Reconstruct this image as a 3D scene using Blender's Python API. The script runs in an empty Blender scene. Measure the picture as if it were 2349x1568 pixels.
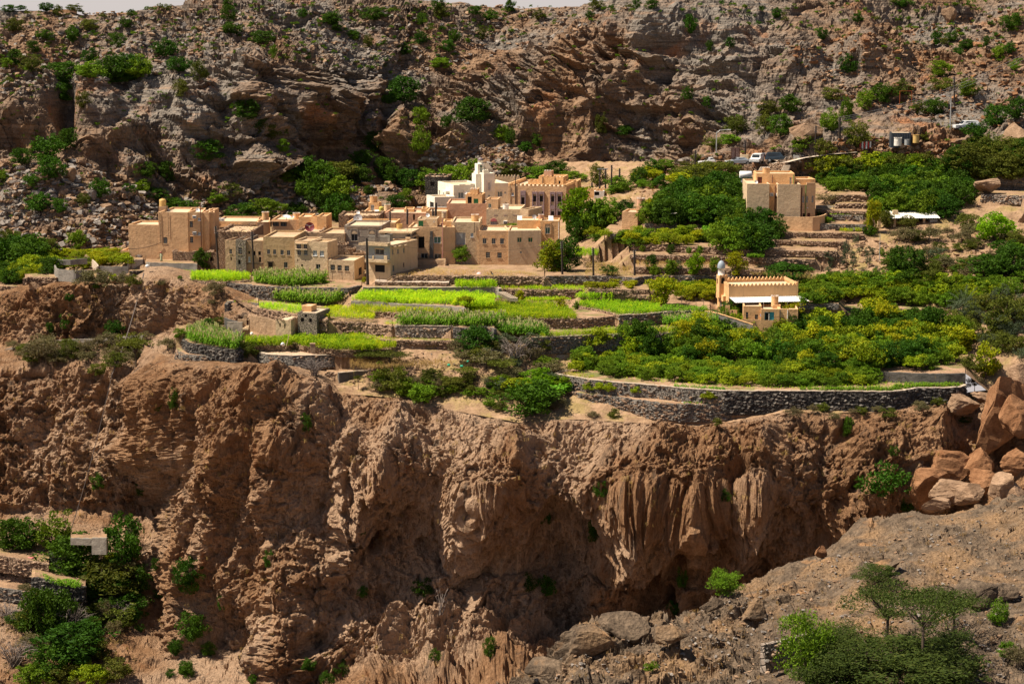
import bpy, bmesh, math, random
import numpy as np
from mathutils import Vector, Matrix
random.seed(7)
RNG = np.random.default_rng(11)
SC = bpy.context.scene
COL = SC.collection
R = math.radians
# ------------------------------------------------------------------ camera, sky, sun, exposure
CAM_H, PITCH, HFOV = 41.7, R(9.2), R(28.0)
cam_d = bpy.data.cameras.new('camera')
cam_d.sensor_fit = 'HORIZONTAL'
cam_d.angle = HFOV
cam_d.clip_start, cam_d.clip_end = 1.0,6000.0
cam = bpy.data.objects.new('camera', cam_d)
COL.objects.link(cam)
cam.location = (0,0, CAM_H)
cam.rotation_euler = (math.pi / 2 - PITCH, 0,0)
SC.camera = cam
SUN_EL, SUN_AZ = R(58.0), R(-97.0)        # azimuth measured from +Y (away from the viewer) towards +X
to_sun = Vector((math.sin(SUN_AZ) * math.cos(SUN_EL), math.cos(SUN_AZ) * math.cos(SUN_EL), math.sin(SUN_EL)))
w = bpy.data.worlds.new('World'); SC.world = w
w.use_nodes = True
nt = w.node_tree; nt.nodes.clear()
sky = nt.nodes.new('ShaderNodeTexSky'); sky.sky_type = 'NISHITA'
sky.sun_disc = False
sky.sun_elevation = SUN_EL
sky.sun_rotation = SUN_AZ
sky.altitude = 1900
sky.air_density = 1.0; sky.dust_density = 5.0; sky.ozone_density = 1.0
bg = nt.nodes.new('ShaderNodeBackground'); bg.inputs[1].default_value = 0.05
wo = nt.nodes.new('ShaderNodeOutputWorld')
# the whole sky is milky with summer dust: paler towards the horizon all round
tc = nt.nodes.new('ShaderNodeTexCoord'); sx_ = nt.nodes.new('ShaderNodeSeparateXYZ'); nt.links.new(tc.outputs['Generated'], sx_.inputs[0])
mr = nt.nodes.new('ShaderNodeMapRange'); nt.links.new(sx_.outputs['Z'], mr.inputs[0])
for i, x in zip((1,2,3,4),(-.05,.45,.85,0.)): mr.inputs[i].default_value = x
mr.interpolation_type = 'SMOOTHSTEP'
mx = nt.nodes.new('ShaderNodeMixRGB'); nt.links.new(mr.outputs[0], mx.inputs[0]); nt.links.new(sky.outputs[0], mx.inputs[1]); mx.inputs[2].default_value = (8.2,7.4,7.1,1)
nt.links.new(mx.outputs[0], bg.inputs[0]); nt.links.new(bg.outputs[0], wo.inputs[0])
sun_d = bpy.data.lights.new('sun', 'SUN'); sun_d.energy = 5.0; sun_d.angle = R(0.5); sun_d.color = (1.0,0.90,0.75)
sun = bpy.data.objects.new('sun', sun_d); COL.objects.link(sun)
sun.rotation_euler = (-to_sun).to_track_quat('-Z', 'Y').to_euler()
SC.view_settings.view_transform = 'Standard'; SC.view_settings.look = 'None'
SC.view_settings.exposure = 0.85; SC.view_settings.gamma = 1.0
SC.view_settings.use_curve_mapping = False
SC.cycles.max_bounces = 6; SC.cycles.diffuse_bounces = 3; SC.cycles.glossy_bounces = 2
SC.cycles.transmission_bounces = 3; SC.cycles.transparent_max_bounces = 4
# ------------------------------------------------------------------ surveying helpers: the photograph's 2349 x 1568 sheet -> points of the place
FP, CX, CY = 2349 / 2 / math.tan(HFOV / 2),1174.5,784.0
CP, SP = math.cos(PITCH), math.sin(PITCH)
def ray(sx, sy):
    a, b = (sx - CX) / FP, (CY - sy) / FP
    return a, CP + b * SP, -SP + b * CP
def atY(sx, sy, Y):
    x, y, z = ray(sx, sy); k = Y / y
    return Vector((x * k, Y, CAM_H + z * k))
def atZ(sx, sy, Z):
    x, y, z = ray(sx, sy); k = (Z - CAM_H) / z
    return Vector((x * k, y * k, Z))
def to_s(p):
    y = p[1] * CP - (p[2] - CAM_H) * SP; u = p[1] * SP + (p[2] - CAM_H) * CP
    return CX + FP * p[0] / y, CY - FP * u / y
def crop(x0, y0, x1, wpx):
    k = (x1 - x0) / wpx
    return lambda x, y: ((x0 + x * k) / 1.74372,(y0 + y * k) / 1.74372)
A = crop(480,780,1180,2349); B = crop(1080,780,1780,2349)
C = crop(1640,620,2400,2349); C2 = crop(2300,620,3060,2349)
D1 = crop(2700,560,3500,2323); D2 = crop(3300,560,4096,2311)
D3 = crop(2700,1000,3400,2349); D4 = crop(700,1080,1500,2349); D5 = crop(1400,1080,2200,2163)
E1 = crop(2100,1080,2900,2163); E2 = crop(3200,1080,4096,2266); E3 = crop(0,900,800,2091)
E4 = crop(0,1900,800,1504); E5 = crop(2100,1900,4096,2349); E6 = crop(3300,1400,4096,1783)
F1 = crop(0,0,1400,2349); F2 = crop(1300,0,2700,2349); F3 = crop(2600,0,4096,2349); F4 = crop(600,1450,2100,1832)
# ------------------------------------------------------------------ noise
_perm = np.random.default_rng(3).permutation(512).astype(np.int32)
_g = np.random.default_rng(4).normal(size=(32,3)); _g = (_g / np.linalg.norm(_g, axis=1, keepdims=True)).astype(np.float32) * 1.5
def _h(ix, iy, iz):
    return _perm[(_perm[(_perm[ix & 511] + iy) & 511] + iz) & 511]
def pnoise(P):
    P = np.asarray(P, np.float32)
    i = np.floor(P).astype(np.int32); f = (P - i).astype(np.float32)
    u = f * f * f * (f * (f * 6 - 15) + 10)
    out = 0
    for dx in (0,1):
        wx = u[..., 0] if dx else 1 - u[..., 0]
        for dy in (0,1):
            wy = u[..., 1] if dy else 1 - u[..., 1]
            for dz in (0,1):
                wz = u[..., 2] if dz else 1 - u[..., 2]
                g = _g[_h(i[..., 0] + dx, i[..., 1] + dy, i[..., 2] + dz) & 31]
                out = out + wx * wy * wz * (g[..., 0] * (f[..., 0] - dx) + g[..., 1] * (f[..., 1] - dy) + g[..., 2] * (f[..., 2] - dz))
    return out
def fbm(P, o=4, gain=.5, lac=2.03):
    P = np.asarray(P, np.float32); s = 0; a = 1.0; t = 0
    for k in range(o):
        s = s + a * pnoise(P + 17.3 * k); t += a; a *= gain; P = P * lac
    return s / t * 1.4
def ridged(P, o=4, gain=.55):
    P = np.asarray(P, np.float32); s = 0; a = 1.0; t = 0
    for k in range(o):
        s = s + a * (1 - 2.2 * np.abs(pnoise(P + 31.7 * k))); t += a; a *= gain; P = P * 2.07
    return s / t
def cell(P):
    """nearest-feature distance, vector to that feature and its random triple"""
    P = np.asarray(P, np.float32); i = np.floor(P).astype(np.int32)
    best = np.full(P.shape[:-1], 9., np.float32); off = np.zeros(P.shape, np.float32); rid = np.zeros(P.shape[:-1], np.int32)
    for dx in (-1,0,1):
        for dy in (-1,0,1):
            for dz in (-1,0,1):
                c = i + np.array((dx, dy, dz), np.int32)
                h = _h(c[..., 0], c[..., 1], c[..., 2])
                q = np.stack([(h * 37 % 101) / 101., (h * 53 % 97) / 97., (h * 71 % 103) / 103.], -1).astype(np.float32)
                d = P - (c + q); r = (d * d).sum(-1); m = r < best
                best = np.where(m, r, best); off = np.where(m[..., None], d, off); rid = np.where(m, h, rid)
    rnd = np.stack([(rid * 29 % 113) / 56. - 1,(rid * 43 % 107) / 53. - 1,(rid * 61 % 109) / 54. - 1], -1).astype(np.float32)
    return np.sqrt(best), off, rnd
def hash1(k, s=0):
    k = np.asarray(k).astype(np.int64)
    return ((_perm[(k + s * 97) & 511] * 131 + k * 17) % 509) / 254.5 - 1
def sstep(a, b, x):
    t = np.clip((x - a) / (b - a),0,1); return t * t * (3 - 2 * t)
# ------------------------------------------------------------------ objects, meshes
def tag(o, label=None, cat=None, group=None, kind=None):
    if label: o['label'] = label
    if cat: o['category'] = cat
    if group: o['group'] = group
    if kind: o['kind'] = kind
    return o
def empty(name, loc=(0,0,0), rz=0.0):
    o = bpy.data.objects.new(name, None); COL.objects.link(o)
    o.location = loc; o.rotation_euler = (0,0, rz); o.empty_display_size = .3
    return o
def thing(name, label, cat, loc=(0,0,0), rz=0.0, group=None):
    return tag(empty(name, loc, rz), label, cat, group)
def link(name, me, mat=None, parent=None, loc=None):
    o = bpy.data.objects.new(name, me); COL.objects.link(o)
    if mat is not None and not me.materials: me.materials.append(mat)
    if parent is not None: o.parent = parent
    if loc is not None: o.location = loc
    return o
def np_mesh(name, V, F, mat=None, smooth=False, mi=None):
    """V (n,3); F (m,3) or (m,4)"""
    V = np.ascontiguousarray(V, np.float32); F = np.ascontiguousarray(F, np.int32)
    me = bpy.data.meshes.new(name); k = F.shape[1]
    me.vertices.add(len(V)); me.vertices.foreach_set('co', V.ravel())
    me.loops.add(F.size); me.loops.foreach_set('vertex_index', F.ravel())
    me.polygons.add(len(F)); me.polygons.foreach_set('loop_start', np.arange(0, F.size, k, dtype=np.int32))
    for m in (mat if isinstance(mat, (list, tuple)) else [mat]):
        if m is not None: me.materials.append(m)
    if mi is not None: me.polygons.foreach_set('material_index', np.ascontiguousarray(mi, np.int32))
    me.update(calc_edges=True)
    me.polygons.foreach_set('use_smooth', np.full(len(F), bool(smooth)))
    return me
class MB:
    """collects faces of one part"""
    def __init__(s): s.v = []; s.f = []; s.m = []
    def quad(s, *p, m=0):
        n = len(s.v); s.v += [tuple(q) for q in p]; s.f.append(tuple(range(n, n + len(p)))); s.m.append(m)
    def box(s, x0, y0, z0, x1, y1, z1, m=0, M=None):
        c = [(x0, y0, z0),(x1, y0, z0),(x1, y1, z0),(x0, y1, z0),(x0, y0, z1),(x1, y0, z1),(x1, y1, z1),(x0, y1, z1)]
        if M is not None: c = [tuple(M @ Vector(q)) for q in c]
        n = len(s.v); s.v += c
        for f in ((0,3,2,1),(4,5,6,7),(0,1,5,4),(1,2,6,5),(2,3,7,6),(3,0,4,7)):
            s.f.append(tuple(n + i for i in f)); s.m.append(m)
    def tube(s, pts, rad, n=6, m=0, cap=True):
        pts = [Vector(p) for p in pts]; rad = rad if isinstance(rad, (list, tuple)) else [rad] * len(pts)
        rings = []
        for i, p in enumerate(pts):
            t = (pts[min(i + 1, len(pts) - 1)] - pts[max(i - 1,0)])
            t = t.normalized() if t.length > 1e-9 else Vector((0,0,1))
            a = t.orthogonal().normalized() if i == 0 else (a - t * a.dot(t)).normalized()
            b = t.cross(a); base = len(s.v)
            s.v += [tuple(p + (a * math.cos(2 * math.pi * k / n) + b * math.sin(2 * math.pi * k / n)) * rad[i]) for k in range(n)]
            rings.append(base)
        for q in range(len(rings) - 1):
            for k in range(n):
                s.f.append((rings[q] + k, rings[q] + (k + 1) % n, rings[q + 1] + (k + 1) % n, rings[q + 1] + k)); s.m.append(m)
        if cap:
            s.f.append(tuple(rings[0] + k for k in reversed(range(n)))); s.m.append(m)
            s.f.append(tuple(rings[-1] + k for k in range(n))); s.m.append(m)
    def lathe(s, prof, n=16, c=(0,0,0), m=0):
        base = len(s.v)
        for r, z in prof:
            s.v += [(c[0] + r * math.cos(2 * math.pi * k / n), c[1] + r * math.sin(2 * math.pi * k / n), c[2] + z) for k in range(n)]
        for i in range(len(prof) - 1):
            for k in range(n):
                s.f.append((base + i * n + k, base + i * n + (k + 1) % n, base + (i + 1) * n + (k + 1) % n, base + (i + 1) * n + k)); s.m.append(m)
    def mesh(s, name, mat=None, smooth=False):
        me = bpy.data.meshes.new(name); me.from_pydata(s.v, [], s.f)
        for q in (mat if isinstance(mat, (list, tuple)) else [mat]):
            if q is not None: me.materials.append(q)
        if any(s.m): me.polygons.foreach_set('material_index', s.m)
        if smooth: me.polygons.foreach_set('use_smooth', [True] * len(s.f))
        me.update(); return me
    def build(s, name, mat=None, parent=None, smooth=False, loc=None):
        return link(name, s.mesh(name, mat, smooth), None, parent, loc)
# ------------------------------------------------------------------ materials
class NT:
    def __init__(s, name):
        s.m = bpy.data.materials.new(name); s.m.use_nodes = True; s.t = s.m.node_tree; s.t.nodes.clear()
        s.out = s.n('ShaderNodeOutputMaterial')
    def n(s, t, **k):
        q = s.t.nodes.new(t)
        for a, b in k.items(): setattr(q, a, b)
        return q
    def l(s, a, b): s.t.links.new(a, b)
    def put(s, sock, v):
        if hasattr(v, 'is_output'): s.l(v, sock)
        else: sock.default_value = v
    def coord(s, kind='Object', scale=(1,1,1), rot=(0,0,0)):
        c = s.n('ShaderNodeTexCoord'); mp = s.n('ShaderNodeMapping')
        mp.inputs['Scale'].default_value = scale; mp.inputs['Rotation'].default_value = rot
        s.l(c.outputs[kind], mp.inputs[0]); return mp.outputs[0]
    def world(s, scale=(1,1,1), rot=(0,0,0)):
        g = s.n('ShaderNodeNewGeometry'); mp = s.n('ShaderNodeMapping')
        mp.inputs['Scale'].default_value = scale; mp.inputs['Rotation'].default_value = rot
        s.l(g.outputs['Position'], mp.inputs[0]); return mp.outputs[0]
    def noise(s, vec, scale, detail=4, rough=.55, dist=0):
        q = s.n('ShaderNodeTexNoise'); s.l(vec, q.inputs['Vector'])
        q.inputs['Scale'].default_value = scale; q.inputs['Detail'].default_value = detail; q.inputs['Roughness'].default_value = rough
        q.inputs['Distortion'].default_value = dist; return q.outputs[0]
    def voro(s, vec, scale, feature='F1', out=0):
        q = s.n('ShaderNodeTexVoronoi', feature=feature); s.l(vec, q.inputs['Vector']); q.inputs['Scale'].default_value = scale
        return q.outputs[out]
    def ramp(s, fac, stops):
        q = s.n('ShaderNodeValToRGB'); s.put(q.inputs[0], fac); e = q.color_ramp.elements
        while len(e) < len(stops): e.new(.5)
        for el, (p, c) in zip(e, stops):
            el.position = p; el.color = (*c, 1) if len(c) == 3 else c
        return q.outputs[0]
    def val(s, fac, a, b, lo=0., hi=1.):
        q = s.n('ShaderNodeMapRange'); s.put(q.inputs[0], fac)
        for i, x in zip((1,2,3,4),(a, b, lo, hi)): q.inputs[i].default_value = x
        return q.outputs[0]
    def mix(s, fac, a, b, mode='MIX'):
        q = s.n('ShaderNodeMixRGB', blend_type=mode)
        s.put(q.inputs[0], fac)
        for i, v in ((1, a),(2, b)):
            s.put(q.inputs[i], (*v, 1) if isinstance(v, tuple) and len(v) == 3 else v)
        return q.outputs[0]
    def math(s, op, a, b=0.):
        q = s.n('ShaderNodeMath', operation=op); s.put(q.inputs[0], a); s.put(q.inputs[1], b); return q.outputs[0]
    def bump(s, h, dist=.1, strength=1., normal=None):
        q = s.n('ShaderNodeBump'); s.l(h, q.inputs['Height']); q.inputs['Distance'].default_value = dist; q.inputs['Strength'].default_value = strength
        if normal is not None: s.l(normal, q.inputs['Normal'])
        return q.outputs[0]
    def bsdf(s, col, rough=.9, normal=None, spec=.2, metal=0.):
        q = s.n('ShaderNodeBsdfPrincipled'); s.put(q.inputs['Base Color'], (*col, 1) if isinstance(col, tuple) and len(col) == 3 else col)
        s.put(q.inputs['Roughness'], rough); q.inputs['Specular IOR Level'].default_value = spec; q.inputs['Metallic'].default_value = metal
        if normal is not None: s.l(normal, q.inputs['Normal'])
        s.l(q.outputs[0], s.out.inputs[0]); return s.m
def plain(name, col, rough=.7, metal=0., spec=.3, var=.12):
    t = NT(name); v = t.world()
    n = t.noise(v, 1.7,3)
    c = t.mix(t.val(n, .3,.7), tuple(x * (1 - var) for x in col), tuple(min(1, x * (1 + var)) for x in col))
    return t.bsdf(c, rough, None, spec, metal)
def plaster(name, col, stain=.35, dirt=(.16,.11,.07), bump=.05):
    """sun-bleached lime or cement render with rain streaks, patches and fine grain"""
    t = NT(name); v = t.world()
    big = t.noise(v, .35,5,.6); mid = t.noise(v, 1.8,4,.6)
    st = t.noise(t.world((2.2,2.2,.22)),1.0,4,.6)
    c = t.mix(t.val(big, .35,.7), tuple(x * .86 for x in col), tuple(min(1, x * 1.1) for x in col))
    c = t.mix(t.math('MULTIPLY', t.val(st, .55,.8), stain), c, dirt)
    c = t.mix(t.math('MULTIPLY', t.val(mid, .6,.85), stain * .8), c, dirt)
    fine = t.noise(v, 11,4,.7)
    b = t.bump(t.math('ADD', fine, t.math('MULTIPLY', mid, 2.)), bump)
    return t.bsdf(c, .95, b, .08)
# ------------------------------------------------------------------ rock and earth
def rock_hill():
    t = NT('hill_rock'); v = t.world()
    big = t.noise(v, .035,5,.6); med = t.noise(v, .25,6,.62); fin = t.noise(v, 1.6,5,.65)
    strat = t.noise(t.world((.10,.10,1.3),(0, R(17),0)),1.0,5,.62,.4)
    c = t.mix(t.val(med, .35,.68),(.145,.082,.046),(.265,.168,.102))
    c = t.mix(t.val(big, .42,.6), c, t.mix(t.val(fin, .3,.7),(.125,.106,.088),(.25,.215,.18)))
    c = t.mix(t.val(strat, .52,.66,0,.75), c, (.065,.048,.038))
    c = t.mix(t.val(strat, .46,.34,0,.55), c, (.33,.205,.125))
    red = t.noise(v, .075,4,.6,.5)
    c = t.mix(t.val(red, .58,.72,0,.85), c, (.33,.14,.058))
    var = t.noise(v, 3.5,4,.7)
    c = t.mix(1.0, c, t.ramp(var, [(.25,(.60,.60,.60)),(.55,(1,1,1)),(.8,(1.3,1.26,1.2))]), 'MULTIPLY')
    h = t.math('ADD', t.math('MULTIPLY', strat, 1.6), t.math('ADD', t.math('MULTIPLY', fin, .5), t.math('MULTIPLY', t.voro(v, 1.6),.5)))
    return t.bsdf(c, .95, t.bump(h, .5,.9),.08)
def rock_cliff():
    t = NT('cliff_rock'); v = t.world()
    big = t.noise(v, .05,4,.6); med = t.noise(t.world((1,1,.3)),.4,6,.62); fin = t.noise(v, 2.2,5,.7)
    c = t.mix(t.val(med, .33,.68),(.225,.115,.056),(.44,.255,.138))
    c = t.mix(t.val(big, .47,.62,0,.85), c, (.54,.365,.24))
    streak = t.noise(t.world((.55,.55,.05)),1.0,5,.6,.6)
    c = t.mix(t.val(streak, .56,.70,0,.8), c, (.075,.056,.045))
    c = t.mix(t.val(t.noise(t.world((.8,.8,.1)),.8,4),.6,.75,0,.7), c, (.32,.135,.055))
    c = t.mix(1.0, c, t.ramp(fin, [(.25,(.62,.60,.58)),(.55,(1,1,1)),(.8,(1.25,1.22,1.18))]), 'MULTIPLY')
    h = t.math('ADD', t.math('MULTIPLY', t.noise(t.world((1.5,1.5,.5)),1.3,6,.7),1.5), t.math('MULTIPLY', fin, .5))
    return t.bsdf(c, .95, t.bump(h, .8,1.),.08)
def rock_near():
    t = NT('ridge_rock'); v = t.world()
    big = t.noise(v, .12,5,.6); med = t.noise(v, .9,6,.65); fin = t.noise(v, 5,5,.7)
    c = t.mix(t.val(med, .36,.66),(.07,.05,.034),(.20,.142,.094))
    c = t.mix(t.val(big, .50,.64,0,.85), c, t.mix(t.val(fin, .3,.7),(.19,.11,.055),(.31,.195,.105)))
    c = t.mix(t.val(t.noise(v, .33,4),.60,.72,0,.8), c, (.33,.18,.085))
    c = t.mix(1.0, c, t.ramp(fin, [(.25,(.55,.55,.55)),(.55,(1,1,1)),(.8,(1.35,1.3,1.25))]), 'MULTIPLY')
    h = t.math('ADD', t.math('MULTIPLY', med, 1.2), t.math('ADD', fin, t.math('MULTIPLY', t.voro(v, 3.),.8)))
    return t.bsdf(c, .93, t.bump(h, .16,1.),.12)
def earth(name, a, b, g=None, gfac=.5, scale=1.0):
    t = NT(name); v = t.world()
    n = t.noise(v, .5 * scale, 6,.65); f = t.noise(v, 4. * scale, 4,.7)
    c = t.mix(t.val(n, .35,.66), a, b)
    if g: c = t.mix(t.val(t.noise(v, .22 * scale, 5,.7),.5,.62,0, gfac), c, g)
    c = t.mix(1.0, c, t.ramp(f, [(.25,(.68,.66,.64)),(.55,(1,1,1)),(.8,(1.2,1.18,1.15))]), 'MULTIPLY')
    return t.bsdf(c, .97, t.bump(t.math('ADD', n, t.math('MULTIPLY', f, .4)),.15),.05)
M_HILL, M_CLIFF, M_NEAR = rock_hill(), rock_cliff(), rock_near()
M_EARTH = earth('dry_earth', (.225,.14,.082),(.37,.24,.148),(.27,.20,.08),.8)
M_SOIL = earth('field_soil', (.25,.15,.09),(.40,.26,.165),(.10,.15,.03),.7)
M_GULLY = earth('gully_earth', (.20,.125,.078),(.36,.225,.135),(.26,.20,.08),.7)
M_TRACK = earth('dusty_road', (.46,.37,.29),(.58,.48,.38))
# ------------------------------------------------------------------ lofted terrain
def resample(poly, us):
    p = np.array(poly, float); k = p[:, 0]
    return np.stack([us] + [np.interp(us, k, p[:, j]) for j in range(1, p.shape[1])], -1)
def smooth1(a, n):
    if n < 2: return a
    k = np.ones(n) / n; pad = np.pad(a, ((n, n),(0,0)), mode='edge')
    return np.stack([np.convolve(pad[:, j], k, 'same')[n:-n] for j in range(a.shape[1])], -1)
def loft(contours, us, rows, soft=9):
    """contours: lists of (sx, sy, Y) along the slope; rows: subdivisions between each pair; returns grid of points (nv, nu, 3)"""
    cs = []
    for c in contours:
        q = resample(c, us)
        cs.append(smooth1(np.array([atY(*r) for r in q]), soft))
    g = []
    for i in range(len(cs) - 1):
        n = rows[i]
        for k in range(n + (i == len(cs) - 2)):
            g.append(cs[i] * (1 - k / n) + cs[i + 1] * (k / n))
    g = np.array(g, np.float32)
    return g
def blurv(g, n, it=2):
    for _ in range(it):
        p = np.pad(g, ((n, n),(0,0),(0,0)), mode='edge')
        cs = np.cumsum(np.concatenate([np.zeros((1,) + p.shape[1:], p.dtype), p.astype(np.float64)], 0),0)
        w = 2 * n + 1
        b = ((cs[w:] - cs[:-w]) / w).astype(np.float32)
        b[0] = g[0]; b[-1] = g[-1]; g = b
    return g
def normals(g):
    du = np.gradient(g, axis=1); dv = np.gradient(g, axis=0)
    n = np.cross(du, dv); n /= np.linalg.norm(n, axis=-1, keepdims=True) + 1e-9
    return n.astype(np.float32)
def grid_mesh(name, g, mat, flip=False, smooth=False):
    nv, nu, _ = g.shape
    i = np.arange(nv * nu).reshape(nv, nu)
    F = np.stack([i[:-1, :-1], i[:-1,1:], i[1:, 1:], i[1:, :-1]], -1).reshape(-1,4)
    if flip: F = F[:, ::-1]
    return np_mesh(name, g.reshape(-1,3), F, mat, smooth)
# ---- the hillside behind the village
hx = [-260,0,100,200,300,400,480,560,640,700,800,870,920,1000,1100,1200,1300,1400,1500,1600,1700,1800,1900,2000,2100,2200,2349,2620]
c_base = [600,596,592,590,580,560,555,550,540,530,500,480,475,470,455,440,432,425,405,372,365,360,350,335,330,330,352,360]
d_base = [352,356,360,364,370,376,380,384,388,392,398,402,405,408,410,410,408,404,398,386,380,377,374,374,372,368,362,356]
c_foot = [380,372,352,350,420,452,480,470,400,352,340,345,405,385,330,330,372,385,372,335,285,262,252,248,240,230,250,240]
d_foot = [392,392,396,398,396,397,398,402,412,420,428,430,420,424,430,428,422,420,414,408,406,404,402,402,398,396,390,388]
c_top = [215,212,205,178,168,160,155,150,148,148,160,182,215,190,160,125,85,60,42,40,48,62,85,85,120,120,110,100]
d_top = [409,410,412,414,414,416,416,415,420,427,435,438,442,444,446,444,440,438,434,432,430,428,426,424,422,420,416,412]
c_ridge = [26,26,28,33,33,16,10,0,-12,-15,-12,-8,-4,0,16,17,16,12,-2,-8,-10,-12,-15,-18,-20,-22,-25,-30]
d_ridge = [452,455,456,458,460,464,466,470,476,480,486,488,490,492,492,490,488,486,482,478,476,474,472,470,468,466,462,458]
ctr = [[(x, y, d) for x, y, d in zip(hx, ys, ds)] for ys, ds in ((c_base, d_base),(c_foot, d_foot),(c_top, d_top),(c_ridge, d_ridge))]
apron = [(x, y + 150, d - 8) for x, y, d in ctr[0]]
us = np.linspace(-260,2620,940)
g = loft([apron] + ctr, us, [26,96,78,130], 13)
back = g[-1].copy(); rows_back = []
for k in range(1,14):
    b = back.copy(); t = (k / 13) ** 1.6
    b[:, 0] *= 1 + .9 * t; b[:, 1] += 900 * t; b[:, 2] += -3 * min(1, k / 3) - 60 * t
    rows_back.append(b)
g = blurv(g, 5,2)
N = normals(g); N *= np.sign(N[..., 2:3].mean())
nv0 = g.shape[0]; vv = np.linspace(0,1, nv0)[:, None]
P = g
steep = np.clip(1 - N[..., 2], 0,1)
ribs = fbm(P / 24,4) * 8.0 + ridged(P / np.array((15,15,26)) + 5,3) * 4.6 * (.35 + steep * 1.6)
tilt = fbm(P / 60 + 3,2)
dip = R(17) + .35 * tilt
s_ = (P[..., 0] * np.sin(dip) + P[..., 2] * np.cos(dip) + P[..., 1] * .12)
warp = fbm(P / 9,3) * 1.6
def strata(h, A, seed, brk):
    s = (s_ + warp) / h; k = np.floor(s); t = s - k
    q = np.floor(P[..., 0] / brk + fbm(P / (brk * .8) + seed, 2) * 1.5 + k * .37)
    r = hash1(k * 13 + q * 7, seed)
    return A * (r + .55 * (1 - t) ** 2 - .2)
rocky = sstep(-.25,.2, fbm(P / 30 + 40,3) + steep * 1.1 - .2)
cl, off, rnd = cell(P / 2.6)
block = (rnd[..., 0] * .55 + (off * rnd).sum(-1) * .9)
cl2, off2, rnd2 = cell(P / 1.05 + 9)
block2 = (rnd2[..., 0] * .5 + (off2 * rnd2).sum(-1) * .8)
disp = ribs + rocky * (strata(2.8,1.7,1,12) + strata(1.05,.75,2,6)) + (1 - rocky) * (block * .55 + block2 * .42) + rocky * block2 * .3 + rocky * block * .5 + fbm(P / .9,2) * .14
SX = CX + FP * P[..., 0] / (P[..., 1] * CP - (P[..., 2] - CAM_H) * SP)
SY = CY - FP * (P[..., 1] * SP + (P[..., 2] - CAM_H) * CP) / (P[..., 1] * CP - (P[..., 2] - CAM_H) * SP)
for bx, by, rx_, ry_, am in ((2010,140,75,55,8),(885,265,20,85,-6),(905,320,38,55,5),(1240,225,55,85,7),(1300,330,40,40,-3),(1420,200,110,60,5),(1500,80,90,45,5),(1690,110,60,60,5),
                            (60,270,60,70,7),(152,250,24,85,-8),(230,245,50,75,6),(300,350,40,60,5),(335,280,30,60,-3),(440,300,55,60,5),(520,330,25,80,-4),(600,380,45,50,4),(720,240,120,60,5),(1010,330,25,60,-4),
                            (1080,260,50,40,4),(1620,300,45,35,4),(1850,160,60,40,4),(1935,240,70,40,3),(1170,360,40,30,3)):
    q = fbm(P / 11 + bx, 3) * .85
    e = np.sqrt(((SX - bx) / rx_) ** 2 + ((SY - by) / ry_) ** 2) + q
    disp = disp + am * .8 * sstep(1.5,.2, e)
fade = sstep(0,.10, vv) * (1 - .75 * sstep(.93,1., vv))
O_ = N.copy(); O_[..., 2] *= .75
g = g + O_ * (disp * fade)[..., None]
g = np.concatenate([g, np.array(rows_back, np.float32)], 0)
hillside = tag(link('hillside', grid_mesh('hillside', g, M_HILL)), kind='structure')
HILL_G = g
# ---- the travertine cliff below the fields
def cliff_disp(P, N, hole=1.0, alc=None, flute=1.0):
    d = fbm(P / 11,3) * 2.6
    Q = P + np.stack([fbm(P / 6 + 20,2), fbm(P / 6 + 50,2), P[..., 2] * 0], -1) * 1.6
    d += ridged(Q / np.array((5.2,5.2,22)),3) * 1.5 * flute
    d += ridged(Q / np.array((1.7,1.7,8)) + 7,2) * .5 * flute
    d += ridged(P / np.array((.7,.7,1.4)) + 9,3) * .22
    c1, _, r1 = cell(Q / np.array((3.6,3.6,6.5)))
    d -= sstep(.50,.12, c1) * (r1[..., 0] > .25) * 2.6 * hole
    c2, _, r2 = cell(P / np.array((1.1,1.1,1.7)) + 4)
    d -= sstep(.45,.15, c2) * (r2[..., 0] > .45) * .8 * hole
    c3, o3, r3 = cell(P / 1.9 + 8)
    d += (r3[..., 0] * .3 + (o3 * r3).sum(-1) * .75)
    c5, o5, r5 = cell(P / .95 + 21)
    d += r5[..., 0] * .12 + (o5 * r5).sum(-1) * .42
    d += fbm(P / .6 + 2,3) * .5
    c4, _, r4 = cell(P / .72 + 14)
    d -= sstep(.5,.1, c4) * (r4[..., 0] > .2) * .55 * hole
    if alc is not None: d -= alc
    return d
e0 = [(330,800,302),(372,822,294),(400,834,291),(450,838,288),(500,838,287),(560,838,285.5),(600,844,285),(680,850,284),(740,868,283),(780,897,282),(850,907,281.5),(900,909,281),(960,916,279),(1030,935,277),(1110,950,275),(1200,965,272),(1300,957,271),(1400,962,270.5),(1500,967,270),(1600,974,269.5),(1720,958,268.6),(1800,942,268),(1900,944,268),(2000,942,268.8),(2080,926,270.4),(2150,918,274),(2230,908,277),(2300,900,280),(2420,890,284)]
kx = [330,380,420,480,560,640,700,780,860,940,1020,1100,1200,1300,1400,1500,1600,1700,1800,1900,2000,2100,2200,2300,2420]
def ctrk(ys, ds): return [(x, y, d) for x, y, d in zip(kx, ys, ds)]
e1 = ctrk([900,905,905,905,905,915,930,975,1000,1010,1030,1060,1060,1050,1060,1070,1080,1075,1060,1060,1055,1030,1000,990,980],
          [304,291,286.5,284.5,282,279.5,278,276,273.5,272,270,268,266,265.5,265,264,263,262.5,262,262.5,264,266,269,272,276])
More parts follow.
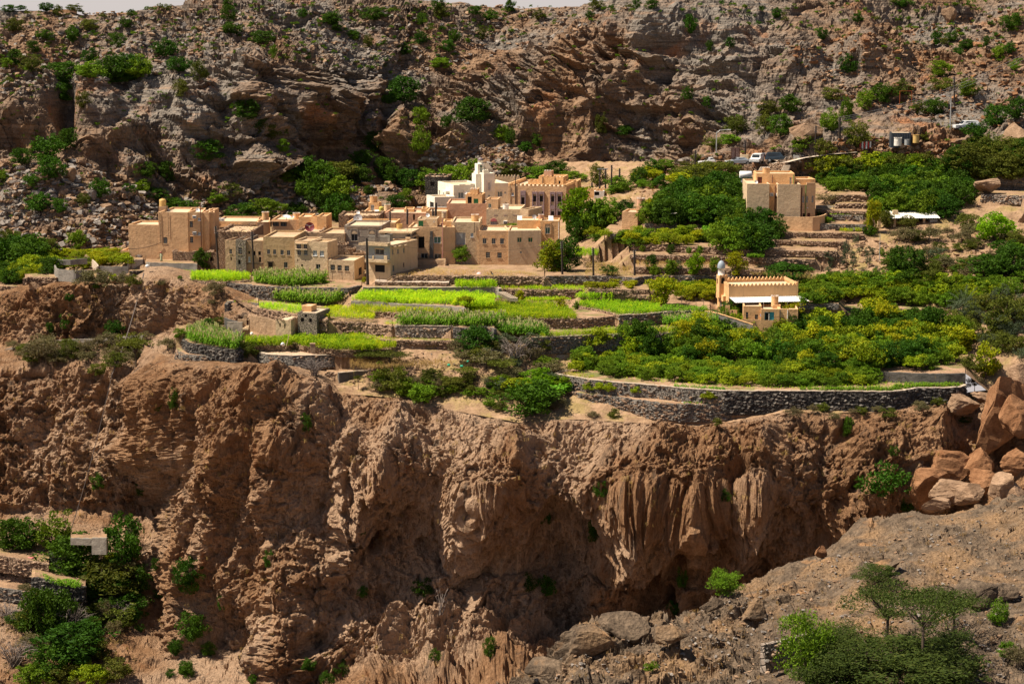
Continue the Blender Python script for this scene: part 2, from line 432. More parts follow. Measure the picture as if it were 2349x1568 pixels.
e2 = ctrk([1010,1020,1020,1010,1010,1020,1040,1080,1080,1080,1110,1150,1150,1140,1150,1150,1170,1150,1150,1150,1140,1120,1090,1080,1070],
          [308,293,286,283,279,275.5,274,271.5,270.5,269.5,268,265,264,263.5,262.5,261,259.5,259,258.5,258.5,260,262.5,266,269,273])
e3 = ctrk([1150,1160,1170,1180,1190,1200,1210,1230,1240,1240,1260,1280,1280,1270,1280,1280,1290,1280,1280,1280,1270,1250,1220,1200,1190],
          [310,294,285,281,278.5,276,275,273.5,274.5,275,275.5,274,273.5,273,271.5,270,268,266.5,265,264,263,263,266,269,273])
e4 = ctrk([1320,1340,1370,1430,1460,1480,1490,1480,1450,1420,1410,1410,1410,1420,1430,1430,1430,1430,1430,1430,1420,1400,1380,1370,1360],
          [307,290,282,278,275,272,271.5,272.5,274,275,275,274,273,273,272,271,269,268,266,265,264,264,266,269,273])
e5 = ctrk([1500,1520,1560,1600,1640,1660,1660,1640,1600,1575,1565,1565,1570,1590,1600,1600,1610,1610,1610,1610,1600,1590,1580,1570,1560],
          [300,284,276,272,270,268.5,268,268,267,266,265,264,262,260,258,258,257,256,256,256,256,256,257,260,264])
e6 = ctrk([1760] * 25, [d - 24 for d in [302,286,278,273,271,269,268,267,264,262,261,260,258,256,256,256,256,256,256,256,256,256,257,260,264]])
e_in = [(x, y - 10, d + 3.0) for x, y, d in e0]
us = np.linspace(330,2420,1080)
g = loft([e_in, e0, e1, e2, e3, e4, e5, e6], us, [8,76,68,86,80,70,22], 8)
g = blurv(g, 6,2)
N = normals(g); N *= -np.sign(N[..., 1:2].mean())
N = blurv(N, 8,1)
P = g; nv0 = g.shape[0]; vv = (np.arange(nv0) / nv0)[:, None]; uu = us[None, :]
wq = P[..., 0] - .42 * (P[..., 2] + 9) + 3.5 * fbm(P / 17 + 70,2)
hz = P[..., 2] / 70
bA = pnoise(np.stack([wq / 15.5, hz * 0 + 3.3, hz], -1)); bB = pnoise(np.stack([wq / 6.6, hz * 0 + 9.1, hz * 1.6], -1))
butt = 8.5 * (.5 - np.abs(bA) * 1.6) + 3.4 * (.5 - np.abs(bB) * 1.5)
ca, oa, ra = cell(np.stack([P[..., 0] / 10.5, P[..., 1] * 0 + .5, P[..., 2] / 19], -1))
alc = sstep(.6,.15, ca) * 3.6 * sstep(.28,.45, vv) * (ra[..., 1] > -.3)
d = cliff_disp(P, N, 1.0, alc) * (.55 + .45 * sstep(.12,.34, vv + fbm(P / 14,2) * .1)) + butt * sstep(.03,.16, vv)
fade = sstep(.012,.07, vv) * (1 - .0 * vv)
g = g + N * (d * fade)[..., None]
CLIFF_G = g
cliff = tag(link('cliff', grid_mesh('cliff', g, M_CLIFF, True)), kind='structure')
# ---- the cliff set back on the left
lx = [-220,0,60,120,180,240,300,340,380,420,470,520,560,620]
def ctrl(ys, ds): return [(x, y, d) for x, y, d in zip(lx, ys, ds)]
l_top = ctrl([664,664,655,648,646,650,648,630,630,640,650,662,690,720], [336,335,334,331,329.5,329,328.5,328,327,325,322,318,312,306])
l0 = ctrl([690,690,672,655,652,660,662,650,650,655,665,680,705,735], [334,333,332,329,327,328,328,326,325,322,320,317,312,307])
l1 = ctrl([725,725,720,705,700,715,720,710,710,708,705,712,725,750], [331,330,330,327,325.5,328,327,324,323,320,316,312,307,303])
l2 = ctrl([800,800,790,785,778,772,772,770,768,760,748,748,750,770], [328,327,326,325.5,325,325,324,322,320,317,313,309,306,302])
l3 = ctrl([850,845,845,840,838,838,838,836,832,830,826,820,820,820], [316,315,315,314,313,312,311,310,309,307,303,300,297,296])
l4 = ctrl([1010,1010,1010,1005,1005,1005,1000,1000,1000,1000,1000,1000,1000,1000], [311,311,310.5,310,309,307.5,307,307,307,306,303,300,297,296])
l5 = ctrl([1180,1180,1180,1178,1172,1172,1175,1180,1180,1180,1180,1180,1180,1180], [307,306,306,305.5,305,304,304,304,304,304,303,300,297,296])
l6 = ctrl([1240,1240,1240,1235,1230,1235,1240,1245,1240,1240,1240,1240,1240,1240], [296,296,296,296,296,296,297,298,299,300,300,298,296,296])
l7 = ctrl([1400,1400,1400,1400,1400,1400,1400,1400,1400,1400,1400,1400,1400,1400], [282,282,282,283,284,285,286,288,290,290,290,290,290,290])
l8 = ctrl([1620] * 14, [262] * 14)
l9 = ctrl([1900] * 14, [225] * 14)
l_in = [(x, y - 22, dd + 9) for x, y, dd in l_top]
us = np.linspace(-220,620,400)
g = loft([l_in, l_top, l0, l1, l2, l3, l4, l5, l6, l7, l8, l9], us, [6,10,22,36,26,60,62,20,44,40,12], 7)
g = blurv(g, 4,2)
N = normals(g); N *= -np.sign(N[..., 1:2].mean())
P = g; nv0 = g.shape[0]; vv = (np.arange(nv0) / nv0)[:, None]
steep = np.clip((.86 - np.abs(N[..., 2])) / .4,0,1)
d = cliff_disp(P, N, 1.0) * (.24 + .76 * steep)
d += fbm(np.stack([P[..., 0] / 12, P[..., 1] * 0, P[..., 2] / 40], -1),3) * 2.5 * steep
fade = sstep(.01,.05, vv)
g = g + N * (d * fade)[..., None]
LEFT_G = g
left_cliff = tag(link('left_cliff', grid_mesh('left_cliff', g, M_CLIFF, True)), kind='structure')
# ---- the rocky ridge on the near side of the gorge
rx = [1080,1180,1240,1290,1320,1400,1480,1560,1620,1660,1720,1830,1900,1960,2020,2080,2130,2200,2349,2560]
def ctrr(ys, ds): return [(x, y, d) for x, y, d in zip(rx, ys, ds)]
r_sil = [1640,1590,1545,1490,1440,1428,1432,1440,1395,1365,1345,1298,1262,1222,1200,1188,1178,1170,1148,1130]
r_d = [168,168,168,168,168,170,172,176,180,184,188,192,195,198,200,200,200,200,200,200]
rb = ctrr([y + 190 for y in r_sil], [dd + 26 for dd in r_d])
rb2 = ctrr([y + 26 for y in r_sil], [dd + 6 for dd in r_d])
r0 = ctrr(r_sil, r_d)
r1 = ctrr([1650,1600,1560,1520,1480,1460,1470,1480,1450,1430,1410,1370,1340,1310,1290,1280,1275,1270,1260,1250], [162,162,162,162,162,163,164,166,168,170,172,174,176,178,179,180,180,180,180,180])
r2 = ctrr([1680,1640,1610,1580,1560,1540,1545,1550,1540,1530,1520,1490,1460,1440,1420,1400,1395,1390,1380,1370], [154,154,154,154,154,154,154,154,155,156,157,158,159,160,161,162,162,162,162,162])
r3 = ctrr([1760] * 20, [132] * 20)
r4 = ctrr([2300] * 20, [92] * 20)
us = np.linspace(1080,2560,640)
g = loft([rb, rb2, r0, r1, r2, r3, r4], us, [8,16,66,76,80,30], 5)
g = blurv(g, 4,2)
N = normals(g); N *= np.sign(N[..., 2:3].mean())
P = g; nv0 = g.shape[0]; vv = (np.arange(nv0) / nv0)[:, None]
ck, ok, rk = cell(P / 1.5); ck2, ok2, rk2 = cell(P / .55 + 3)
m = sstep(-.15,.25, fbm(P / 9 + 11,3) + .28 - sstep(1650,1980, us)[None, :] * .35)
lay = P[..., 2] * .9 + P[..., 0] * .25 + fbm(P / 4,3) * .8
kk = np.floor(lay / .9); st = hash1(kk, 5) * .22
crag = .55 + .6 * (1 - sstep(1560,1860, us))[None, :]
d = fbm(P / 8,4) * 1.3 + crag * ((.35 + .65 * m) * (st + rk[..., 0] * .26 + (ok * rk).sum(-1) * .7 + ridged(P / 2.6,3) * .4) + (.5 + .5 * m) * (rk2[..., 0] * .06 + (ok2 * rk2).sum(-1) * .22) + fbm(P / .5,3) * .09) + ridged(P / 5,2) * .35
g = g + N * d[..., None]
NEAR_G = g
near_ridge = tag(link('near_ridge', grid_mesh('near_ridge', g, M_NEAR)), kind='structure')
# ---- ground that carries the terraces, and the gorge floor
px_ = [-250,0,120,200,330,400,560,680,780,900,1030,1110,1200,1300,1400,1500,1600,1720,1800,1900,2000,2080,2150,2230,2300,2420,2620]
def zc(ys, zs): return [(x, y, atZ(x, y, z)[1]) for x, y, z in zip(px_, ([ys[0]] * 3 + ys) if len(ys) < len(px_) else ys, ([zs[0]] * 3 + zs) if len(zs) < len(px_) else zs)]
n_ = len(px_)
e0d = {a: (b, c) for a, b, c in e0}
ex = [a for a, _, _ in e0]; ey = [b for _, b, _ in e0]; ed = [c for _, _, c in e0]
p0 = [(x, float(np.interp(x, ex, ey)) + 4, float(np.interp(x, ex, ed)) - .4) for x in px_]
p1 = zc([806,822,828,832,832,822,812,812,826,830,838,840,840,840,840,840,840,838,836,834,830,830,830,820], [-7.5,-9.0,-9.4,-8.9,-8.8,-8.0,-6.8,-6.8,-7.2,-7.6,-8.2,-8.3,-8.3,-8.3,-8.3,-8.3,-8.3,-8.2,-8,-8,-7.6,-7,-6.5,-6])
p2 = zc([760] * n_, [-5.2,-5.2,-5.2,-5.2,-5.2,-5.1,-5.0,-5.0,-5.1,-5.3,-5.6,-6.0,-6.1,-6.1,-6.1,-6.0,-5.8,-5.6,-5.4,-5,-4.5,-4,-4,-4])
p3 = zc([690] * n_, [-3.8,-3.8,-3.8,-3.8,-3.4,-3.2,-3,-2.9,-2.8,-2.8,-2.8,-2.8,-2.8,-2.8,-2.8,-2.8,-2.6,-2.2,-2,-1.8,-1.5,-1,-.6,-.4])
p4 = zc([640] * n_, [-3.6,-3.6,-3.2,-1.4,-1.4,-1.4,-1.3,-1.1,-1,-.9,-.9,-.9,-.9,-.8,-.7,-.6,-.5,-.3,0,.2,.6,.8,1.0,1.2,1.4,1.6,1.8])
p5 = zc([560] * n_, [-1.2,-1.0,-.7,-.2,-.2,-.2,-.2,-.2,-.2,-.2,-.2,0,.3,1.5,2.6,3.4,3.8,4.0,4.1,4.2,4.4,4.5,4.6,4.8,5,5,5])
p6 = zc([480] * n_, [1.2,1.2,1.4,1.6,1.8,2,2.4,2.8,3.2,4,5.5,6.8,7.6,8.0,8.0,8.0,8.0,8.1,8.3,8.4,8.5,8.6,8.8,9])
p7 = zc([400] * n_, [6,6,6,6,6,6,6,6.5,7,8,9.5,10.5,11.4,11.8,12,12,12,12,12,12,12,12,12,12])
p8 = [(x, 368, yy[1] + 12) for x, yy in zip(px_, [(0, c) for _, _, c in p7])]
us = np.linspace(-250,2620,620)
g = loft([p0, p1, p2, p3, p4, p5, p6, p7, p8], us, [34,30,22,22,24,26,22,10], 3)
N = normals(g); N *= np.sign(N[..., 2:3].mean())
P = g; vv = (np.arange(g.shape[0]) / g.shape[0])[:, None]
cs_, os_, rs_ = cell(P / 1.1)
d = fbm(P / 3.5,4) * .34 + (os_ * rs_).sum(-1) * .13 - .25
g[..., 2] += d * sstep(0,.03, vv)
SX = CX + FP * P[..., 0] / (P[..., 1] * CP - (P[..., 2] - CAM_H) * SP)
SY = CY - FP * (P[..., 1] * SP + (P[..., 2] - CAM_H) * CP) / (P[..., 1] * CP - (P[..., 2] - CAM_H) * SP)
yt = np.interp(SX, [a for a, _, _ in l_top], [b - 4 for _, b, _ in l_top])
g[..., 2] -= 26 * ((SX < 585) & (SY > yt) & ~((SY > 744) & (SX > 402))) + 26 * ((SX < 402) & (SY > 660))
VG, VG_OK = g, ~(((SX < 585) & (SY > yt) & ~((SY > 744) & (SX > 402))) | ((SX < 402) & (SY > 660)))
gf = np.array([[[x, y, -62 + 6 * math.sin(x * .02) + (8 if y > 300 else 0)] for x in np.linspace(-500,500,20)] for y in np.linspace(-200,380,16)], np.float32)
gorge_floor = tag(link('gorge_floor', grid_mesh('gorge_floor', gf, M_GULLY)), kind='structure')
# ------------------------------------------------------------------ terrace walls and fields
def stone_wall_mat(name, a, b, mortar, scale=2.6):
    t = NT(name); v = t.world()
    f = t.voro(v, scale, 'DISTANCE_TO_EDGE'); cid = t.voro(v, scale, 'F1', 1)
    n = t.noise(v, .5,5,.65); fi = t.noise(v, 7,4,.7)
    c = t.mix(t.val(t.math('ADD', t.math('MULTIPLY', t.noise(cid, 3.1,1),.5), t.math('MULTIPLY', n, .5)),.36,.62), a, b)
    c = t.mix(t.val(f, .02,.10,1,0), c, mortar)
    c = t.mix(t.val(n, .55,.75,0,.6), c, tuple(x * .45 for x in a))
    c = t.mix(1.0, c, t.ramp(fi, [(.25,(.7,.7,.7)),(.55,(1,1,1)),(.8,(1.2,1.2,1.2))]), 'MULTIPLY')
    return t.bsdf(c, .95, t.bump(t.val(f, 0,.14),.12),.08)
def block_mat(name, a, b):
    t = NT(name)
    q = t.n('ShaderNodeTexBrick'); t.l(t.coord('UV'), q.inputs['Vector'])
    v = t.world(); n = t.noise(v, .6,5,.65); fi = t.noise(v, 8,4,.7)
    c = t.mix(t.val(n, .35,.65), a, b)
    c = t.mix(1.0, c, t.ramp(fi, [(.25,(.75,.75,.75)),(.55,(1,1,1)),(.8,(1.15,1.15,1.15))]), 'MULTIPLY')
    return t.bsdf(c, .95, t.bump(t.math('ADD', fi, n),.06),.08)
M_RUBBLE = stone_wall_mat('rubble_wall', (.26,.165,.105),(.42,.29,.20),(.12,.085,.06))
M_GREYW = stone_wall_mat('grey_stone_wall', (.13,.115,.10),(.25,.22,.185),(.10,.09,.08),2.2)
M_DARKW = stone_wall_mat('dark_stone_wall', (.05,.046,.042),(.11,.098,.086),(.035,.032,.029),2.6)
M_MORTAR = stone_wall_mat('mortared_wall', (.23,.18,.14),(.36,.29,.23),(.17,.145,.12),1.8)
M_CONC = plaster('weathered_concrete', (.27,.235,.195),.5,(.08,.07,.06))
M_CONCD = plaster('dark_concrete', (.12,.11,.098),.5,(.05,.045,.04))
M_BLOCK = block_mat('concrete_block', (.17,.155,.135),(.27,.24,.205))
M_COPE = plaster('wall_coping', (.46,.37,.28),.3)
M_STONES = [plain('stone_tan', (.30,.20,.13),.95, var=.3), plain('stone_brown', (.20,.13,.085),.95, var=.3), plain('stone_grey', (.15,.13,.11),.95, var=.3), plain('stone_black', (.05,.045,.04),.95, var=.35)]
def rock_proto(seed, flat=1.0, sub=1):
    bm = bmesh.new(); bmesh.ops.create_icosphere(bm, subdivisions=max(1, sub), radius=.5) if sub else bmesh.ops.create_cube(bm, size=.8)
    if not sub: bmesh.ops.bevel(bm, geom=bm.verts[:], offset=.2, affect='VERTICES'); bmesh.ops.triangulate(bm, faces=bm.faces[:])
    r = np.random.default_rng(seed)
    V = np.array([v.co[:] for v in bm.verts], np.float32); F = np.array([[v.index for v in f.verts] for f in bm.faces], np.int32); bm.free()
    V *= (1 + .34 * fbm(V * 1.9 + seed * 5.1,2))[:, None] * r.uniform(.8,1.2,3)
    for _ in range(5):                                   # knock flat sides into it
        n = r.normal(size=3); n /= np.linalg.norm(n); d = r.uniform(.26,.40)
        k = np.clip(V @ n - d, 0, None); V -= k[:, None] * n
    V[:, 2] *= flat
    return V.astype(np.float32), F
ROCKS = [rock_proto(i, .8) for i in range(8)]
ROCKS_S = [rock_proto(20 + i, .85,0) for i in range(6)]; ROCKS_T = [rock_proto(40 + i, .8,0) for i in range(8)]
def batch(protos, pos, scl, rot, pick=None, tilt=None):
    """joined copies: pos (n,3), scl (n,) or (n,3), rot (n,) about z, tilt (n,) about x"""
    pos = np.asarray(pos, np.float32); n = len(pos)
    scl = np.asarray(scl, np.float32); scl = np.repeat(scl[:, None], 3,1) if scl.ndim == 1 else scl
    rot = np.asarray(rot, np.float32); pick = RNG.integers(0, len(protos), n) if pick is None else np.asarray(pick)
    Vs, Fs, base = [], [], 0
    for k, (pv, pf) in enumerate(protos):
        m = pick == k; q = int(m.sum())
        if not q: continue
        v = pv[None] * scl[m][:, None, :]
        if tilt is not None:
            c, s = np.cos(tilt[m])[:, None], np.sin(tilt[m])[:, None]
            v = np.stack([v[..., 0], v[..., 1] * c - v[..., 2] * s, v[..., 1] * s + v[..., 2] * c], -1)
        c, s = np.cos(rot[m])[:, None], np.sin(rot[m])[:, None]
        v = np.stack([v[..., 0] * c - v[..., 1] * s, v[..., 0] * s + v[..., 1] * c, v[..., 2]], -1) + pos[m][:, None, :]
        f = pf[None] + (np.arange(q) * len(pv))[:, None, None] + base
        Vs.append(v.reshape(-1,3)); Fs.append(f.reshape(-1, pf.shape[1])); base += q * len(pv)
    return np.concatenate(Vs), np.concatenate(Fs)
STONE_ME = None
def stone_meshes():
    global STONE_ME
    if STONE_ME is None:
        STONE_ME = [[np_mesh('stone', *ROCKS[(i * 3 + j) % 8], M_STONES[i]) for j in range(3)] for i in range(4)]
    return STONE_ME
def path3(pts): return np.array([atZ(x, y, z)[:] for x, y, z in pts], float)
def walk(p, step):
    d = np.r_[0, np.cumsum(np.linalg.norm(np.diff(p[:, :2], axis=0), axis=1))]
    n = max(2, int(d[-1] / step) + 1); t = np.linspace(0, d[-1], n)
    return np.stack([np.interp(t, d, p[:, j]) for j in range(3)], -1), t
def wall(p3, h, mat, label, thick=.4, batter=.08, stones=0.0, cope=None, indiv=0, name='terrace_wall', cat='wall', group=None, rough=.05, group_step=.4):
    """a wall whose top edge follows p3; it runs down by h on its near face; returns its root"""
    q, t = walk(np.asarray(p3), group_step); n = len(q)
    tan = np.gradient(q, axis=0); nr = np.stack([tan[:, 1], -tan[:, 0], tan[:, 2] * 0], -1); nr /= np.linalg.norm(nr, axis=1, keepdims=True) + 1e-9
    nr *= np.where((nr * np.c_[q[:, :2], q[:, 2] * 0]).sum(1) > 0,-1,1)[:, None]
    org = q[n // 2].copy(); org[2] -= h
    jit = fbm(q * 1.7,2) * rough * 1.4
    rows = [(-thick, 0,0)] + [(0,0,0)] + [(batter * h * k / 5,-h * k / 5,1) for k in range(1,6)] + [(-thick, -h, 0)]
    V = []
    for o, dz, w_ in rows:
        b = q + nr * o; b[:, 2] += dz + (jit if dz > -.01 else 0)
        if w_: b = b + nr * (fbm(b * 1.3,2) * rough)[:, None]
        V.append(b - org)
    V = np.array(V); m = len(rows); i = np.arange(m * n).reshape(m, n)
    F = np.stack([i[:-1, :-1], i[1:, :-1], i[1:, 1:], i[:-1,1:]], -1).reshape(-1,4)
    me = np_mesh('wall_face', V.reshape(-1,3), F, mat)
    for col in (0, n - 1):
        pass
    bm = bmesh.new(); bm.from_mesh(me); bm.verts.ensure_lookup_table()
    for col in (0, n - 1):
        try: bm.faces.new([bm.verts[k * n + col] for k in range(m)])
        except ValueError: pass
    bmesh.ops.recalc_face_normals(bm, faces=bm.faces); bm.to_mesh(me); bm.free()
    root = tag(thing(name, label, cat, tuple(org),0, group), kind='thing')
    link('wall_face', me, None, root)
    if cope is not None:
        r2 = [(-thick - .04,0),(-thick - .04,.09),(.05,.09),(.05,0)]
        V = np.array([q + nr * o + np.array((0,0,1.)) * (dz + jit[:, None]) - org for o, dz in r2]); i = np.arange(4 * n).reshape(4, n)
        F = np.stack([i[:-1, :-1], i[1:, :-1], i[1:, 1:], i[:-1,1:]], -1).reshape(-1,4)[:, ::-1]
        link('coping', np_mesh('coping', V.reshape(-1,3), F, cope), None, root)
    if stones > 0:
        L = t[-1]; r = np.random.default_rng(int(abs(org[0]) * 13 + h * 7 + L))
        sz = .27; k = int(L * h / (sz * sz) * stones)
        u = r.uniform(0, n - 1.001, k); z = r.uniform(0,1, k); i0 = u.astype(int); fr = (u - i0)[:, None]
        base = q[i0] * (1 - fr) + q[i0 + 1] * fr; nn = nr[i0]
        pos = base + nn * (batter * h * z + .02)[:, None]; pos[:, 2] -= z * h * .97; pos -= org
        sc = r.uniform(.45,1.6, k) ** 1.5 * sz
        scl = np.stack([sc * r.uniform(1,1.7, k), sc, sc * r.uniform(.6,1., k)], -1)
        ang = np.arctan2(nn[:, 1], nn[:, 0]) + math.pi / 2 + r.normal(0,.12, k)
        smats = (3,2) if mat is M_DARKW else (2,1) if mat is M_GREYW else (0,2) if mat is M_MORTAR else (0,1)
        order = np.argsort(-scl[:, 0] * scl[:, 2]); ni = min(indiv, k)
        if ni:
            ms = stone_meshes()
            for j in order[:ni]:
                o = bpy.data.objects.new('stone', ms[smats[int(r.integers(0,2))]][int(r.integers(0,3))]); COL.objects.link(o); o.parent = root
                o.location = pos[j]; o.rotation_euler = (0,0, ang[j]); o.scale = scl[j] * 1.1
        rest = order[ni:]
        if len(rest):
            for c_ in range(2):
                mm = rest[c_::2]
                if len(mm):
                    V, F = batch(ROCKS_S, pos[mm], scl[mm], ang[mm])
                    tag(link('stonework', np_mesh('stonework', V, F, M_STONES[smats[c_]]), None, root), kind='stuff')
    return root
def field(p3, back, mat, name='terrace_field', nb=10, zs=.10, h=0.):
    q, t = walk(np.asarray(p3),.5); n = len(q)
    g = []
    for k in range(nb + 1):
        b = q.copy(); f = k / nb
        b[:, 1] += f * back + .15; b[:, 0] *= 1 + f * back / 320
        b[:, 2] += fbm(b * .9,3) * zs * (k > 0) - (.06 if k == 0 else .0)
        g.append(b)
    return tag(link(name, grid_mesh(name, np.array(g, np.float32), mat)), kind='structure')
ZCHK = []; EDGES = []
def T(pts, z, h, mat, label, back=9, ground=None, **k):
    """pts: list of (cropfn, [(x, y),...])"""
    s = [c(x, y) for c, l in pts for x, y in l]
    p = path3([(x, y, z) for x, y in s]); ZCHK.append((label[:40], round(float(p[:, 1].min()),1), round(float(p[:, 1].max()),1)))
    if back: field(p, back, ground or M_EARTH); EDGES.append((p, z))
    return wall(p, h, mat, label, **k)
T([(D4, [(100,40),(150,85),(190,112),(330,128),(590,140),(890,128)])], -.7,1.3, M_RUBBLE, 'crumbling earthen bank below the bright green plot at the village edge', 7, M_SOIL, stones=.7, rough=.2, name='earth_bank', cat='bank')
T([(D4, [(590,152),(870,168),(885,178),(1200,195),(1500,205),(2040,212),(2110,196),(2190,176)])], -.9,2.7, M_GREYW, 'long dark grey retaining wall under the upper maize plot', 12, M_SOIL, stones=.5, indiv=60)
T([(D4, [(612,400),(640,364),(760,366),(870,380),(975,398)])], -2.8,3.0, M_GREYW, 'tall sloping grey stone wall corner above the small walled garden', 8, M_SOIL, stones=1.0, indiv=160, batter=.16)
T([(D4, [(960,440),(1100,470),(1250,495),(1430,530),(1600,560),(1790,580)])], -3.0,1.7, M_RUBBLE, 'rubble bank of loose stones behind the small stone house', 8, M_SOIL, stones=1.2, rough=.16, indiv=60)
T([(D4, [(1790,585),(1850,605),(2250,614)]),(D5, [(260,586),(400,598),(450,606)])], -3.6,2.6, M_RUBBLE, 'rubble terrace wall running right from the small stone house', 7, M_SOIL, stones=1.3, rough=.12, indiv=150)
T([(D5, [(490,602),(700,605),(1110,610)])], -3.5,1.65, M_MORTAR, 'mortared wall with big embedded stones below the tallest maize', 9, M_SOIL, stones=.35, cope=M_COPE, indiv=60)
T([(D5, [(1113,618),(1300,622),(1500,615),(1560,640)])], -3.5,1.6, M_GREYW, 'dark end section of the wall below the tallest maize', 9, M_SOIL, stones=.5)
T([(D5, [(200,440),(400,458),(600,476),(640,482)])], -2.7,.9, M_RUBBLE, 'low rubble wall between two bright green strips', 6, M_SOIL, stones=1.3, rough=.1, indiv=40)
T([(D5, [(10,333),(200,340),(400,352),(560,368),(800,375),(1000,385),(1200,405),(1235,412)])], -1.9,.8, M_CONC, 'pale low concrete wall below the broad bright field', 11, M_SOIL)
T([(D5, [(140,190),(600,192),(1100,190),(1350,188),(1590,192),(1612,205)])], -.9,1.45, M_CONC, 'straight grey wall behind the broad bright field', 7, M_SOIL, cope=M_COPE)
T([(D5, [(270,128),(700,132),(1070,138)])], -.35,.55, M_RUBBLE, 'low kerb wall along the village lane', 5, M_TRACK, stones=.8)
T([(D5, [(455,62),(700,58),(1000,60),(1300,62),(1600,64),(1900,66),(2080,66),(2100,80)])], .5,1.2, M_RUBBLE, 'brown stone wall holding the dry yard before the village', 14, M_EARTH, stones=1.2, indiv=150)
T([(D5, [(1600,205),(1900,215),(2163,218)]),(E1, [(300,213),(600,215),(700,192)])], -1.3,1.15, M_RUBBLE, 'stone wall with trailing weeds under the narrow green strip', 7, M_SOIL, stones=1., indiv=60)
T([(E1, [(690,195),(900,205),(1100,212),(1340,215)])], -.6,.7, M_RUBBLE, 'low stone edging below the row of trimmed bushes', 5, M_EARTH, stones=1.)
T([(E1, [(960,252),(1200,266),(1345,278)])], -1.3,.5, M_RUBBLE, 'short rubble edging beside the sloping path', 4, M_SOIL, stones=1.)
T([(D5, [(1820,525)]),(E1, [(0,525),(300,527),(570,527),(800,515),(1030,490)])], -3.0,1.75, M_RUBBLE, 'weedy rubble wall below the yellow green sorghum', 12, M_SOIL, stones=1.1, rough=.12, indiv=100)
T([(E1, [(510,380),(700,410),(900,455),(1020,488)])], -2.75,.6, M_RUBBLE, 'thin curving stone edging between bare soil and green crop', 8, M_SOIL, stones=1.)
T([(E1, [(1020,488),(1150,485),(1300,478),(1490,458),(1700,450),(2000,445)])], -2.75,1.7, M_GREYW, 'pale grey stone wall left of the mosque', 9, M_SOIL, stones=.6, indiv=60, cope=M_COPE)
T([(E1, [(70,735),(400,720),(700,705),(1000,697),(1150,690),(1500,685),(1820,680)])], -4.5,2.4, M_GREYW, 'long curved grey stone wall under the lowest bright green strip', 8, M_SOIL, stones=.8, indiv=120, cope=M_COPE)
T([(D4, [(85,800),(150,855),(400,892),(720,940),(790,900)])], -6.1,1.9, M_DARKW, 'dark stone wall at the cliff edge under the leafy maize', 10, M_SOIL, stones=.7, indiv=80)
T([(D4, [(780,895),(1340,885),(1400,862),(1500,895),(1700,920),(1950,942),(2349,940)]),(D5, [(300,862),(500,840)])], -6.2,1.0, M_RUBBLE, 'rubble edge behind the round threshing floor', 12, M_SOIL, stones=1.3, rough=.1, indiv=80)
T([(D4, [(880,960),(930,905),(948,915),(960,940),(990,965),(1080,990),(1250,1003),(1400,1008),(1650,1003),(1900,995),(2040,985)])], -7.0,1.7, M_GREYW, 'grey plastered curving wall of the round threshing floor', 9, earth('pink_earth', (.46,.30,.20),(.58,.40,.28)), stones=.3, cope=M_COPE, batter=.2, indiv=40)
T([(D4, [(20,935),(40,960),(100,990),(250,1003),(400,1008),(520,1003)])], -7.5,2.4, M_GREYW, 'tall curved stone wall of the lowest little terrace on the cliff', 4, M_SOIL, stones=1.1, indiv=150, batter=.14)
T([(D5, [(140,735),(400,757),(800,765),(1270,760)])], -5.25,.6, M_RUBBLE, 'low stone edge of the strip of short pale grass', 5, M_SOIL, stones=1.2, rough=.1)
T([(D5, [(480,800),(700,790),(1000,795),(1280,800)])], -5.75,1.4, M_RUBBLE, 'broken rubble bank above the dry grass mound', 4, M_EARTH, stones=1.4, rough=.25, batter=.5, indiv=100)
T([(D4, [(1925,1210)]),(D5, [(20,1100),(300,1085),(600,1068),(900,1050),(1150,1035)])], -8.9,2.3, M_CONCD, 'dark concrete retaining wall below the dry grass', 5, M_EARTH, cope=M_COPE, name='concrete_wall')
T([(D4, [(1780,1200),(1930,1212)])], -9.1,2.4, M_RUBBLE, 'dry stone end of the dark concrete wall', 3, M_EARTH, stones=1.4, indiv=60, batter=.2)
T([(D5, [(1070,1355),(1300,1352),(1475,1347)])], -11.5,1.9, M_CONC, 'pale board marked concrete dam on the cliff edge', 4, M_EARTH, cope=M_COPE, name='concrete_dam')
T([(D5, [(1380,1235),(1450,1225),(1525,1220)])], -10.2,1.2, M_CONC, 'short concrete block wall behind the dam', 3, M_EARTH, cope=M_COPE, name='concrete_wall')
T([(E1, [(480,1092),(400,1098),(358,1110),(352,1125),(420,1142),(560,1160),(700,1186),(1000,1216),(1400,1246),(1720,1280),(2160,1308)])], -8.6,1.8, M_GREYW, 'curved grey wall wrapping the left end of the big orchard', 16, M_SOIL, stones=.4, cope=M_COPE, indiv=60)
T([(E1, [(2160,1308)]),(E2, [(200,1225),(400,1226),(900,1232),(1050,1220),(1200,1192),(1480,1195),(1620,1186),(1682,1162)])], -8.6,3.2, M_DARKW, 'massive black weathered stone wall below the right orchard', 16, M_SOIL, stones=.9, cope=M_COPE, indiv=220, batter=.12)
T([(E1, [(465,1312),(600,1335),(900,1360),(1150,1390),(1400,1430),(1700,1450),(2163,1452)]),(E2, [(60,1300)])], -10.4,2.4, M_GREYW, 'long stone wall along the cliff rim below the small lime bushes', 7, M_SOIL, stones=1.1, indiv=200, rough=.09)
T([(E2, [(0,1010),(500,1008),(760,1022)])], -7.2,1.0, M_RUBBLE, 'low rubble wall inside the right orchard', 8, M_SOIL, stones=1.1, indiv=50)
T([(E2, [(760,1030),(900,1031),(1200,1045),(1480,1050),(1676,1044)])], -7.2,1.5, M_CONCD, 'smooth dark wall with pale seepage at the end of the orchard', 8, M_SOIL)
T([(E1, [(172,920),(420,916),(585,894),(632,880)])], -7.1,1.4, M_CONC, 'old concrete tank wall topped with dry brush', 4, M_EARTH, name='concrete_wall')
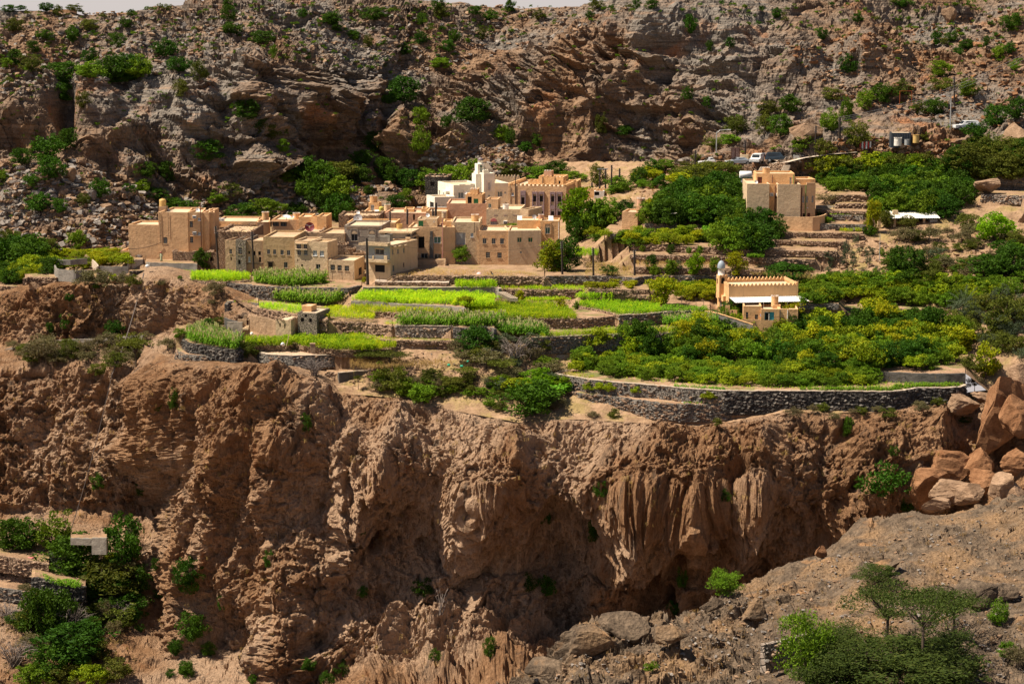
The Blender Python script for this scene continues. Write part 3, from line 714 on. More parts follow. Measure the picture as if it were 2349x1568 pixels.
T([(E2, [(20,398),(300,390),(780,382)])], -2.6,.75, M_GREYW, 'grey field wall right of the mosque', 8, M_SOIL, stones=.5)
T([(E2, [(800,388),(1100,396),(1560,402)])], -2.6,.7, M_RUBBLE, 'tumbled stone wall left of the palm', 8, M_SOIL, stones=1.2)
T([(E2, [(0,338),(200,338),(392,342)])], -1.6,.9, M_GREYW, 'short grey wall behind the dead tree', 6, M_SOIL, stones=.5)
T([(E1, [(225,66),(600,60),(860,66),(1000,72),(1150,82),(1190,96),(1232,74),(1400,60),(2075,62)]),(D3, [(600,346)])], .45,1.25, M_GREYW, 'long grey wall along the lane left of the mosque', 8, M_EARTH, stones=.5, indiv=60)
T([(D3, [(700,348),(1000,352),(1205,356)])], .45,1.3, M_DARKW, 'dark stone wall behind the mosque roof', 8, M_EARTH, stones=.8)
T([(D3, [(1212,398),(1500,402),(1740,402),(1765,425)])], -.2,1.1, M_DARKW, 'dark wall below the wide round bush', 8, M_EARTH, stones=.8)
T([(C2, [(745,1388),(1100,1392),(1400,1395),(1720,1398)]),(D3, [(980,262),(1190,266)])], 1.5,.95, M_RUBBLE, 'brown terrace wall behind the row of young trees', 6, M_EARTH, stones=1., indiv=30)
T([(C2, [(680,1232),(1000,1236),(1400,1240),(1790,1242),(2100,1262)]),(D1, [(1050,1372),(1300,1380),(1630,1386)])], 2.9,.8, M_RUBBLE, 'long brown terrace wall below the dry strip of soil', 6, M_EARTH, stones=1., indiv=60)
T([(C2, [(700,1100),(1000,1108),(1330,1126),(1650,1142)]),(D1, [(840,1274),(1100,1278),(1500,1286),(1885,1296)])], 4.0,.95, M_RUBBLE, 'terrace wall under the hedge of lime bushes', 6, M_EARTH, stones=.8, indiv=60)
T([(D1, [(1130,1160),(1320,1166),(1600,1175),(1985,1186)])], 4.9,.65, M_RUBBLE, 'terrace wall two steps below the tan house', 6, M_EARTH, stones=.9)
T([(D1, [(1040,1070),(1300,1075),(1700,1078),(2182,1083)])], 5.8,.8, M_RUBBLE, 'terrace wall at the foot of the tan house', 6, M_EARTH, stones=.8)
T([(D1, [(1690,976),(1900,976),(2200,983)])], 6.9,.9, M_GREYW, 'grey terrace wall right of the round corner of the tan house', 5, M_EARTH, stones=.4)
T([(D1, [(1780,866),(1950,869),(2185,881)])], 7.9,.8, M_GREYW, 'dark stone wall under a strip of clover', 5, M_SOIL, stones=.7)
T([(D1, [(1640,813),(1900,823),(2232,833)])], 8.5,.4, M_RUBBLE, 'thin stone edging above the strip of clover', 4, M_EARTH, stones=.6)
T([(D1, [(1635,758),(1750,760),(1862,766)])], 8.9,.6, M_CONC, 'short smooth wall beside the tan house', 4, M_EARTH)
T([(D1, [(1865,742),(2100,739),(2323,736)]),(D2, [(640,736)])], 9.3,1.2, M_RUBBLE, 'pinkish rubble wall, second one below the upper orchard', 5, M_EARTH, stones=1.3, indiv=80)
T([(D2, [(60,640),(300,637),(600,640),(785,646)])], 10.5,1.3, M_RUBBLE, 'pinkish rubble wall right below the upper orchard', 8, M_EARTH, stones=1.3, indiv=100)
T([(D2, [(1815,632),(2000,635),(2311,646),(2440,650)])], 10.6,1.55, M_MORTAR, 'stone studded grey wall under the great boulder', 8, M_EARTH, stones=.55, indiv=120)
T([(D2, [(1645,743),(1900,751),(2311,760),(2440,765)])], 8.8,1.6, M_MORTAR, 'stone studded wall below the strip of bright grass', 6, M_SOIL, stones=.75, indiv=160)
T([(D2, [(1570,861),(1900,871),(2311,887),(2440,890)])], 7.3,1.1, M_RUBBLE, 'brown wall third below the great boulder', 5, M_EARTH, stones=.6)
T([(D2, [(1300,962),(1540,962)])], 5.7,1.3, M_GREYW, 'grey stone wall right of the tin roofed shed', 5, M_EARTH, stones=.7)
T([(D2, [(2090,972),(2311,987),(2440,990)])], 6.1,.8, M_RUBBLE, 'short wall at the right edge above the round bush', 5, M_EARTH, stones=.6)
T([(D2, [(2140,1077),(2311,1072),(2440,1075)])], 5.0,.7, M_RUBBLE, 'lowest short wall at the right edge', 5, M_EARTH, stones=.6)
for q, (y0, z, x0, x1, lab) in enumerate(((1195,4.0,380,640, 'highest'),(1268,3.2,280,640, 'second highest'),(1332,2.5,290,640, 'third'),(1388,1.8,-120,600, 'fourth'),(1492,.9,-120,640, 'lowest'))):
    T([(D2, [(x0, y0),((x0 + x1) / 2, y0 + 4),(x1, y0 + 10)])], z, .7, M_RUBBLE, f'{lab} rough step of boulders among the grey saplings', 4, M_EARTH, stones=1.5, rough=.2, indiv=24, name='rock_step')
T([(C2, [(430,976),(650,973),(900,976),(1130,978),(1280,972),(1560,968)])], 5.2,.9, M_GREYW, 'wall under the little pump house', 7, M_EARTH, stones=.6)
T([(C2, [(860,850),(1000,852),(1260,856)])], 6.4,.8, M_GREYW, 'dark wall half hidden by trees right of the pump house', 6, M_EARTH, stones=.5)
# the left yard and its garden walls
T([(E3, [(-300,640),(0,640),(150,642),(275,640)])], -3.35,1.3, M_RUBBLE, 'straight stone wall below the orchard at the left edge', 12, M_SOIL, stones=.8, indiv=60)
T([(E3, [(262,560),(280,545),(430,545),(595,548)])], -1.3,1.1, M_RUBBLE, 'dry stone wall piece between orchard and block wall', 8, M_SOIL, stones=1.4, indiv=80)
T([(E3, [(566,420),(580,450),(605,461),(780,476),(955,470),(975,468)])], .05,1.9, M_BLOCK, 'curved grey block wall of the lower walled garden', 0, None, thick=.22, name='block_wall')
T([(E3, [(580,360),(740,362),(912,350)])], .6,.9, M_BLOCK, 'rear block wall of the lower walled garden', 0, None, thick=.22, name='block_wall')
T([(E3, [(962,362),(985,385),(1012,412),(1014,432)])], .35,1.2, M_COPE, 'pale stub wall between the two walled gardens', 0, None, thick=.22, name='garden_wall')
T([(E3, [(1012,430),(1180,434),(1340,433)])], .1,2.0, M_BLOCK, 'grey block wall of the upper walled garden', 0, None, thick=.22, name='block_wall')
T([(E3, [(1240,322),(1330,345),(1420,348),(1495,354)])], .9,1.0, M_BLOCK, 'curved block wall before the little tan outhouse', 0, None, thick=.22, name='block_wall')
T([(E3, [(1342,376),(1420,362),(1492,358)])], .9,1.9, M_COPE, 'tan rendered wall at the yard gate', 3, M_EARTH, thick=.25, name='garden_wall')
T([(E3, [(1528,385),(1560,392),(1750,396),(2000,402),(2060,404)])], .55,1.3, M_BLOCK, 'long grey block wall of the yard where the man stands', 6, M_EARTH, thick=.22, name='block_wall')
T([(E3, [(1712,478),(1850,482),(1995,486)])], -.6,1.6, M_GREYW, 'grey wall below the yard on the cliff top', 5, M_SOIL, stones=.5)
T([(E3, [(1355,482),(1480,478),(1578,468)])], -.5,1.8, M_DARKW, 'dark wall under the heap of rubbish by the gate', 5, M_EARTH, stones=.5)
# the aqueduct path under the left crag: it climbs along the ledge
p = []
for (x, y), Y in zip([E3(40,1300), E3(200,1262), E3(400,1226), E3(700,1196), E3(1000,1190), E3(1300,1160), E3(1490,1152)], [325,324,323.5,323,322,319,316]):
    p.append(atY(x, y, Y)[:])
wall(p, 1.1, M_CONC, 'thin grey channel wall following the ledge across the left cliff', thick=.5, name='channel_wall')
# the ground between the walls steps up with them
X, Yv, Z = VG[..., 0].astype(np.float64), VG[..., 1].astype(np.float64), VG[..., 2].copy()
U = X / Yv
for p, z in EDGES:
    u = p[:, 0] / p[:, 1]; o = np.argsort(u)
    ye = np.interp(U, u[o], p[o, 1]); out = np.maximum(np.maximum(u.min() - U, U - u.max()),0) * Yv
    cand = z - .14 - out * .9 - np.clip(Yv - ye - 16,0, None) * .3
    m = (Yv > ye + .25) & (out < 3.5) & VG_OK
    Z = np.where(m & (cand > Z), cand, Z)
rough = fbm(VG / 2.1,4) * .16
VG[..., 2] = Z + rough
village_ground = tag(link('village_ground', grid_mesh('village_ground', VG, M_EARTH)), kind='structure')
DEPTH = {}
GS = 3.0
def splat(key, g):
    """the nearest surface seen from the camera's stand, per 3-pixel cell of the sheet"""
    for ax in (0,1):
        m = (np.take(g, range(1, g.shape[ax]), ax) + np.take(g, range(0, g.shape[ax] - 1), ax)) / 2
        out = np.empty(tuple(s * 2 - 1 if a == ax else s for a, s in enumerate(g.shape)), np.float32)
        sl = [slice(None)] * 3; sl[ax] = slice(0, None, 2); out[tuple(sl)] = g; sl[ax] = slice(1, None, 2); out[tuple(sl)] = m; g = out
    p = g.reshape(-1,3); y = p[:, 1] * CP - (p[:, 2] - CAM_H) * SP
    ok = y > 5; p, y = p[ok], y[ok]
    i = np.floor((CX + FP * p[:, 0] / y + 300) / GS).astype(int); j = np.floor((CY - FP * (p[:, 1] * SP + (p[:, 2] - CAM_H) * CP) / y + 300) / GS).astype(int)
    W_, H_ = 1000,760; m = (i >= 0) & (i < W_) & (j >= 0) & (j < H_)
    D = np.full(W_ * H_, 1e9, np.float32); np.minimum.at(D, (j * W_ + i)[m], p[m, 1].astype(np.float32)); DEPTH[key] = D.reshape(H_, W_)
for k_, g_ in (('hill', HILL_G),('cliff', CLIFF_G),('left', LEFT_G),('near', NEAR_G),('ground', VG)): splat(k_, g_)
ALLK = ('hill', 'cliff', 'left', 'near', 'ground')
def hit(sx, sy, keys=None):
    i, j = int((sx + 300) / GS), int((sy + 300) / GS); best = None
    for k in keys or ALLK:
        D = DEPTH[k]
        if not (1 <= i < 999 and 1 <= j < 759): continue
        y = D[j, i]
        if y > 1e8: y = D[j - 1:j + 2, i - 1:i + 2].min()
        if y < 1e8 and (best is None or y < best[1]): best = (k, float(y))
    return None if best is None else (atY(sx, sy, best[1]), None, best[0])
def hy(cf, x, y, d=.6): return hit(*cf(x, y),('ground', 'hill'))[0].y - d
# ------------------------------------------------------------------ houses
TAN = plaster('tan_plaster', (.60,.37,.20))
TAN2 = plaster('pale_tan_plaster', (.58,.42,.26),.3)
ORANGE = plaster('apricot_plaster', (.68,.40,.19),.3)
PINK = plaster('pinkish_plaster', (.56,.32,.20),.3)
MUD = plaster('old_mud_plaster', (.40,.265,.16),.75,(.13,.10,.075),.09)
GREYP = plaster('grey_cement_render', (.33,.27,.21),.6,(.10,.09,.075))
CREAM = plaster('cream_paint', (.80,.74,.60),.12)
BLUEG = plaster('faded_blue_grey_paint', (.36,.38,.38),.5,(.12,.11,.10))
LIME = plaster('white_limewash', (.72,.66,.58),.25)
ROOFM = plaster('sandy_roof_screed', (.56,.43,.29),.4,(.25,.18,.11))
ROOFMUD = earth('mud_roof', (.40,.27,.17),(.56,.40,.26),(.42,.30,.12),.6)
RUBH = stone_wall_mat('rubble_house_wall', (.30,.19,.12),(.44,.30,.20),(.20,.135,.09),3.2)
RUBG = stone_wall_mat('greyish_house_stone', (.22,.18,.14),(.36,.29,.22),(.20,.165,.13),3.0)
GLASS = plain('dark_window_glass', (.018,.022,.024),.12,0,.5)
GLASSG = plain('green_window_glass', (.02,.09,.05),.12,0,.5)
GLASSB = plain('blue_grey_window_glass', (.10,.15,.18),.12,0,.5)
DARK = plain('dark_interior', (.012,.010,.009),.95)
WHITE = plain('white_paint', (.78,.77,.74),.5)
METAL = plain('grey_painted_metal', (.35,.35,.34),.5,.2)
IRON = plain('rusty_iron', (.07,.05,.04),.7)
WOODD = plain('dark_wood', (.035,.025,.019),.85)
GREEND = plain('green_door_paint', (.02,.16,.06),.5)
BROWND = plain('red_brown_door_paint', (.16,.035,.022),.6)
MAUVE = plaster('mauve_render', (.28,.19,.19),.3)
ROSE = plain('rose_paint', (.48,.14,.13),.6)
PIPE = plain('brown_drain_pipe', (.14,.055,.04),.5)
TINROOF = plain('pale_corrugated_sheet', (.72,.68,.60),.5)
class Face:
    """a wall plane with a surveying frame; w runs into the wall"""
    def __init__(s, p0, ang, root):
        s.p0 = Vector((p0[0], p0[1], 0)); s.c, s.s = math.cos(ang), math.sin(ang); s.ang = ang; s.root = root
    def uz(s, sx, sy):
        a, y, zc = ray(sx, sy); k = (s.p0.x * s.s - s.p0.y * s.c) / (a * s.s - y * s.c)
        return (k * a - s.p0.x) * s.c + (k * y - s.p0.y) * s.s, CAM_H + k * zc
    def P(s, u, z, w=0.):
        o = s.root.location
        return (s.p0.x + u * s.c - w * s.s - o[0], s.p0.y + u * s.s + w * s.c - o[1], z - o[2])
    def quad(s, mb, u0, z0, u1, z1, w=0., m=0): mb.quad(s.P(u0, z0, w), s.P(u1, z0, w), s.P(u1, z1, w), s.P(u0, z1, w), m=m)
    def box(s, mb, u0, z0, u1, z1, w0, w1, m=0):
        c = [s.P(u, z, w) for w in (w0, w1) for u, z in ((u0, z0),(u1, z0),(u1, z1),(u0, z1))]
        n = len(mb.v); mb.v += c
        for f in ((0,1,2,3),(5,4,7,6),(4,0,3,7),(1,5,6,2),(3,2,6,7),(4,5,1,0)):
            mb.f.append(tuple(n + i for i in f)); mb.m.append(m)
    def arch(s, mb, uc, z, r, w0, w1, n=8, m=0, rise=1.0):
        pts = [(uc + r * math.cos(math.pi * k / n), z + r * rise * math.sin(math.pi * k / n)) for k in range(n + 1)]
        mb.quad(*[s.P(u, q, w0) for u, q in pts][::-1], m=m)
        for i in range(n):
            (a, b),(c, d) = pts[i], pts[i + 1]
            mb.quad(s.P(a, b, w0), s.P(a, b, w1), s.P(c, d, w1), s.P(c, d, w0), m=m)
def wall_plane(mb, F, L, z0, z1, rects, reveal=.16):
    us = sorted({0., L} | {r[0] for r in rects} | {r[2] for r in rects}); zs = sorted({z0, z1} | {r[1] for r in rects} | {r[3] for r in rects})
    us = [u for u in us if 0 <= u <= L]; zs = [z for z in zs if z0 <= z <= z1]
    for i in range(len(us) - 1):
        for j in range(len(zs) - 1):
            um, zm = (us[i] + us[i + 1]) / 2,(zs[j] + zs[j + 1]) / 2
            if any(r[0] < um < r[2] and r[1] < zm < r[3] for r in rects): continue
            F.quad(mb, us[i], zs[j], us[i + 1], zs[j + 1])
    for u0, a, u1, b in rects:
        for (p, q),(r, t) in (((u0, a),(u1, a)),((u1, a),(u1, b)),((u1, b),(u0, b)),((u0, b),(u0, a))):
            mb.quad(F.P(p, q, 0), F.P(p, q, reveal), F.P(r, t, reveal), F.P(r, t, 0))
def window(F, root, r, kind, frame=None):
    u0, a, u1, b = r; w, h = u1 - u0, b - a; d = .14
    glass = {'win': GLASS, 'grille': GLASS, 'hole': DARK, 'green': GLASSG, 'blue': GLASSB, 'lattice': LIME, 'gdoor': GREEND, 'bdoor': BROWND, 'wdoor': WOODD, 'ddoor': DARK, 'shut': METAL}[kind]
    mb = MB(); F.quad(mb, u0, a, u1, b, d)
    nm = 'door' if kind.endswith('door') else 'window'
    win = mb.build(nm, glass, root)
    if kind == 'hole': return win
    fm = frame or (WHITE if kind in ('green', 'blue', 'shut') else IRON if kind == 'grille' else WOODD if kind == 'wdoor' else METAL)
    if kind in ('gdoor', 'bdoor', 'wdoor', 'ddoor'):
        mb = MB(); t = .07
        for x in ((u0, a, u0 + t, b),(u1 - t, a, u1, b),(u0 + t, b - t, u1 - t, b),((u0 + u1) / 2 - .02, a, (u0 + u1) / 2 + .02, b - t)): F.box(mb, *x, d - .05, d - .004)
        mb.build('frame', WOODD if kind != 'gdoor' else GREEND, win)
        return win
    mb = MB(); t = .06
    for x in ((u0, a, u0 + t, b),(u1 - t, a, u1, b),(u0 + t, b - t, u1 - t, b),(u0 + t, a, u1 - t, a + t),((u0 + u1) / 2 - t / 2, a + t, (u0 + u1) / 2 + t / 2, b - t)):
        F.box(mb, *x, d - .05, d - .004)
    mb.build('frame', fm, win)
    if kind in ('grille', 'lattice'):
        mb = MB(); n = max(2, int(w / .22)); k = max(2, int(h / .3))
        for i in range(1, n): F.box(mb, u0 + w * i / n - .014, a, u0 + w * i / n + .014, b, d - .10, d - .07)
        for i in range(1, k): F.box(mb, u0, a + h * i / k - .014, u1, a + h * i / k + .014, d - .12, d - .10)
        mb.build('grille', METAL if kind == 'grille' else GREYP, win)
    mb = MB(); F.box(mb, u0 - .05, a - .07, u1 + .05, a, -.06,.08); mb.build('sill', fm if kind == 'blue' else TAN2, win)
    return win
class Block:
    def __init__(s, root, xl, xr, yt, yb, Y, yaw=0., depth=8., mat=None, roof=None, front=(), right=(), left=(), dig=1.6, par=.3, cf=None, z1=None, z0=None, stones=False, name='wall', par_mat=None):
        cf = cf or (lambda x, y: (x, y)); yaw = R(yaw); s.root = root
        a, y, zc = ray(*cf(xl, (yt + yb) / 2)); x0 = a / y * Y
        F = s.F = Face((x0, Y), yaw, root)
        L = s.L = F.uz(*cf(xr, (yt + yb) / 2))[0]
        s.z1 = z1 if z1 is not None else F.uz(*cf(xl, yt))[1]
        s.zg = z0 if z0 is not None else F.uz(*cf(xl, yb))[1]; zb = s.zg - dig
        s.depth = depth
        c, q = F.c, F.s
        s.Rf = Face((x0 + L * c, Y + L * q), yaw + math.pi / 2, root)
        s.Bf = Face((x0 + L * c - depth * q, Y + L * q + depth * c), yaw + math.pi, root)
        s.Lf = Face((x0 - depth * q, Y + depth * c), yaw - math.pi / 2, root)
        mb = MB(); s.wins = []
        for fc, ln, ops in ((F, L, front),(s.Rf, depth, right),(s.Bf, L, ()),(s.Lf, depth, left)):
            rects = []
            for o in ops:
                k, xa, ya, xb, yb_ = o[:5]
                ua, za = fc.uz(*cf(xa, yb_)); ub, zb2 = fc.uz(*cf(xb, ya))
                ua, ub = max(.08, min(ua, ub)), min(ln - .08, max(ua, ub)); za, zb2 = max(zb + .1, min(za, zb2)), min(s.z1 - .05, max(za, zb2))
                if ub - ua < .08 or zb2 - za < .08: continue
                rects.append((ua, za, ub, zb2)); s.wins.append((fc, rects[-1], k, o[5] if len(o) > 5 else None))
            wall_plane(mb, fc, ln, zb, s.z1, rects)
        t = .22
        for u0, w0, u1, w1 in ((0,0, L, t),(0, depth - t, L, depth),(0, t, t, depth - t),(L - t, t, L, depth - t)):
            mb.quad(F.P(u0, s.z1, w0), F.P(u1, s.z1, w0), F.P(u1, s.z1, w1), F.P(u0, s.z1, w1))
        for (ua, wa),(ub, wb) in (((t, t),(L - t, t)),((L - t, t),(L - t, depth - t)),((L - t, depth - t),(t, depth - t)),((t, depth - t),(t, t))):
            mb.quad(F.P(ua, s.z1, wa), F.P(ub, s.z1, wb), F.P(ub, s.z1 - par, wb), F.P(ua, s.z1 - par, wa))
        s.wall = mb.build(name, mat, root)
        mb = MB(); mb.quad(F.P(t, s.z1 - par, t), F.P(L - t, s.z1 - par, t), F.P(L - t, s.z1 - par, depth - t), F.P(t, s.z1 - par, depth - t))
        mb.build('roof', roof or ROOFM, root)
        for fc, r, k, fm in s.wins: window(fc, root, r, k, fm)
        if stones:
            r = np.random.default_rng(int(L * 100)); k = int((L + depth) * 2 * 3.2)
            tt = r.uniform(0,2 * (L + depth), k); pos = []
            for q_ in tt:
                u, w_ = (q_, .1) if q_ < L else (L - .1, q_ - L) if q_ < L + depth else (2 * L + depth - q_, depth - .1) if q_ < 2 * L + depth else (.1,2 * (L + depth) - q_)
                pos.append(F.P(u + r.normal(0,.08), s.z1 + r.uniform(-.05,.14), w_ + r.normal(0,.08)))
            sc = r.uniform(.18,.45, k)
            V, Fc = batch(ROCKS_S, pos, np.stack([sc * 1.4, sc, sc * .7], -1), r.uniform(0,6.3, k))
            tag(link('loose_stone', np_mesh('loose_stone', V, Fc, M_STONES[0]), None, root), kind='stuff')
            k = int(L * depth * .55); pos = [F.P(r.uniform(.3, L - .3), s.z1 - par + .03, r.uniform(.3, depth - .3)) for _ in range(k)]
            sc = r.uniform(.12,.34, k)
            V, Fc = batch(ROCKS_S, pos, np.stack([sc * 1.4, sc, sc * .6], -1), r.uniform(0,6.3, k))
            tag(link('roof_rubble', np_mesh('roof_rubble', V, Fc, M_STONES[1]), None, root), kind='stuff')
    def merlons(s, faces, size=.42, gap=.42, h=.5, mat=None, rounded=False):
        me = None
        for fc, ln in faces:
            n = max(2, int((ln + gap) / (size + gap)))
            for i in range(n):
                u = (i + .5) * ln / n
                if me is None:
                    mb = MB(); mb.box(-size / 2,-.13,0, size / 2,.13, h * .7)
                    mb.lathe([(size * .5, h * .7),(size * .42, h * .85),(.01, h)], 8)
                    me = mb.mesh('merlon', mat)
                o = link('merlon', me, None, s.root); o.location = fc.P(u, s.z1 + .002,.12); o.rotation_euler = (0,0, fc.ang)
def house(name, label, cat, cf, xl, yb, Y, group=None):
    a = atY(*cf(xl, yb), Y)
    return tag(thing(name, label, cat, tuple(a),0, group), kind='thing')
def fpart(name, mat, blk, fc, cf, items, w0=-.12, w1=0., parent=None):
    """boxes on a face given as pixel rectangles, joined into one part"""
    mb = MB()
    for it in items:
        x0, y0, x1, y1 = it[:4]; ua, za = fc.uz(*cf(x0, y1)); ub, zb = fc.uz(*cf(x1, y0))
        fc.box(mb, min(ua, ub), min(za, zb), max(ua, ub), max(za, zb), it[4] if len(it) > 4 else w0, it[5] if len(it) > 5 else w1)
    return mb.build(name, mat, parent or blk.root)
def ac_unit(blk, fc, cf, x0, y0, x1, y1):
    b = fpart('air_conditioner', WHITE, blk, fc, cf, [(x0, y0, x1, y1)], -.42,.05)
    mb = MB(); ua, za = fc.uz(*cf(x0, y1)); ub, zb = fc.uz(*cf(x1, y0))
    for i in range(5):
        z = za + (zb - za) * (i + .6) / 6; fc.box(mb, ua + .05, z, ub - .05, z + .035,-.45,-.421)
    mb.build('grille', DARK, b)
def pipe(blk, fc, cf, x, y0, y1, mat=PIPE, r=.05):
    u, z0 = fc.uz(*cf(x, y1)); _, z1 = fc.uz(*cf(x, y0)); mb = MB(); mb.tube([fc.P(u, z0,-.08), fc.P(u, z1,-.08)], r, 6); mb.build('drain_pipe', mat, blk.root)
# --- the big tan house on the left
H = house('tan_house', 'big windowless fronted tan house with a yellow tank at the village left end', 'house', A, 120,870,341)
b = Block(H, 118,530,395,872,341,-6,7, TAN, cf=A)
b = Block(H, 521,915,230,875,340.4,-6,9, TAN, cf=A, front=[('grille', 583,567,635,648)])
pipe(b, b.F, A, 546,235,635, IRON, .04); pipe(b, b.F, A, 655,235,560, IRON, .025)
b = Block(H, 908,1110,234,700,340.1,4,8, TAN, cf=A, front=[('grille', 938,350,976,432),('blue', 1047,303,1083,345),('grille', 943,560,980,638),('blue', 1047,498,1083,538)])
fpart('window_hood', TAN, b, b.F, A, [(932,336,990,348),(940,544,1055,552)], -.5,0)
ac_unit(b, b.F, A, 976,275,1024,313); ac_unit(b, b.F, A, 978,492,1026,530)
pipe(b, b.F, A, 1094,120,690, PIPE, .06)
b = Block(H, 1112,1196,234,700,340.8,-4,8, TAN, cf=A); b = Block(H, 1194,1272,234,560,341.8,8,7, TAN, cf=A, left=())
fpart('tank_plinth', MUD, b, Face(atY(*A(523,200),344)[:2] + (0,),0, H) if False else Face(atY(*A(523,200),344.0)[:2], 0, H), A, [(520,155,620,232)], 0,1.6)
H = house('outhouse', 'tiny tan outhouse with a door beside the big tan house', 'hut', A, 20,835,343)
b = Block(H, 18,130,742,840,343,-4,4, TAN, cf=A, front=[('hole', 50,775,62,802),('wdoor', 103,768,127,838)])
# --- ruins and old houses in the front row
H = house('ruined_house', 'roofless brown stone ruin with a jagged top behind the small round tree', 'house', A, 705,905,338)
b = Block(H, 705,1200,762,908,338,-3,4, RUBH, ROOFMUD, cf=A, stones=True, front=[('hole', 1210,830,1240,888)])
b = Block(H, 1195,1388,768,935,337.6,-8,4, RUBH, ROOFMUD, cf=A, stones=True, front=[('hole', 1208,828,1244,890)])
b = Block(H, 768,1050,665,800,341,0,3, RUBH, ROOFMUD, cf=A, stones=True); b = Block(H, 1040,1310,705,800,341,0,3, RUBH, ROOFMUD, cf=A, stones=True)
H = house('stone_house', 'brown rubble house behind the leaning electric pole', 'house', A, 1330,900,335)
b = Block(H, 1322,1760,495,900,335,-3,12, RUBH, ROOFMUD, cf=A, stones=True)
H = house('long_house', 'low flat tan house with two small dark windows behind the ruins', 'house', A, 1275,600,352)
b = Block(H, 1272,1840,352,600,352,-3,9, TAN, cf=A, front=[('hole', 1610,436,1655,462),('hole', 1708,438,1770,463)]); Block(H, 1840,2010,365,600,351,6,8, TAN, cf=A)
b = Block(H, 1270,1610,428,600,349,-2,3, TAN, cf=A)
H = house('block_shed', 'unpainted grey block shed between the tan house and the rubble house', 'shed', A, 1195,660,343)
b = Block(H, 1195,1325,518,665,343,0,4, M_CONC, cf=A); Block(H, 1195,1325,575,665,342,0,1, MUD, cf=A)
H = house('old_house', 'old mud plastered house with a bare stone middle and small barred windows', 'house', A, 1415,1030,330)
b = Block(H, 1412,1558,605,1030,330,-14,8, MUD, ROOFMUD, cf=A, front=[('grille', 1468,725,1503,790),('hole', 1484,830,1500,876)])
b = Block(H, 1555,1690,600,1030,329.4,-8,8, RUBG, ROOFMUD, cf=A, front=[('grille', 1590,705,1635,795),('hole', 1588,868,1617,930)])
b = Block(H, 1686,1932,612,1030,329.6,-4,8, MUD, ROOFMUD, cf=A, front=[('hole', 1722,752,1745,790),('hole', 1795,750,1818,808),('hole', 1856,755,1889,806),('blue', 1722,825,1750,895),('wdoor', 1866,832,1893,900)])
fpart('drain_spout', IRON, b, b.F, A, [(1700,915,1925,922)], -.05)
H = house('plastered_house', 'smooth mud coloured house with a wooden door and four square windows', 'house', A, 1925,1040,329)
b = Block(H, 1926,2342,560,1050,329,-5,10, plaster('khaki_plaster', (.47,.32,.17),.5), ROOFMUD, cf=A, front=[('win', 1975,728,2013,792),('win', 2056,730,2094,796),('win', 2154,735,2196,802),('win', 2240,740,2284,808),('wdoor', 1990,905,2050,1040),('win', 2200,900,2248,975)])
fpart('door_lintel', WOODD, b, b.F, A, [(1975,892,2060,904)], -.08)
H = house('corner_house', 'tan house with white framed windows left of the low three windowed block', 'house', B, 330,1030,327.6)
b = Block(H, 330,560,610,1035,327.6,-12,6, TAN2, ROOFMUD, cf=B, front=[('grille', 355,655,415,720),('grille', 452,655,500,722),('win', 365,735,415,802),('win', 455,738,505,806),('hole', 366,858,376,890),('hole', 474,864,482,888),('wdoor', 418,928,443,960)])
fpart('window_hood', TAN2, b, b.F, B, [(338,643,508,655),(340,722,505,730)], -.35)
b = Block(H, 548,772,625,1040,327,-16,4.6, TAN2, ROOFMUD, cf=B, front=[('blue', 575,744,630,812, WHITE),('blue', 668,748,722,817, WHITE),('win', 618,928,675,995)])
H = house('low_house', 'low flat roofed block with three windows beside the electric pole', 'house', B, 785,1110,325)
b = Block(H, 785,1132,872,1112,325,-10,6.5, TAN2, cf=B, front=[('grille', 812,935,870,1008),('grille', 905,942,962,1012),('grille', 1002,948,1060,1018)], right=[('wdoor', 1190,960,1235,1085)])
H = house('balcony_house', 'three storey house with grey balconies and an unfinished parapet', 'house', B, 1320,1130,322)
b = Block(H, 1320,1618,660,1135,322,-24,9.5, TAN2, cf=B, front=[('hole', 1408,940,1540,1030),('win', 1412,728,1528,795)], right=[('win', 1645,938,1670,1030),('win', 1640,720,1658,798),('win', 1708,720,1730,790),('win', 1788,705,1808,775),('hole', 1788,905,1806,970)])
fpart('upper_wall', BLUEG, b, b.F, B, [(1324,672,1408,866),(1532,672,1612,866),(1408,672,1532,726),(1408,798,1532,866)], -.03,-.003)
fpart('balcony_slab', TAN2, b, b.F, B, [(1316,866,1618,886),(1312,640,1620,664)], -1.1,-.03)
fpart('balcony_pillar', TAN2, b, b.F, B, [(1416,806,1436,866),(1572,806,1612,866)], -1.1,-.9)
def railing(nm, blk, fc, cf, x0, y0, x1, y1, w, mat, step=.13):
    u0, za = fc.uz(*cf(x0, y1)); u1, zb = fc.uz(*cf(x1, y0)); mb = MB(); n = max(3, int(abs(u1 - u0) / step))
    for i in range(n + 1): u = u0 + (u1 - u0) * i / n; fc.box(mb, u - .02, za, u + .02, zb, w - .015, w + .015)
    for z in (za, zb): fc.box(mb, u0, z - .025, u1, z + .025, w - .03, w + .03)
    return mb.build(nm, mat, blk.root)
railing('balcony_railing', b, b.F, B, 1324,808,1416,866,-1.0, METAL); railing('balcony_railing', b, b.F, B, 1436,808,1572,868,-1.0, METAL)
railing('roof_railing', b, b.F, B, 1238,565,1612,640,-1.0, IRON);
fpart('upper_slab', TAN2, b, b.F, B, [(1232,640,1318,662)], -1.1,1.5)
fpart('block_parapet', M_CONC, b, b.F, B, [(1322,542,1412,652),(1478,545,1608,652)], -.03,.18)
fpart('block_parapet', M_CONC, b, b.Rf, B, [(1622,520,1740,640)], 1.2,1.4)
fpart('window_hood', TAN2, b, b.Rf, B, [(1636,684,1672,700),(1706,672,1740,690),(1786,660,1816,680)], -.4,0)
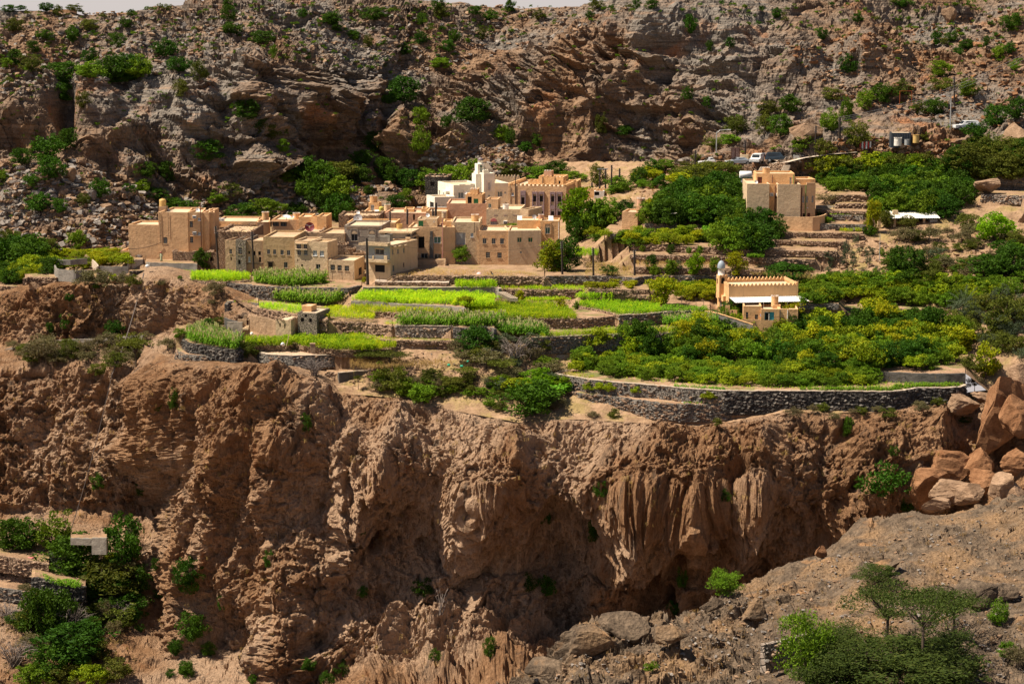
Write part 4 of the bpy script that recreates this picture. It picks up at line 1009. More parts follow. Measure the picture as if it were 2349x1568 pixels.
fpart('window_hood', TAN2, b, b.F, B, [(1405,716,1535,726)], -.1,0)
H = house('unfinished_storey', 'open concrete frame of slabs and columns behind the balcony house', 'building', B, 1480,900,331)
b = Block(H, 1480,1835,500,900,331,-12,5, M_CONC, cf=B, front=[('hole', 1540,512,1612,545)])
fpart('floor_slab', TAN2, b, b.F, B, [(1470,488,1915,502),(1832,560,1895,580),(1832,740,1895,762),(1832,812,1900,832)], -.6,4.4)
fpart('column', M_CONC, b, b.F, B, [(1836,500,1852,900),(1880,500,1897,930)], .2,.55)
mb = MB()
for x, y0 in ((1468,290),(1482,310),(1498,300),(1508,270),(1628,330),(1640,410),(1655,420),(1708,390),(1722,420),(1735,430),(1750,420),(1830,310),(1842,330),(1888,330)):
    u, z = b.F.uz(*B(x, y0)); _, zz = b.F.uz(*B(x, 490)); mb.tube([b.F.P(u, zz, .3), b.F.P(u + .03, z, .3)], .022,5)
mb.build('reinforcing_bars', IRON, H)
H = house('arched_house', 'grey rendered house with two blind arches and a lattice parapet', 'house', B, 1000,770,339)
b = Block(H, 1000,1500,408,775,339,-6,9, GREYP, cf=B, front=[('win', 1092,525,1175,615),('hole', 1330,545,1412,615)])
mb = MB()
for x0, x1 in ((1095,1172),(1332,1410)):
    ua, z = b.F.uz(*B(x0,520)); ub, _ = b.F.uz(*B(x1,520)); b.F.arch(mb, (ua + ub) / 2, z, (ub - ua) / 2,-.06,0)
mb.build('blind_arch', TAN2, H)
fpart('arch_hood', GREYP, b, b.F, B, [(1080,452,1180,462),(1320,455,1420,465),(1078,462,1088,525),(1172,462,1182,525),(1318,465,1328,540),(1412,465,1422,540)], -.07)
mb = MB()
for i in range(26):
    for j in range(2):
        x = 1030 + i * 17; u, z = b.F.uz(*B(x, 432 + j * 16)); b.F.box(mb, u, z - .07, u + .11, z + .07,-.04,-.002)
mb.build('parapet_lattice', MUD, H)
H = house('parapet_roof', 'flat roof with a low apricot parapet behind the arched house', 'house', B, 1035,440,349)
b = Block(H, 1033,1682,368,470,349,-4,7, ORANGE, cf=B)
H = house('stone_house', 'brown stone house under the big pale dish', 'house', B, 920,370,356)
b = Block(H, 920,1465,278,400,356,-3,8, RUBH, ROOFMUD, cf=B, stones=True)
H = house('mud_house', 'brown plank striped mud house below the dark red dish', 'house', B, 345,560,340)
b = Block(H, 345,660,502,640,340,-3,10, MUD, ROOFMUD, cf=B, stones=True); b = Block(H, 655,1002,512,700,338.5,-8,9, MUD, ROOFMUD, cf=B)
H = house('ruined_house', 'collapsed stone house full of rubble left of the balcony house', 'house', B, 910,800,332)
b = Block(H, 912,1030,670,800,334,0,3, RUBH, ROOFMUD, cf=B, stones=True); b = Block(H, 1010,1130,725,850,331.5,-4,2, RUBH, ROOFMUD, cf=B, stones=True); b = Block(H, 1120,1300,780,850,331,-4,3, RUBH, ROOFMUD, cf=B, stones=True)
H = house('tan_house', 'tan house with twin barred windows and a leaning white dish on its roof', 'house', B, 0,460,350)
b = Block(H, 22,385,328,470,350,-3,8, TAN, cf=B, front=[('grille', 38,362,118,418),('grille', 143,362,224,418)])
fpart('window_hood', TAN, b, b.F, B, [(5,346,252,358)], -.4)
b = Block(H, 382,552,292,440,349,-2,6, ORANGE, cf=B); b = Block(H, 545,640,297,430,348.6,-18,5, ORANGE, cf=B); b = Block(H, 628,755,285,430,347.6,-4,6, ORANGE, cf=B)
H = house('long_house', 'long pinkish flat house in the middle of the roofs', 'house', B, 1540,350,362)
b = Block(H, 1540,2102,236,350,362,-5,9, PINK, cf=B, front=[('wdoor', 1920,258,1945,335)])
b = Block(H, 1258,1545,218,330,366,-3,9, TAN, cf=B); Block(H, 1802,1930,188,240,366,0,4, ORANGE, cf=B); Block(H, 2032,2112,182,236,366,0,4, ORANGE, cf=B)
H = house('stair_tower', 'apricot tower with an arrow marked panel and a crenellated tank on top', 'tower', B, 1325,220,370)
b = Block(H, 1322,1460,105,222,370,-6,3, ORANGE, cf=B, front=[('shut', 1352,130,1398,206)])
fpart('panel_mark', IRON, b, b.F, B, [(1371,132,1379,200),(1360,160,1390,168),(1365,152,1385,160)], .10,.12)
# --- the right half of the front row
H = house('tan_house', 'tan house with two dark cone shaped buttresses on its front', 'house', C, 15,1290,335)
b = Block(H, -25,420,890,1300,335,-4,8, TAN, cf=C, front=[('win', 12,1008,38,1070),('ddoor', 105,1008,178,1150),('green', 293,1010,383,1090),('win', 302,1220,386,1290),('win', 135,1215,220,1290)])
pipe(b, b.F, C, 405,780,1290, plain('pink_pipe', (.42,.2,.18)),.06)
for x, yt in ((58,935),(268,940)):
    mb = MB(); u, z0 = b.F.uz(*C(x, 1290)); _, z1 = b.F.uz(*C(x, yt))
    for q in range(5):
        za, zb = z0 + (z1 - z0) * q / 5, z0 + (z1 - z0) * (q + 1) / 5; ra, rb = .33 * (1 - (q / 5) ** 2.6 * .6),.33 * (1 - ((q + 1) / 5) ** 2.6 * .75)
        b.F.box(mb, u - ra, za, u + ra, zb, -ra * 1.2,.0)
    mb.build('cone_buttress', M_CONCD, H)
b2 = Block(H, 416,556,893,1320,334.6,6,7, TAN, cf=C)
b3 = Block(H, 92,335,785,890,337.5,-4,4, TAN2, cf=C, front=[('gdoor', 105,806,164,880),('shut', 288,808,302,836)])
fpart('door_hood', TAN2, b3, b3.F, C, [(100,800,190,808)], -.4)
b4 = Block(H, 412,520,820,885,338,0,4, ORANGE, cf=C)
p = [b.F.p0 + Vector((0,-3,0))]
T([(C, [(20,1292),(230,1294),(425,1298),(440,1302)])], 1.4,1.1, MUD, 'stained plaster wall of the little yard in front of the cone buttresses', 2.5, M_EARTH, thick=.2, name='yard_wall')
H = house('tan_house', 'long curving tan house with three arched niches over small windows', 'house', C, 520,1310,337)
b = Block(H, 512,862,830,1312,337.5,-2,9, TAN2, cf=C, front=[('shut', 566,958,686,1108),('blue', 748,962,783,1014),('hole', 688,1108,702,1128)])
fpart('window_shade', METAL, b, b.F, C, [(566,958,648,1108)], .02,.1)
pipe(b, b.F, C, 798,830,960, IRON, .04)
b = Block(H, 850,1222,935,1318,336.6,-3,9, TAN, cf=C, front=[('win', 898,1030,944,1094),('win', 1010,1030,1057,1096),('win', 1113,1032,1161,1098),('grille', 938,1198,988,1268),('grille', 1080,1205,1133,1272)])
mb = MB()
for x0, x1, y in ((893,948,1024),(1005,1062,1024),(1108,1165,1026)):
    ua, z = b.F.uz(*C(x0, y)); ub, _ = b.F.uz(*C(x1, y)); b.F.arch(mb, (ua + ub) / 2, z, (ub - ua) / 2,-.04,0)
mb.build('blind_arch', ORANGE, H)
b = Block(H, 1216,1622,935,1318,336,5,8, TAN2, cf=C, front=[('green', 1325,1018,1381,1080, TAN2),('green', 1460,1018,1516,1078, TAN2),('win', 1358,1188,1382,1216)])
H = house('apricot_house', 'apricot house with a pointed green window at the right end of the village', 'house', C, 1328,1100,342)
b = Block(H, 1328,1612,805,1100,342,0,6, ORANGE, cf=C); b = Block(H, 1608,1842,812,1290,340,-3,5, ORANGE, cf=C, front=[('green', 1672,895,1732,972, WHITE),('shut', 1648,1078,1696,1160)])
fpart('window_surround', ORANGE, b, b.F, C, [(1658,850,1670,980),(1734,850,1746,980),(1658,840,1746,852)], -.09)
mb = MB(); ua, z = b.F.uz(*C(1672,892)); ub, _ = b.F.uz(*C(1732,892)); b.F.arch(mb, (ua + ub) / 2, z, (ub - ua) / 2,-.05,0,6,0,1.15); mb.build('blind_arch', TAN2, H)
pipe(b, b.F, C, 1838,830,1120, LIME, .06)
H = house('tan_house', 'tan house with a pink arched doorway and a window cooler', 'house', C, 945,900,350)
b = Block(H, 944,1362,668,910,350,-6,9, TAN2, cf=C, front=[('lattice', 998,822,1074,900)])
b5 = Block(H, 1358,1462,672,910,348.8,-24,6, TAN2, cf=C)
mb = MB(); ua, z = b.F.uz(*C(996,820)); ub, _ = b.F.uz(*C(1076,820)); b.F.arch(mb, (ua + ub) / 2, z, (ub - ua) / 2,-.07,0); mb.build('arch_panel', ROSE, H)
ac_unit(b, b.F, C, 1158,812,1206,850)
mb = MB()
for x in (1040,1056,1072,1160,1176,1192,1278,1294,1310):
    ua, z = b.F.uz(*C(x, 752)); b.F.box(mb, ua, z, ua + .12, z + .2,-.02,-.002)
mb.build('vent_bricks', MAUVE, H)
b = Block(H, 944,1088,545,665,352,-6,4, TAN, cf=C, front=[('green', 966,600,1004,652, WHITE)])
H = house('pinkish_house', 'plain pinkish walled house with a crenellated stair room and green door', 'house', C, 455,800,358)
b = Block(H, 453,945,598,815,358,-2,9, PINK, cf=C)
b = Block(H, 688,890,490,605,360,-6,5, ORANGE, cf=C, front=[('ddoor', 712,514,763,600),('gdoor', 788,540,844,604)])
b.merlons([(b.F, b.L)], .3,.3,.28, ORANGE)
b = Block(H, 742,834,425,492,362,-6,3, ORANGE, cf=C); b.merlons([(b.F, b.L)], .22,.2,.26, LIME)
H = house('apricot_house', 'apricot wall house left of the plain pinkish one', 'house', C, 205,800,356)
b = Block(H, 200,458,692,800,356,-3,6, ORANGE, cf=C)
H = house('white_wall', 'long white garden wall below the pale mosque', 'wall', C, 85,690,372)
b = Block(H, 85,452,642,700,372,-4,.4, LIME, cf=C, par=.02)
# --- the pale mosque
H = house('pale_mosque', 'pale cream and blue grey mosque with a slim domed minaret', 'mosque', C, 535,660,386)
b = Block(H, 538,912,372,670,386,20,9.5, CREAM, cf=C, front=[('blue', 596,460,662,536),('blue', 868,466,892,480)], left=[('blue', 358,440,372,505),('blue', 406,442,424,505),('blue', 464,440,474,505)])
fpart('balcony_hood', CREAM, b, b.Lf, C, [(440,445,490,456)], -.8,0)
fpart('window_surround', LIME, b, b.F, C, [(582,446,594,552),(664,446,676,552),(594,446,664,458)], -.06)
for q in ((606,360,682,380),(744,352,825,378)): fpart('parapet_crest', CREAM, b, b.F, C, [q], -.1,.2)
b = Block(H, 306,560,520,670,381,20,5, CREAM, cf=C, front=[('blue', 405,616,425,655),('blue', 352,616,372,655),('hole', 314,590,332,655)], left=[('hole', 246,588,294,650)])
b = Block(H, 1040,1226,350,670,387,18,8, CREAM, cf=C, front=[('blue', 1082,448,1142,516),('blue', 1166,448,1190,480),('win', 1178,582,1194,598)])
fpart('window_surround', LIME, b, b.F, C, [(1066,434,1080,530),(1144,434,1156,530),(1080,434,1144,446)], -.06)
b = Block(H, 912,1048,228,670,385.6,18,6.5, CREAM, cf=C, front=[('shut', 960,338,992,428),('blue', 962,488,992,536)])
fpart('window_surround', LIME, b, b.F, C, [(942,322,956,456),(996,322,1012,456),(956,322,996,334),(956,434,996,456)], -.06)
b = Block(H, 908,972,190,230,387.5,18,2.5, CREAM, cf=C); b.merlons([(b.F, b.L)], .2,.2,.2, CREAM)
m = Block(H, 838,916,112,380,388,18,1.9, CREAM, cf=C, front=[('green', 866,150,892,212, CREAM)])
mb = MB(); ua, z = m.F.uz(*C(864,150)); ub, _ = m.F.uz(*C(894,150)); m.F.arch(mb, (ua + ub) / 2, z, (ub - ua) / 2,-.03,0,8,0,1.5); mb.build('arched_top', GLASSG, H)
def turret(root, c, r, z0, z1, dome_h, mat, dmat, bulge=1.0):
    o = root.location; cc = (c[0] - o[0], c[1] - o[1], 0)
    mb = MB(); mb.lathe([(r * 1.06, z0 - o[2]),(r * 1.06, z0 + .12 - o[2]),(r, z0 + .13 - o[2]),(r, z1 - .12 - o[2]),(r * 1.08, z1 - .1 - o[2]),(r * 1.08, z1 - o[2])], 20, cc); mb.build('minaret_drum', mat, root, True)
    mb = MB(); mb.lathe([(r * bulge * math.cos(t) * (1 + .08 * math.sin(2 * t)), z1 - o[2] + dome_h * math.sin(t)) for t in np.linspace(0, math.pi / 2 - .02,10)] + [(.03, z1 - o[2] + dome_h + .05),(.02, z1 - o[2] + dome_h + .5)], 20, cc); mb.build('dome', dmat, root, True)
mc = atY(*C(873,90),389); turret(H, mc, .54, atY(*C(873,112),389).z, atY(*C(873,66),389).z, atY(*C(873,30),389).z - atY(*C(873,66),389).z, CREAM, plain('grey_dome_paint', (.17,.13,.13),.5))
m2 = Block(H, 815,914,236,380,386.8,18,2.6, CREAM, cf=C)
H = house('crenellated_wall', 'tan wall with a row of rounded merlons behind the pale mosque', 'wall', C, 1045,345,396)
b = Block(H, 1045,1356,272,400,396,-4,.5, TAN2, cf=C, par=.02); b.merlons([(b.F, b.L)], .34,.3,.42, TAN2)
H = house('stone_hut', 'dark grey stone hut left of the pale mosque under the trees', 'hut', C, 190,400,396)
b = Block(H, 188,452,266,405,396,-8,6, M_DARKW, cf=C, front=[('hole', 252,332,300,384)], stones=True)
# --- the large house with purple bays
H = house('castle_house', 'large crenellated tan house with tall mauve arched window bays', 'house', C, 1215,700,374)
b = Block(H, 1213,1932,376,760,374,-13,14, TAN, cf=C, front=[('blue', 1254,464,1284,502),('hole', 1268,622,1284,640)])
b.merlons([(b.F, b.L),(b.Rf, b.depth),(b.Lf, b.depth)], .42,.36,.45, ORANGE)
pipe(b, b.F, C, 1305,230,640, WOODD, .07); pipe(b, b.F, C, 1242,385,640, IRON, .04)
for x0, x1, wx0, wx1, yt, tops in ((1368,1432,1378,1420,440,(500,)),(1512,1580,1524,1564,452,(480,668)),(1592,1662,1606,1648,452,(482,670)),(1732,1800,1746,1786,455,(484,672)),(1812,1886,1828,1872,456,(486,674))):
    by = fpart('window_bay', MAUVE, b, b.F, C, [(x0, yt, wx0,745),(wx1, yt, x1,745),(wx0, yt, wx1, tops[0]), ] + ([(wx0,645, wx1,745)] if len(tops) == 1 else [(wx0,622, wx1, tops[1])]),-.28,0)
    for q, ty in enumerate(tops):
        bt = (618 if len(tops) == 1 else 575) if q == 0 else 745
        fpart('pane', GLASS, b, b.F, C, [(wx0, ty + 22, wx1, bt)], -.03,-.004, by)
        fpart('mullion', WOODD, b, b.F, C, [((wx0 + wx1) / 2 - 2, ty + 22,(wx0 + wx1) / 2 + 2, bt),(wx0,(ty + bt) / 2, wx1,(ty + bt) / 2 + 3)], -.07,-.031, by)
        mb = MB(); ua, z = b.F.uz(*C(wx0, ty + 22)); ub, _ = b.F.uz(*C(wx1, ty + 22)); b.F.arch(mb, (ua + ub) / 2, z, (ub - ua) / 2,-.06,-.004,8); mb.build('fanlight', LIME if len(tops) == 1 or q else TAN2, by)
        if len(tops) > 1 and q == 0: fpart('apron_panel', TAN2, b, b.F, C, [(wx0,578, wx1,622)], -.08,-.004, by)
b = Block(H, 1460,1700,318,400,380,-10,4, ORANGE, cf=C); b.merlons([(b.F, b.L)], .4,.5,.3, ORANGE)
b = Block(H, 1590,1895,268,395,379.4,-10,6, ORANGE, cf=C, front=[('hole', 1690,368,1722,392),('ddoor', 1836,318,1860,385)]); b.merlons([(b.F, b.L)], .34,.3,.26, ORANGE)
pipe(b, b.F, C, 1642,272,380, IRON, .07); pipe(b, b.F, C, 1792,275,385, IRON, .07)
b = Block(H, 1880,2066,322,400,379,-10,4, ORANGE, cf=C); b.merlons([(b.F, b.L)], .4,.5,.3, ORANGE)
b = Block(H, 1655,1750,198,270,381,-10,2.6, PINK, cf=C); b.merlons([(b.F, b.L)], .22,.2,.22, LIME)
H = house('crenellated_wall', 'low crenellated yard wall right of the castle like house', 'wall', C2,160,470,378)
b = Block(H, 152,420,428,500,378,-6,.5, ORANGE, cf=C2, par=.02); b.merlons([(b.F, b.L)], .32,.28,.34, ORANGE)
b = Block(H, 235,360,445,505,376,-6,3, LIME, cf=C2, front=[('hole', 240,455,300,500)])
H = house('tan_house', 'small tan house with a wide dish under the dark cliff', 'house', C2,420,470,396)
b = Block(H, 420,700,260,475,396,3,7, TAN2, cf=C2); b.merlons([(b.F, b.L)], .3,.6,.16, TAN2)
H = house('pump_house', 'little tan pump house with three slit windows and a tank tower', 'house', C2,580,905,345)
b = Block(H, 580,772,700,910,345,-14,5.5, TAN, cf=C2, right=[('hole', 808,752,818,795),('hole', 830,752,839,795),('hole', 851,752,860,795)])
b = Block(H, 757,862,625,800,347,-14,2.4, TAN, cf=C2)
# --- the tall house among the terraces
H = house('tall_tan_house', 'tall blank tan house standing alone among the right terraces', 'house', D1,835,900,338)
b = Block(H, 835,1093,508,900,338,-2,10, TAN2, cf=D1); b1 = b
b = Block(H, 1090,1194,514,860,339.2,-2,8, ORANGE, cf=D1, front=[('hole', 1168,618,1187,680)])
ac_unit(b, b.F, D1,1102,614,1142,650); ac_unit(b, b.F, D1,1174,618,1188,648); pipe(b, b.F, D1,1159,530,850, PIPE, .07)
b = Block(H, 1190,1456,514,900,337.6,-2,10, TAN2, cf=D1)
b = Block(H, 1454,1630,520,900,338.4,6,8, TAN, cf=D1, front=[('lattice', 1478,650,1502,726),('lattice', 1522,650,1545,726),('lattice', 1588,648,1610,724),('shut', 1532,780,1548,792),('bdoor', 1536,848,1570,895),('wdoor', 1482,852,1512,895)])
pipe(b, b.F, D1,1466,555,895, PIPE, .08); pipe(b, b.F, D1,1512,520,880, plain('green_pipe', (.13,.22,.05)),.06)
fpart('raised_corner', TAN, b, b.F, D1, [(1530,494,1628,522)], 0,.3)
b = Block(H, 945,1388,388,520,341,-2,6, ORANGE, cf=D1, front=[('bdoor', 958,430,1012,502),('lattice', 1330,434,1354,510)])  # upper storey: apricot colour stands in for warm light bounced off the lower roof
pipe(b, b.F, D1,1130,410,500, PIPE, .06); pipe(b, b.F, D1,1375,400,510, plain('green_pipe', (.13,.22,.05)),.06)
b = Block(H, 1384,1630,455,525,342,4,5, ORANGE, cf=D1)  # right upper part, same roof bounce painted into its colour
# its podium, rounded at the right corner
zt, zb = b1.F.uz(*D1(900,885))[1], 4.6
ctrp = [(836,870,337.8),(1100,885,337.0),(1300,892,336.4),(1480,896,335.6),(1600,895,335.2),(1680,885,335.6),(1740,868,337.0),(1765,850,339.5),(1772,835,343)]
o = H.location; mb = MB(); base = []
for i, (x, y, Y) in enumerate(ctrp):
    p = atY(*D1(x, y), Y); base.append((p.x - o[0], p.y - o[1], p.z - o[2]))
for a, c in zip(base, base[1:]):
    mb.quad((a[0], a[1], zb - o[2] - 1),(c[0], c[1], zb - o[2] - 1), c, a)
    mb.quad(a, c, (c[0] - .1, c[1] + .3, c[2]),(a[0] - .1, a[1] + .3, a[2]))
mb.build('podium_wall', TAN, H)
# --- the terrace mosque
H = house('terrace_mosque', 'apricot mosque with scalloped roof edge and a white onion domed minaret', 'mosque', D3,720,830,306)
b = Block(H, 722,1650,490,835,306,8,7.2, ORANGE, cf=D3, left=[('lattice', 596,680,632,785),('lattice', 640,680,676,785)])
mb = MB(); F = b.F
def scallop(mb, fc, L, z, n, h=.32):
    k = n * 8; top = [(L * i / k, z + h * (.15 + .85 * (.5 + .5 * math.cos(2 * math.pi * i / 8)))) for i in range(k + 1)]
    for (a, p),(c, q) in zip(top, top[1:]):
        mb.quad(fc.P(a, z - .02,-.04), fc.P(c, z - .02,-.04), fc.P(c, q, -.04), fc.P(a, p, -.04))
        mb.quad(fc.P(c, z - .02,.3), fc.P(a, z - .02,.3), fc.P(a, p, .3), fc.P(c, q, .3))
        mb.quad(fc.P(a, p, -.04), fc.P(c, q, -.04), fc.P(c, q, .3), fc.P(a, p, .3))
scallop(mb, b.F, b.L, b.z1,18,.42); scallop(mb, b.Bf, b.L, b.z1,18,.5); scallop(mb, b.Rf, b.depth, b.z1,9,.42); scallop(mb, b.Lf, b.depth, b.z1,9,.42)
mb.build('scalloped_parapet', ORANGE, H)
fpart('window_hood', ORANGE, b, b.Lf, D3, [(584,618,682,634)], -.4,0)
mb = MB()
for x0, x1 in ((592,634),(638,680)):
    ua, z = b.Lf.uz(*D3(x0,678)); ub, _ = b.Lf.uz(*D3(x1,678)); b.Lf.arch(mb, (ua + ub) / 2, z, abs(ub - ua) / 2,-.05,0,8,0,1.3)
mb.build('blind_arch', TAN2, H)
fpart('entrance', DARK, b, b.F, D3, [(1162,700,1230,830)], -.01,0); fpart('entrance_panel', plain('pale_green_panel', (.45,.58,.50)), b, b.F, D3, [(1122,676,1160,830),(1232,676,1445,700)], -.05,0)
# the awning on posts
ua, zw = b.F.uz(*D3(730,634)); ub, _ = b.F.uz(*D3(1652,634)); mb = MB(); n = 60; L = ub - ua + .8
for i in range(n):
    u0, u1 = ua - .1 + L * i / n, ua - .1 + L * (i + 1) / n; z0, z1 = (.0,.035) if i % 2 else (.035,.0)
    mb.quad(b.F.P(u0, zw + z0,-.03), b.F.P(u0 + .25, zw - .42 + z0,-2.9), b.F.P(u1 + .25, zw - .42 + z1,-2.9), b.F.P(u1, zw + z1,-.03))
mb.build('awning', plain('white_awning_sheet', (.66,.65,.61),.5), H)
mb = MB()
for x in (850,1124,1440,1704):
    u, _ = b.F.uz(*D3(x, 700)); mb.tube([b.F.P(u, b.zg - .3,-2.8), b.F.P(u, zw - .44,-2.8)], .05,6)
mb.build('awning_posts', LIME, H)
m = Block(H, 596,706,345,500,309.0,8,1.9, ORANGE, cf=D3, front=[('hole', 620,392,668,450)], left=[('hole', 562,385,576,455)])
m.merlons([(m.F, m.L)], .2,.2,.16, ORANGE)
mb = MB(); ua, z = m.F.uz(*D3(620,392)); ub, _ = m.F.uz(*D3(668,392)); m.F.arch(mb, (ua + ub) / 2, z, (ub - ua) / 2,-.012,0,10); mb.build('arch_opening', DARK, H)
mc = atY(*D3(621,300),310.0); turret(H, mc, .50, atY(*D3(621,340),310).z, atY(*D3(621,240),310).z, 1.15, LIME, plain('blue_white_dome', (.27,.31,.35),.5),1.18)
H = house('mosque_annex', 'low apricot annex with a turquoise porch in front of the mosque', 'building', D3,925,950,300)
b = Block(H, 918,1160,750,960,300.6,-4,5, ORANGE, cf=D3, front=[('grille', 950,832,984,925),('grille', 1073,865,1113,938)])
fpart('notice', plain('blue_notice', (.30,.36,.62)), b, b.F, D3, [(1142,856,1154,890)], -.03)
TURQ = plain('turquoise_paint', (.05,.28,.32),.6)
b = Block(H, 1155,1402,790,960,300,-4,5, ORANGE, cf=D3, front=[('hole', 1200,830,1332,942)])
fpart('porch_panel', TURQ, b, b.F, D3, [(1274,832,1330,942),(1200,832,1212,942)], .10,.13)
fpart('porch_column', LIME, b, b.F, D3, [(1254,850,1268,942),(1212,830,1262,838)], .02,.09)
b = Block(H, 1398,1650,790,965,300.0,-4,5, ORANGE, cf=D3); pipe(b, b.F, D3,1508,800,950, LIME, .07); pipe(b, b.F, D3,1410,795,890, METAL, .04)
b = Block(H, 1312,1418,735,792,302.5,-4,2.2, ORANGE, cf=D3)
H = house('gate_yard', 'stepped apricot yard walls with a small iron gate at the mosque corner', 'wall', D3,580,860,303)
b = Block(H, 578,672,830,870,303.6,-8,.3, ORANGE, cf=D3, par=.02); b = Block(H, 674,735,742,880,303,-8,.3, ORANGE, cf=D3, par=.02)
b = Block(H, 732,832,805,900,302.4,-8,.3, ORANGE, cf=D3, par=.02, front=[('wdoor', 760,812,776,895)]); railing('iron_gate', b, b.F, D3,852,900,925,945,-.4, IRON)
b = Block(H, 892,1158,930,1000,300.2,-4,.3, ORANGE, cf=D3, par=.02)
p = [atY(*D3(x, y), Y)[:] for x, y, Y in ((370,822,303),(470,822,301.5),(600,862,300.5),(750,908,299.6),(900,955,298.8),(1045,1005,298))]
wall(p, 1.6, M_BLOCK, 'grey block wall with tan coping slanting down before the mosque', cope=ORANGE, thick=.25, batter=0, name='block_wall')
# --- the stone house by the threshing floor
H = house('stone_farmhouse', 'grey brown stone farmhouse with three tiny windows and an apricot tank on its roof', 'house', D4,1440,735,297.0)
b = Block(H, 1442,1665,497,740,297.0,-16,5.4, RUBG, cf=D4, front=[('hole', 1520,520,1552,550),('hole', 1478,560,1514,606),('hole', 1574,566,1608,612)], par=.1)
b = Block(H, 1182,1362,582,765,296.4,-14,4.2, TAN2, cf=D4, front=[('hole', 1226,622,1242,668),('hole', 1282,636,1295,684)], par=.1, stones=True)
b = Block(H, 1490,1600,418,500,298.5,-16,2.2, ORANGE, cf=D4, par=.05)
p = [atY(*D4(x, y), Y)[:] for x, y, Y in ((870,528,300.5),(975,545,299.4),(1060,562,298.4),(1140,585,297.6),(1180,605,296.9))]
wall(p, 3.5, MUD, 'tall curved brown wall with pilasters left of the stone farmhouse', thick=.3, batter=0, name='garden_wall')
p = [atY(*D4(x, y), Y)[:] for x, y, Y in ((610,605,297.4),(790,612,296.8),(792,572,296.9),(840,565,297.2))]
wall(p[:2], 2.2, GREYP, 'grey rendered wall of the small walled garden', thick=.3, batter=0, name='garden_wall')
wall([atY(*D4(x, y), Y)[:] for x, y, Y in ((578,560,299.5),(660,590,298.7),(745,605,298.2))], 1.6, M_CONCD, 'dark end wall of the small walled garden', thick=.3, batter=0, name='garden_wall')
H = house('garden_gateway', 'plastered gateway with steps and a dark red door by the walled garden', 'gate', D4,790,680,297.0)
b = Block(H, 735,872,580,690,297.2,-6,.5, MUD, cf=D4, par=.02, front=[('bdoor', 842,585,868,655)]); b = Block(H, 812,842,530,600,297.3,-6,.4, MUD, cf=D4, par=.02)
fpart('step', TAN2, b, Face(atY(*D4(800,690),296.9)[:2], -.1, H), D4, [(838,652,870,662,-.2,.3),(822,664,872,674,-.5,.3),(806,676,874,692,-.8,.3)])
# --- sheds at the right and by the road
H = house('tin_roofed_shed', 'open stone pillared shed with a pale corrugated roof behind round bushes', 'shed', D2,610,1040,338)
F = Face(atY(*D2(612,1000),338)[:2], R(2), H); b = type('o', (), {'root': H})
for x0, x1, y0, y1 in ((612,650,905,1060),(796,826,905,1060),(972,994,960,1060),(1136,1166,910,1060)):
    fpart('pillar', TAN2, b, F, D2, [(x0, y0, x1, y1)], 0,.5)
fpart('low_wall', TAN2, b, F, D2, [(760,1018,972,1075),(994,1018,1136,1075)], .05,.35); fpart('back_wall', WOODD, b, F, D2, [(612,890,1220,1060)], 3.4,3.6)
fpart('sheet_wall', METAL, b, F, D2, [(1218,925,1310,1075)], .2,3.2)
ua, za = F.uz(*D2(740,905)); ub, zb = F.uz(*D2(1325,915)); mb = MB(); n = 44
for i in range(n):
    u0, u1 = ua + (ub - ua) * i / n, ua + (ub - ua) * (i + 1) / n; a, c = (0,.06) if i % 2 else (.06,0)
    mb.quad(F.P(u0, za + a, -.7), F.P(u1, za + c, -.7), F.P(u1, za + c + .75,4.2), F.P(u0, za + a + .75,4.2))
mb.build('corrugated_roof', TINROOF, H)
fpart('chimney', TAN2, b, F, D2, [(815,828,872,880)], 1.5,2.2)
H = house('roadside_kiosk', 'tan kiosk wall with a pale end post beside the parked cars', 'kiosk', D1,365,270, hy(D1,365,300))
b = Block(H, 363,480,185,300, hy(D1,400,300),0,4, TAN, cf=D1); b = Block(H, 478,600,240,300, hy(D1,540,305,1.5),-6,2.5, TAN2, cf=D1, front=[('hole', 484,244,552,292)])
H = house('roadside_hut', 'small tan hut with a green door behind the brown sign', 'hut', D1,755,265, hy(D1,755,275))
b = Block(H, 752,852,168,275, hy(D1,800,275),-10,3.4, TAN2, cf=D1); b = Block(H, 835,936,170,275, hy(D1,800,275) + .4,-4,3.4, TAN, cf=D1, front=[('gdoor', 868,195,912,270)])
H = house('generator_box', 'grey metal cabinet with a white lid at the road edge', 'cabinet', D1,1378,235, hy(D1,1430,240))
b = Block(H, 1378,1494,178,240, hy(D1,1430,240),-4,1.6, METAL, M_CONC, cf=D1, par=.05, dig=.3)
H = house('dark_container', 'black sheet metal container on the orange rubble slope', 'container', F3,1516,890, hy(F3,1570,898))
b = Block(H, 1516,1640,834,900, hy(F3,1570,898),-3,3, plain('black_sheet', (.035,.045,.055),.5), cf=F3, par=.03, dig=.8)
mb = MB()
for i in range(8):
    u = b.L * (i + .5) / 8; b.F.box(mb, u - .05, b.zg, u + .05, b.z1,-.06,-.002)
mb.build('sheet_ribs', plain('black_sheet_rib', (.05,.06,.07),.5), H)
H = house('ridge_house', 'low stone house on the skyline at the left', 'house', F1,330,90,462)
b = Block(H, 330,470,64,110,462,-3,6, TAN, cf=F1, dig=3)
wall([atY(*F1(x, y), Y)[:] for x, y, Y in ((-200,78,458),(0,74,459),(200,72,460),(330,78,461),(360,82,461))], 3.0, M_GREYW, 'stone wall along the skyline at the far left', stones=.3, name='ridge_wall')
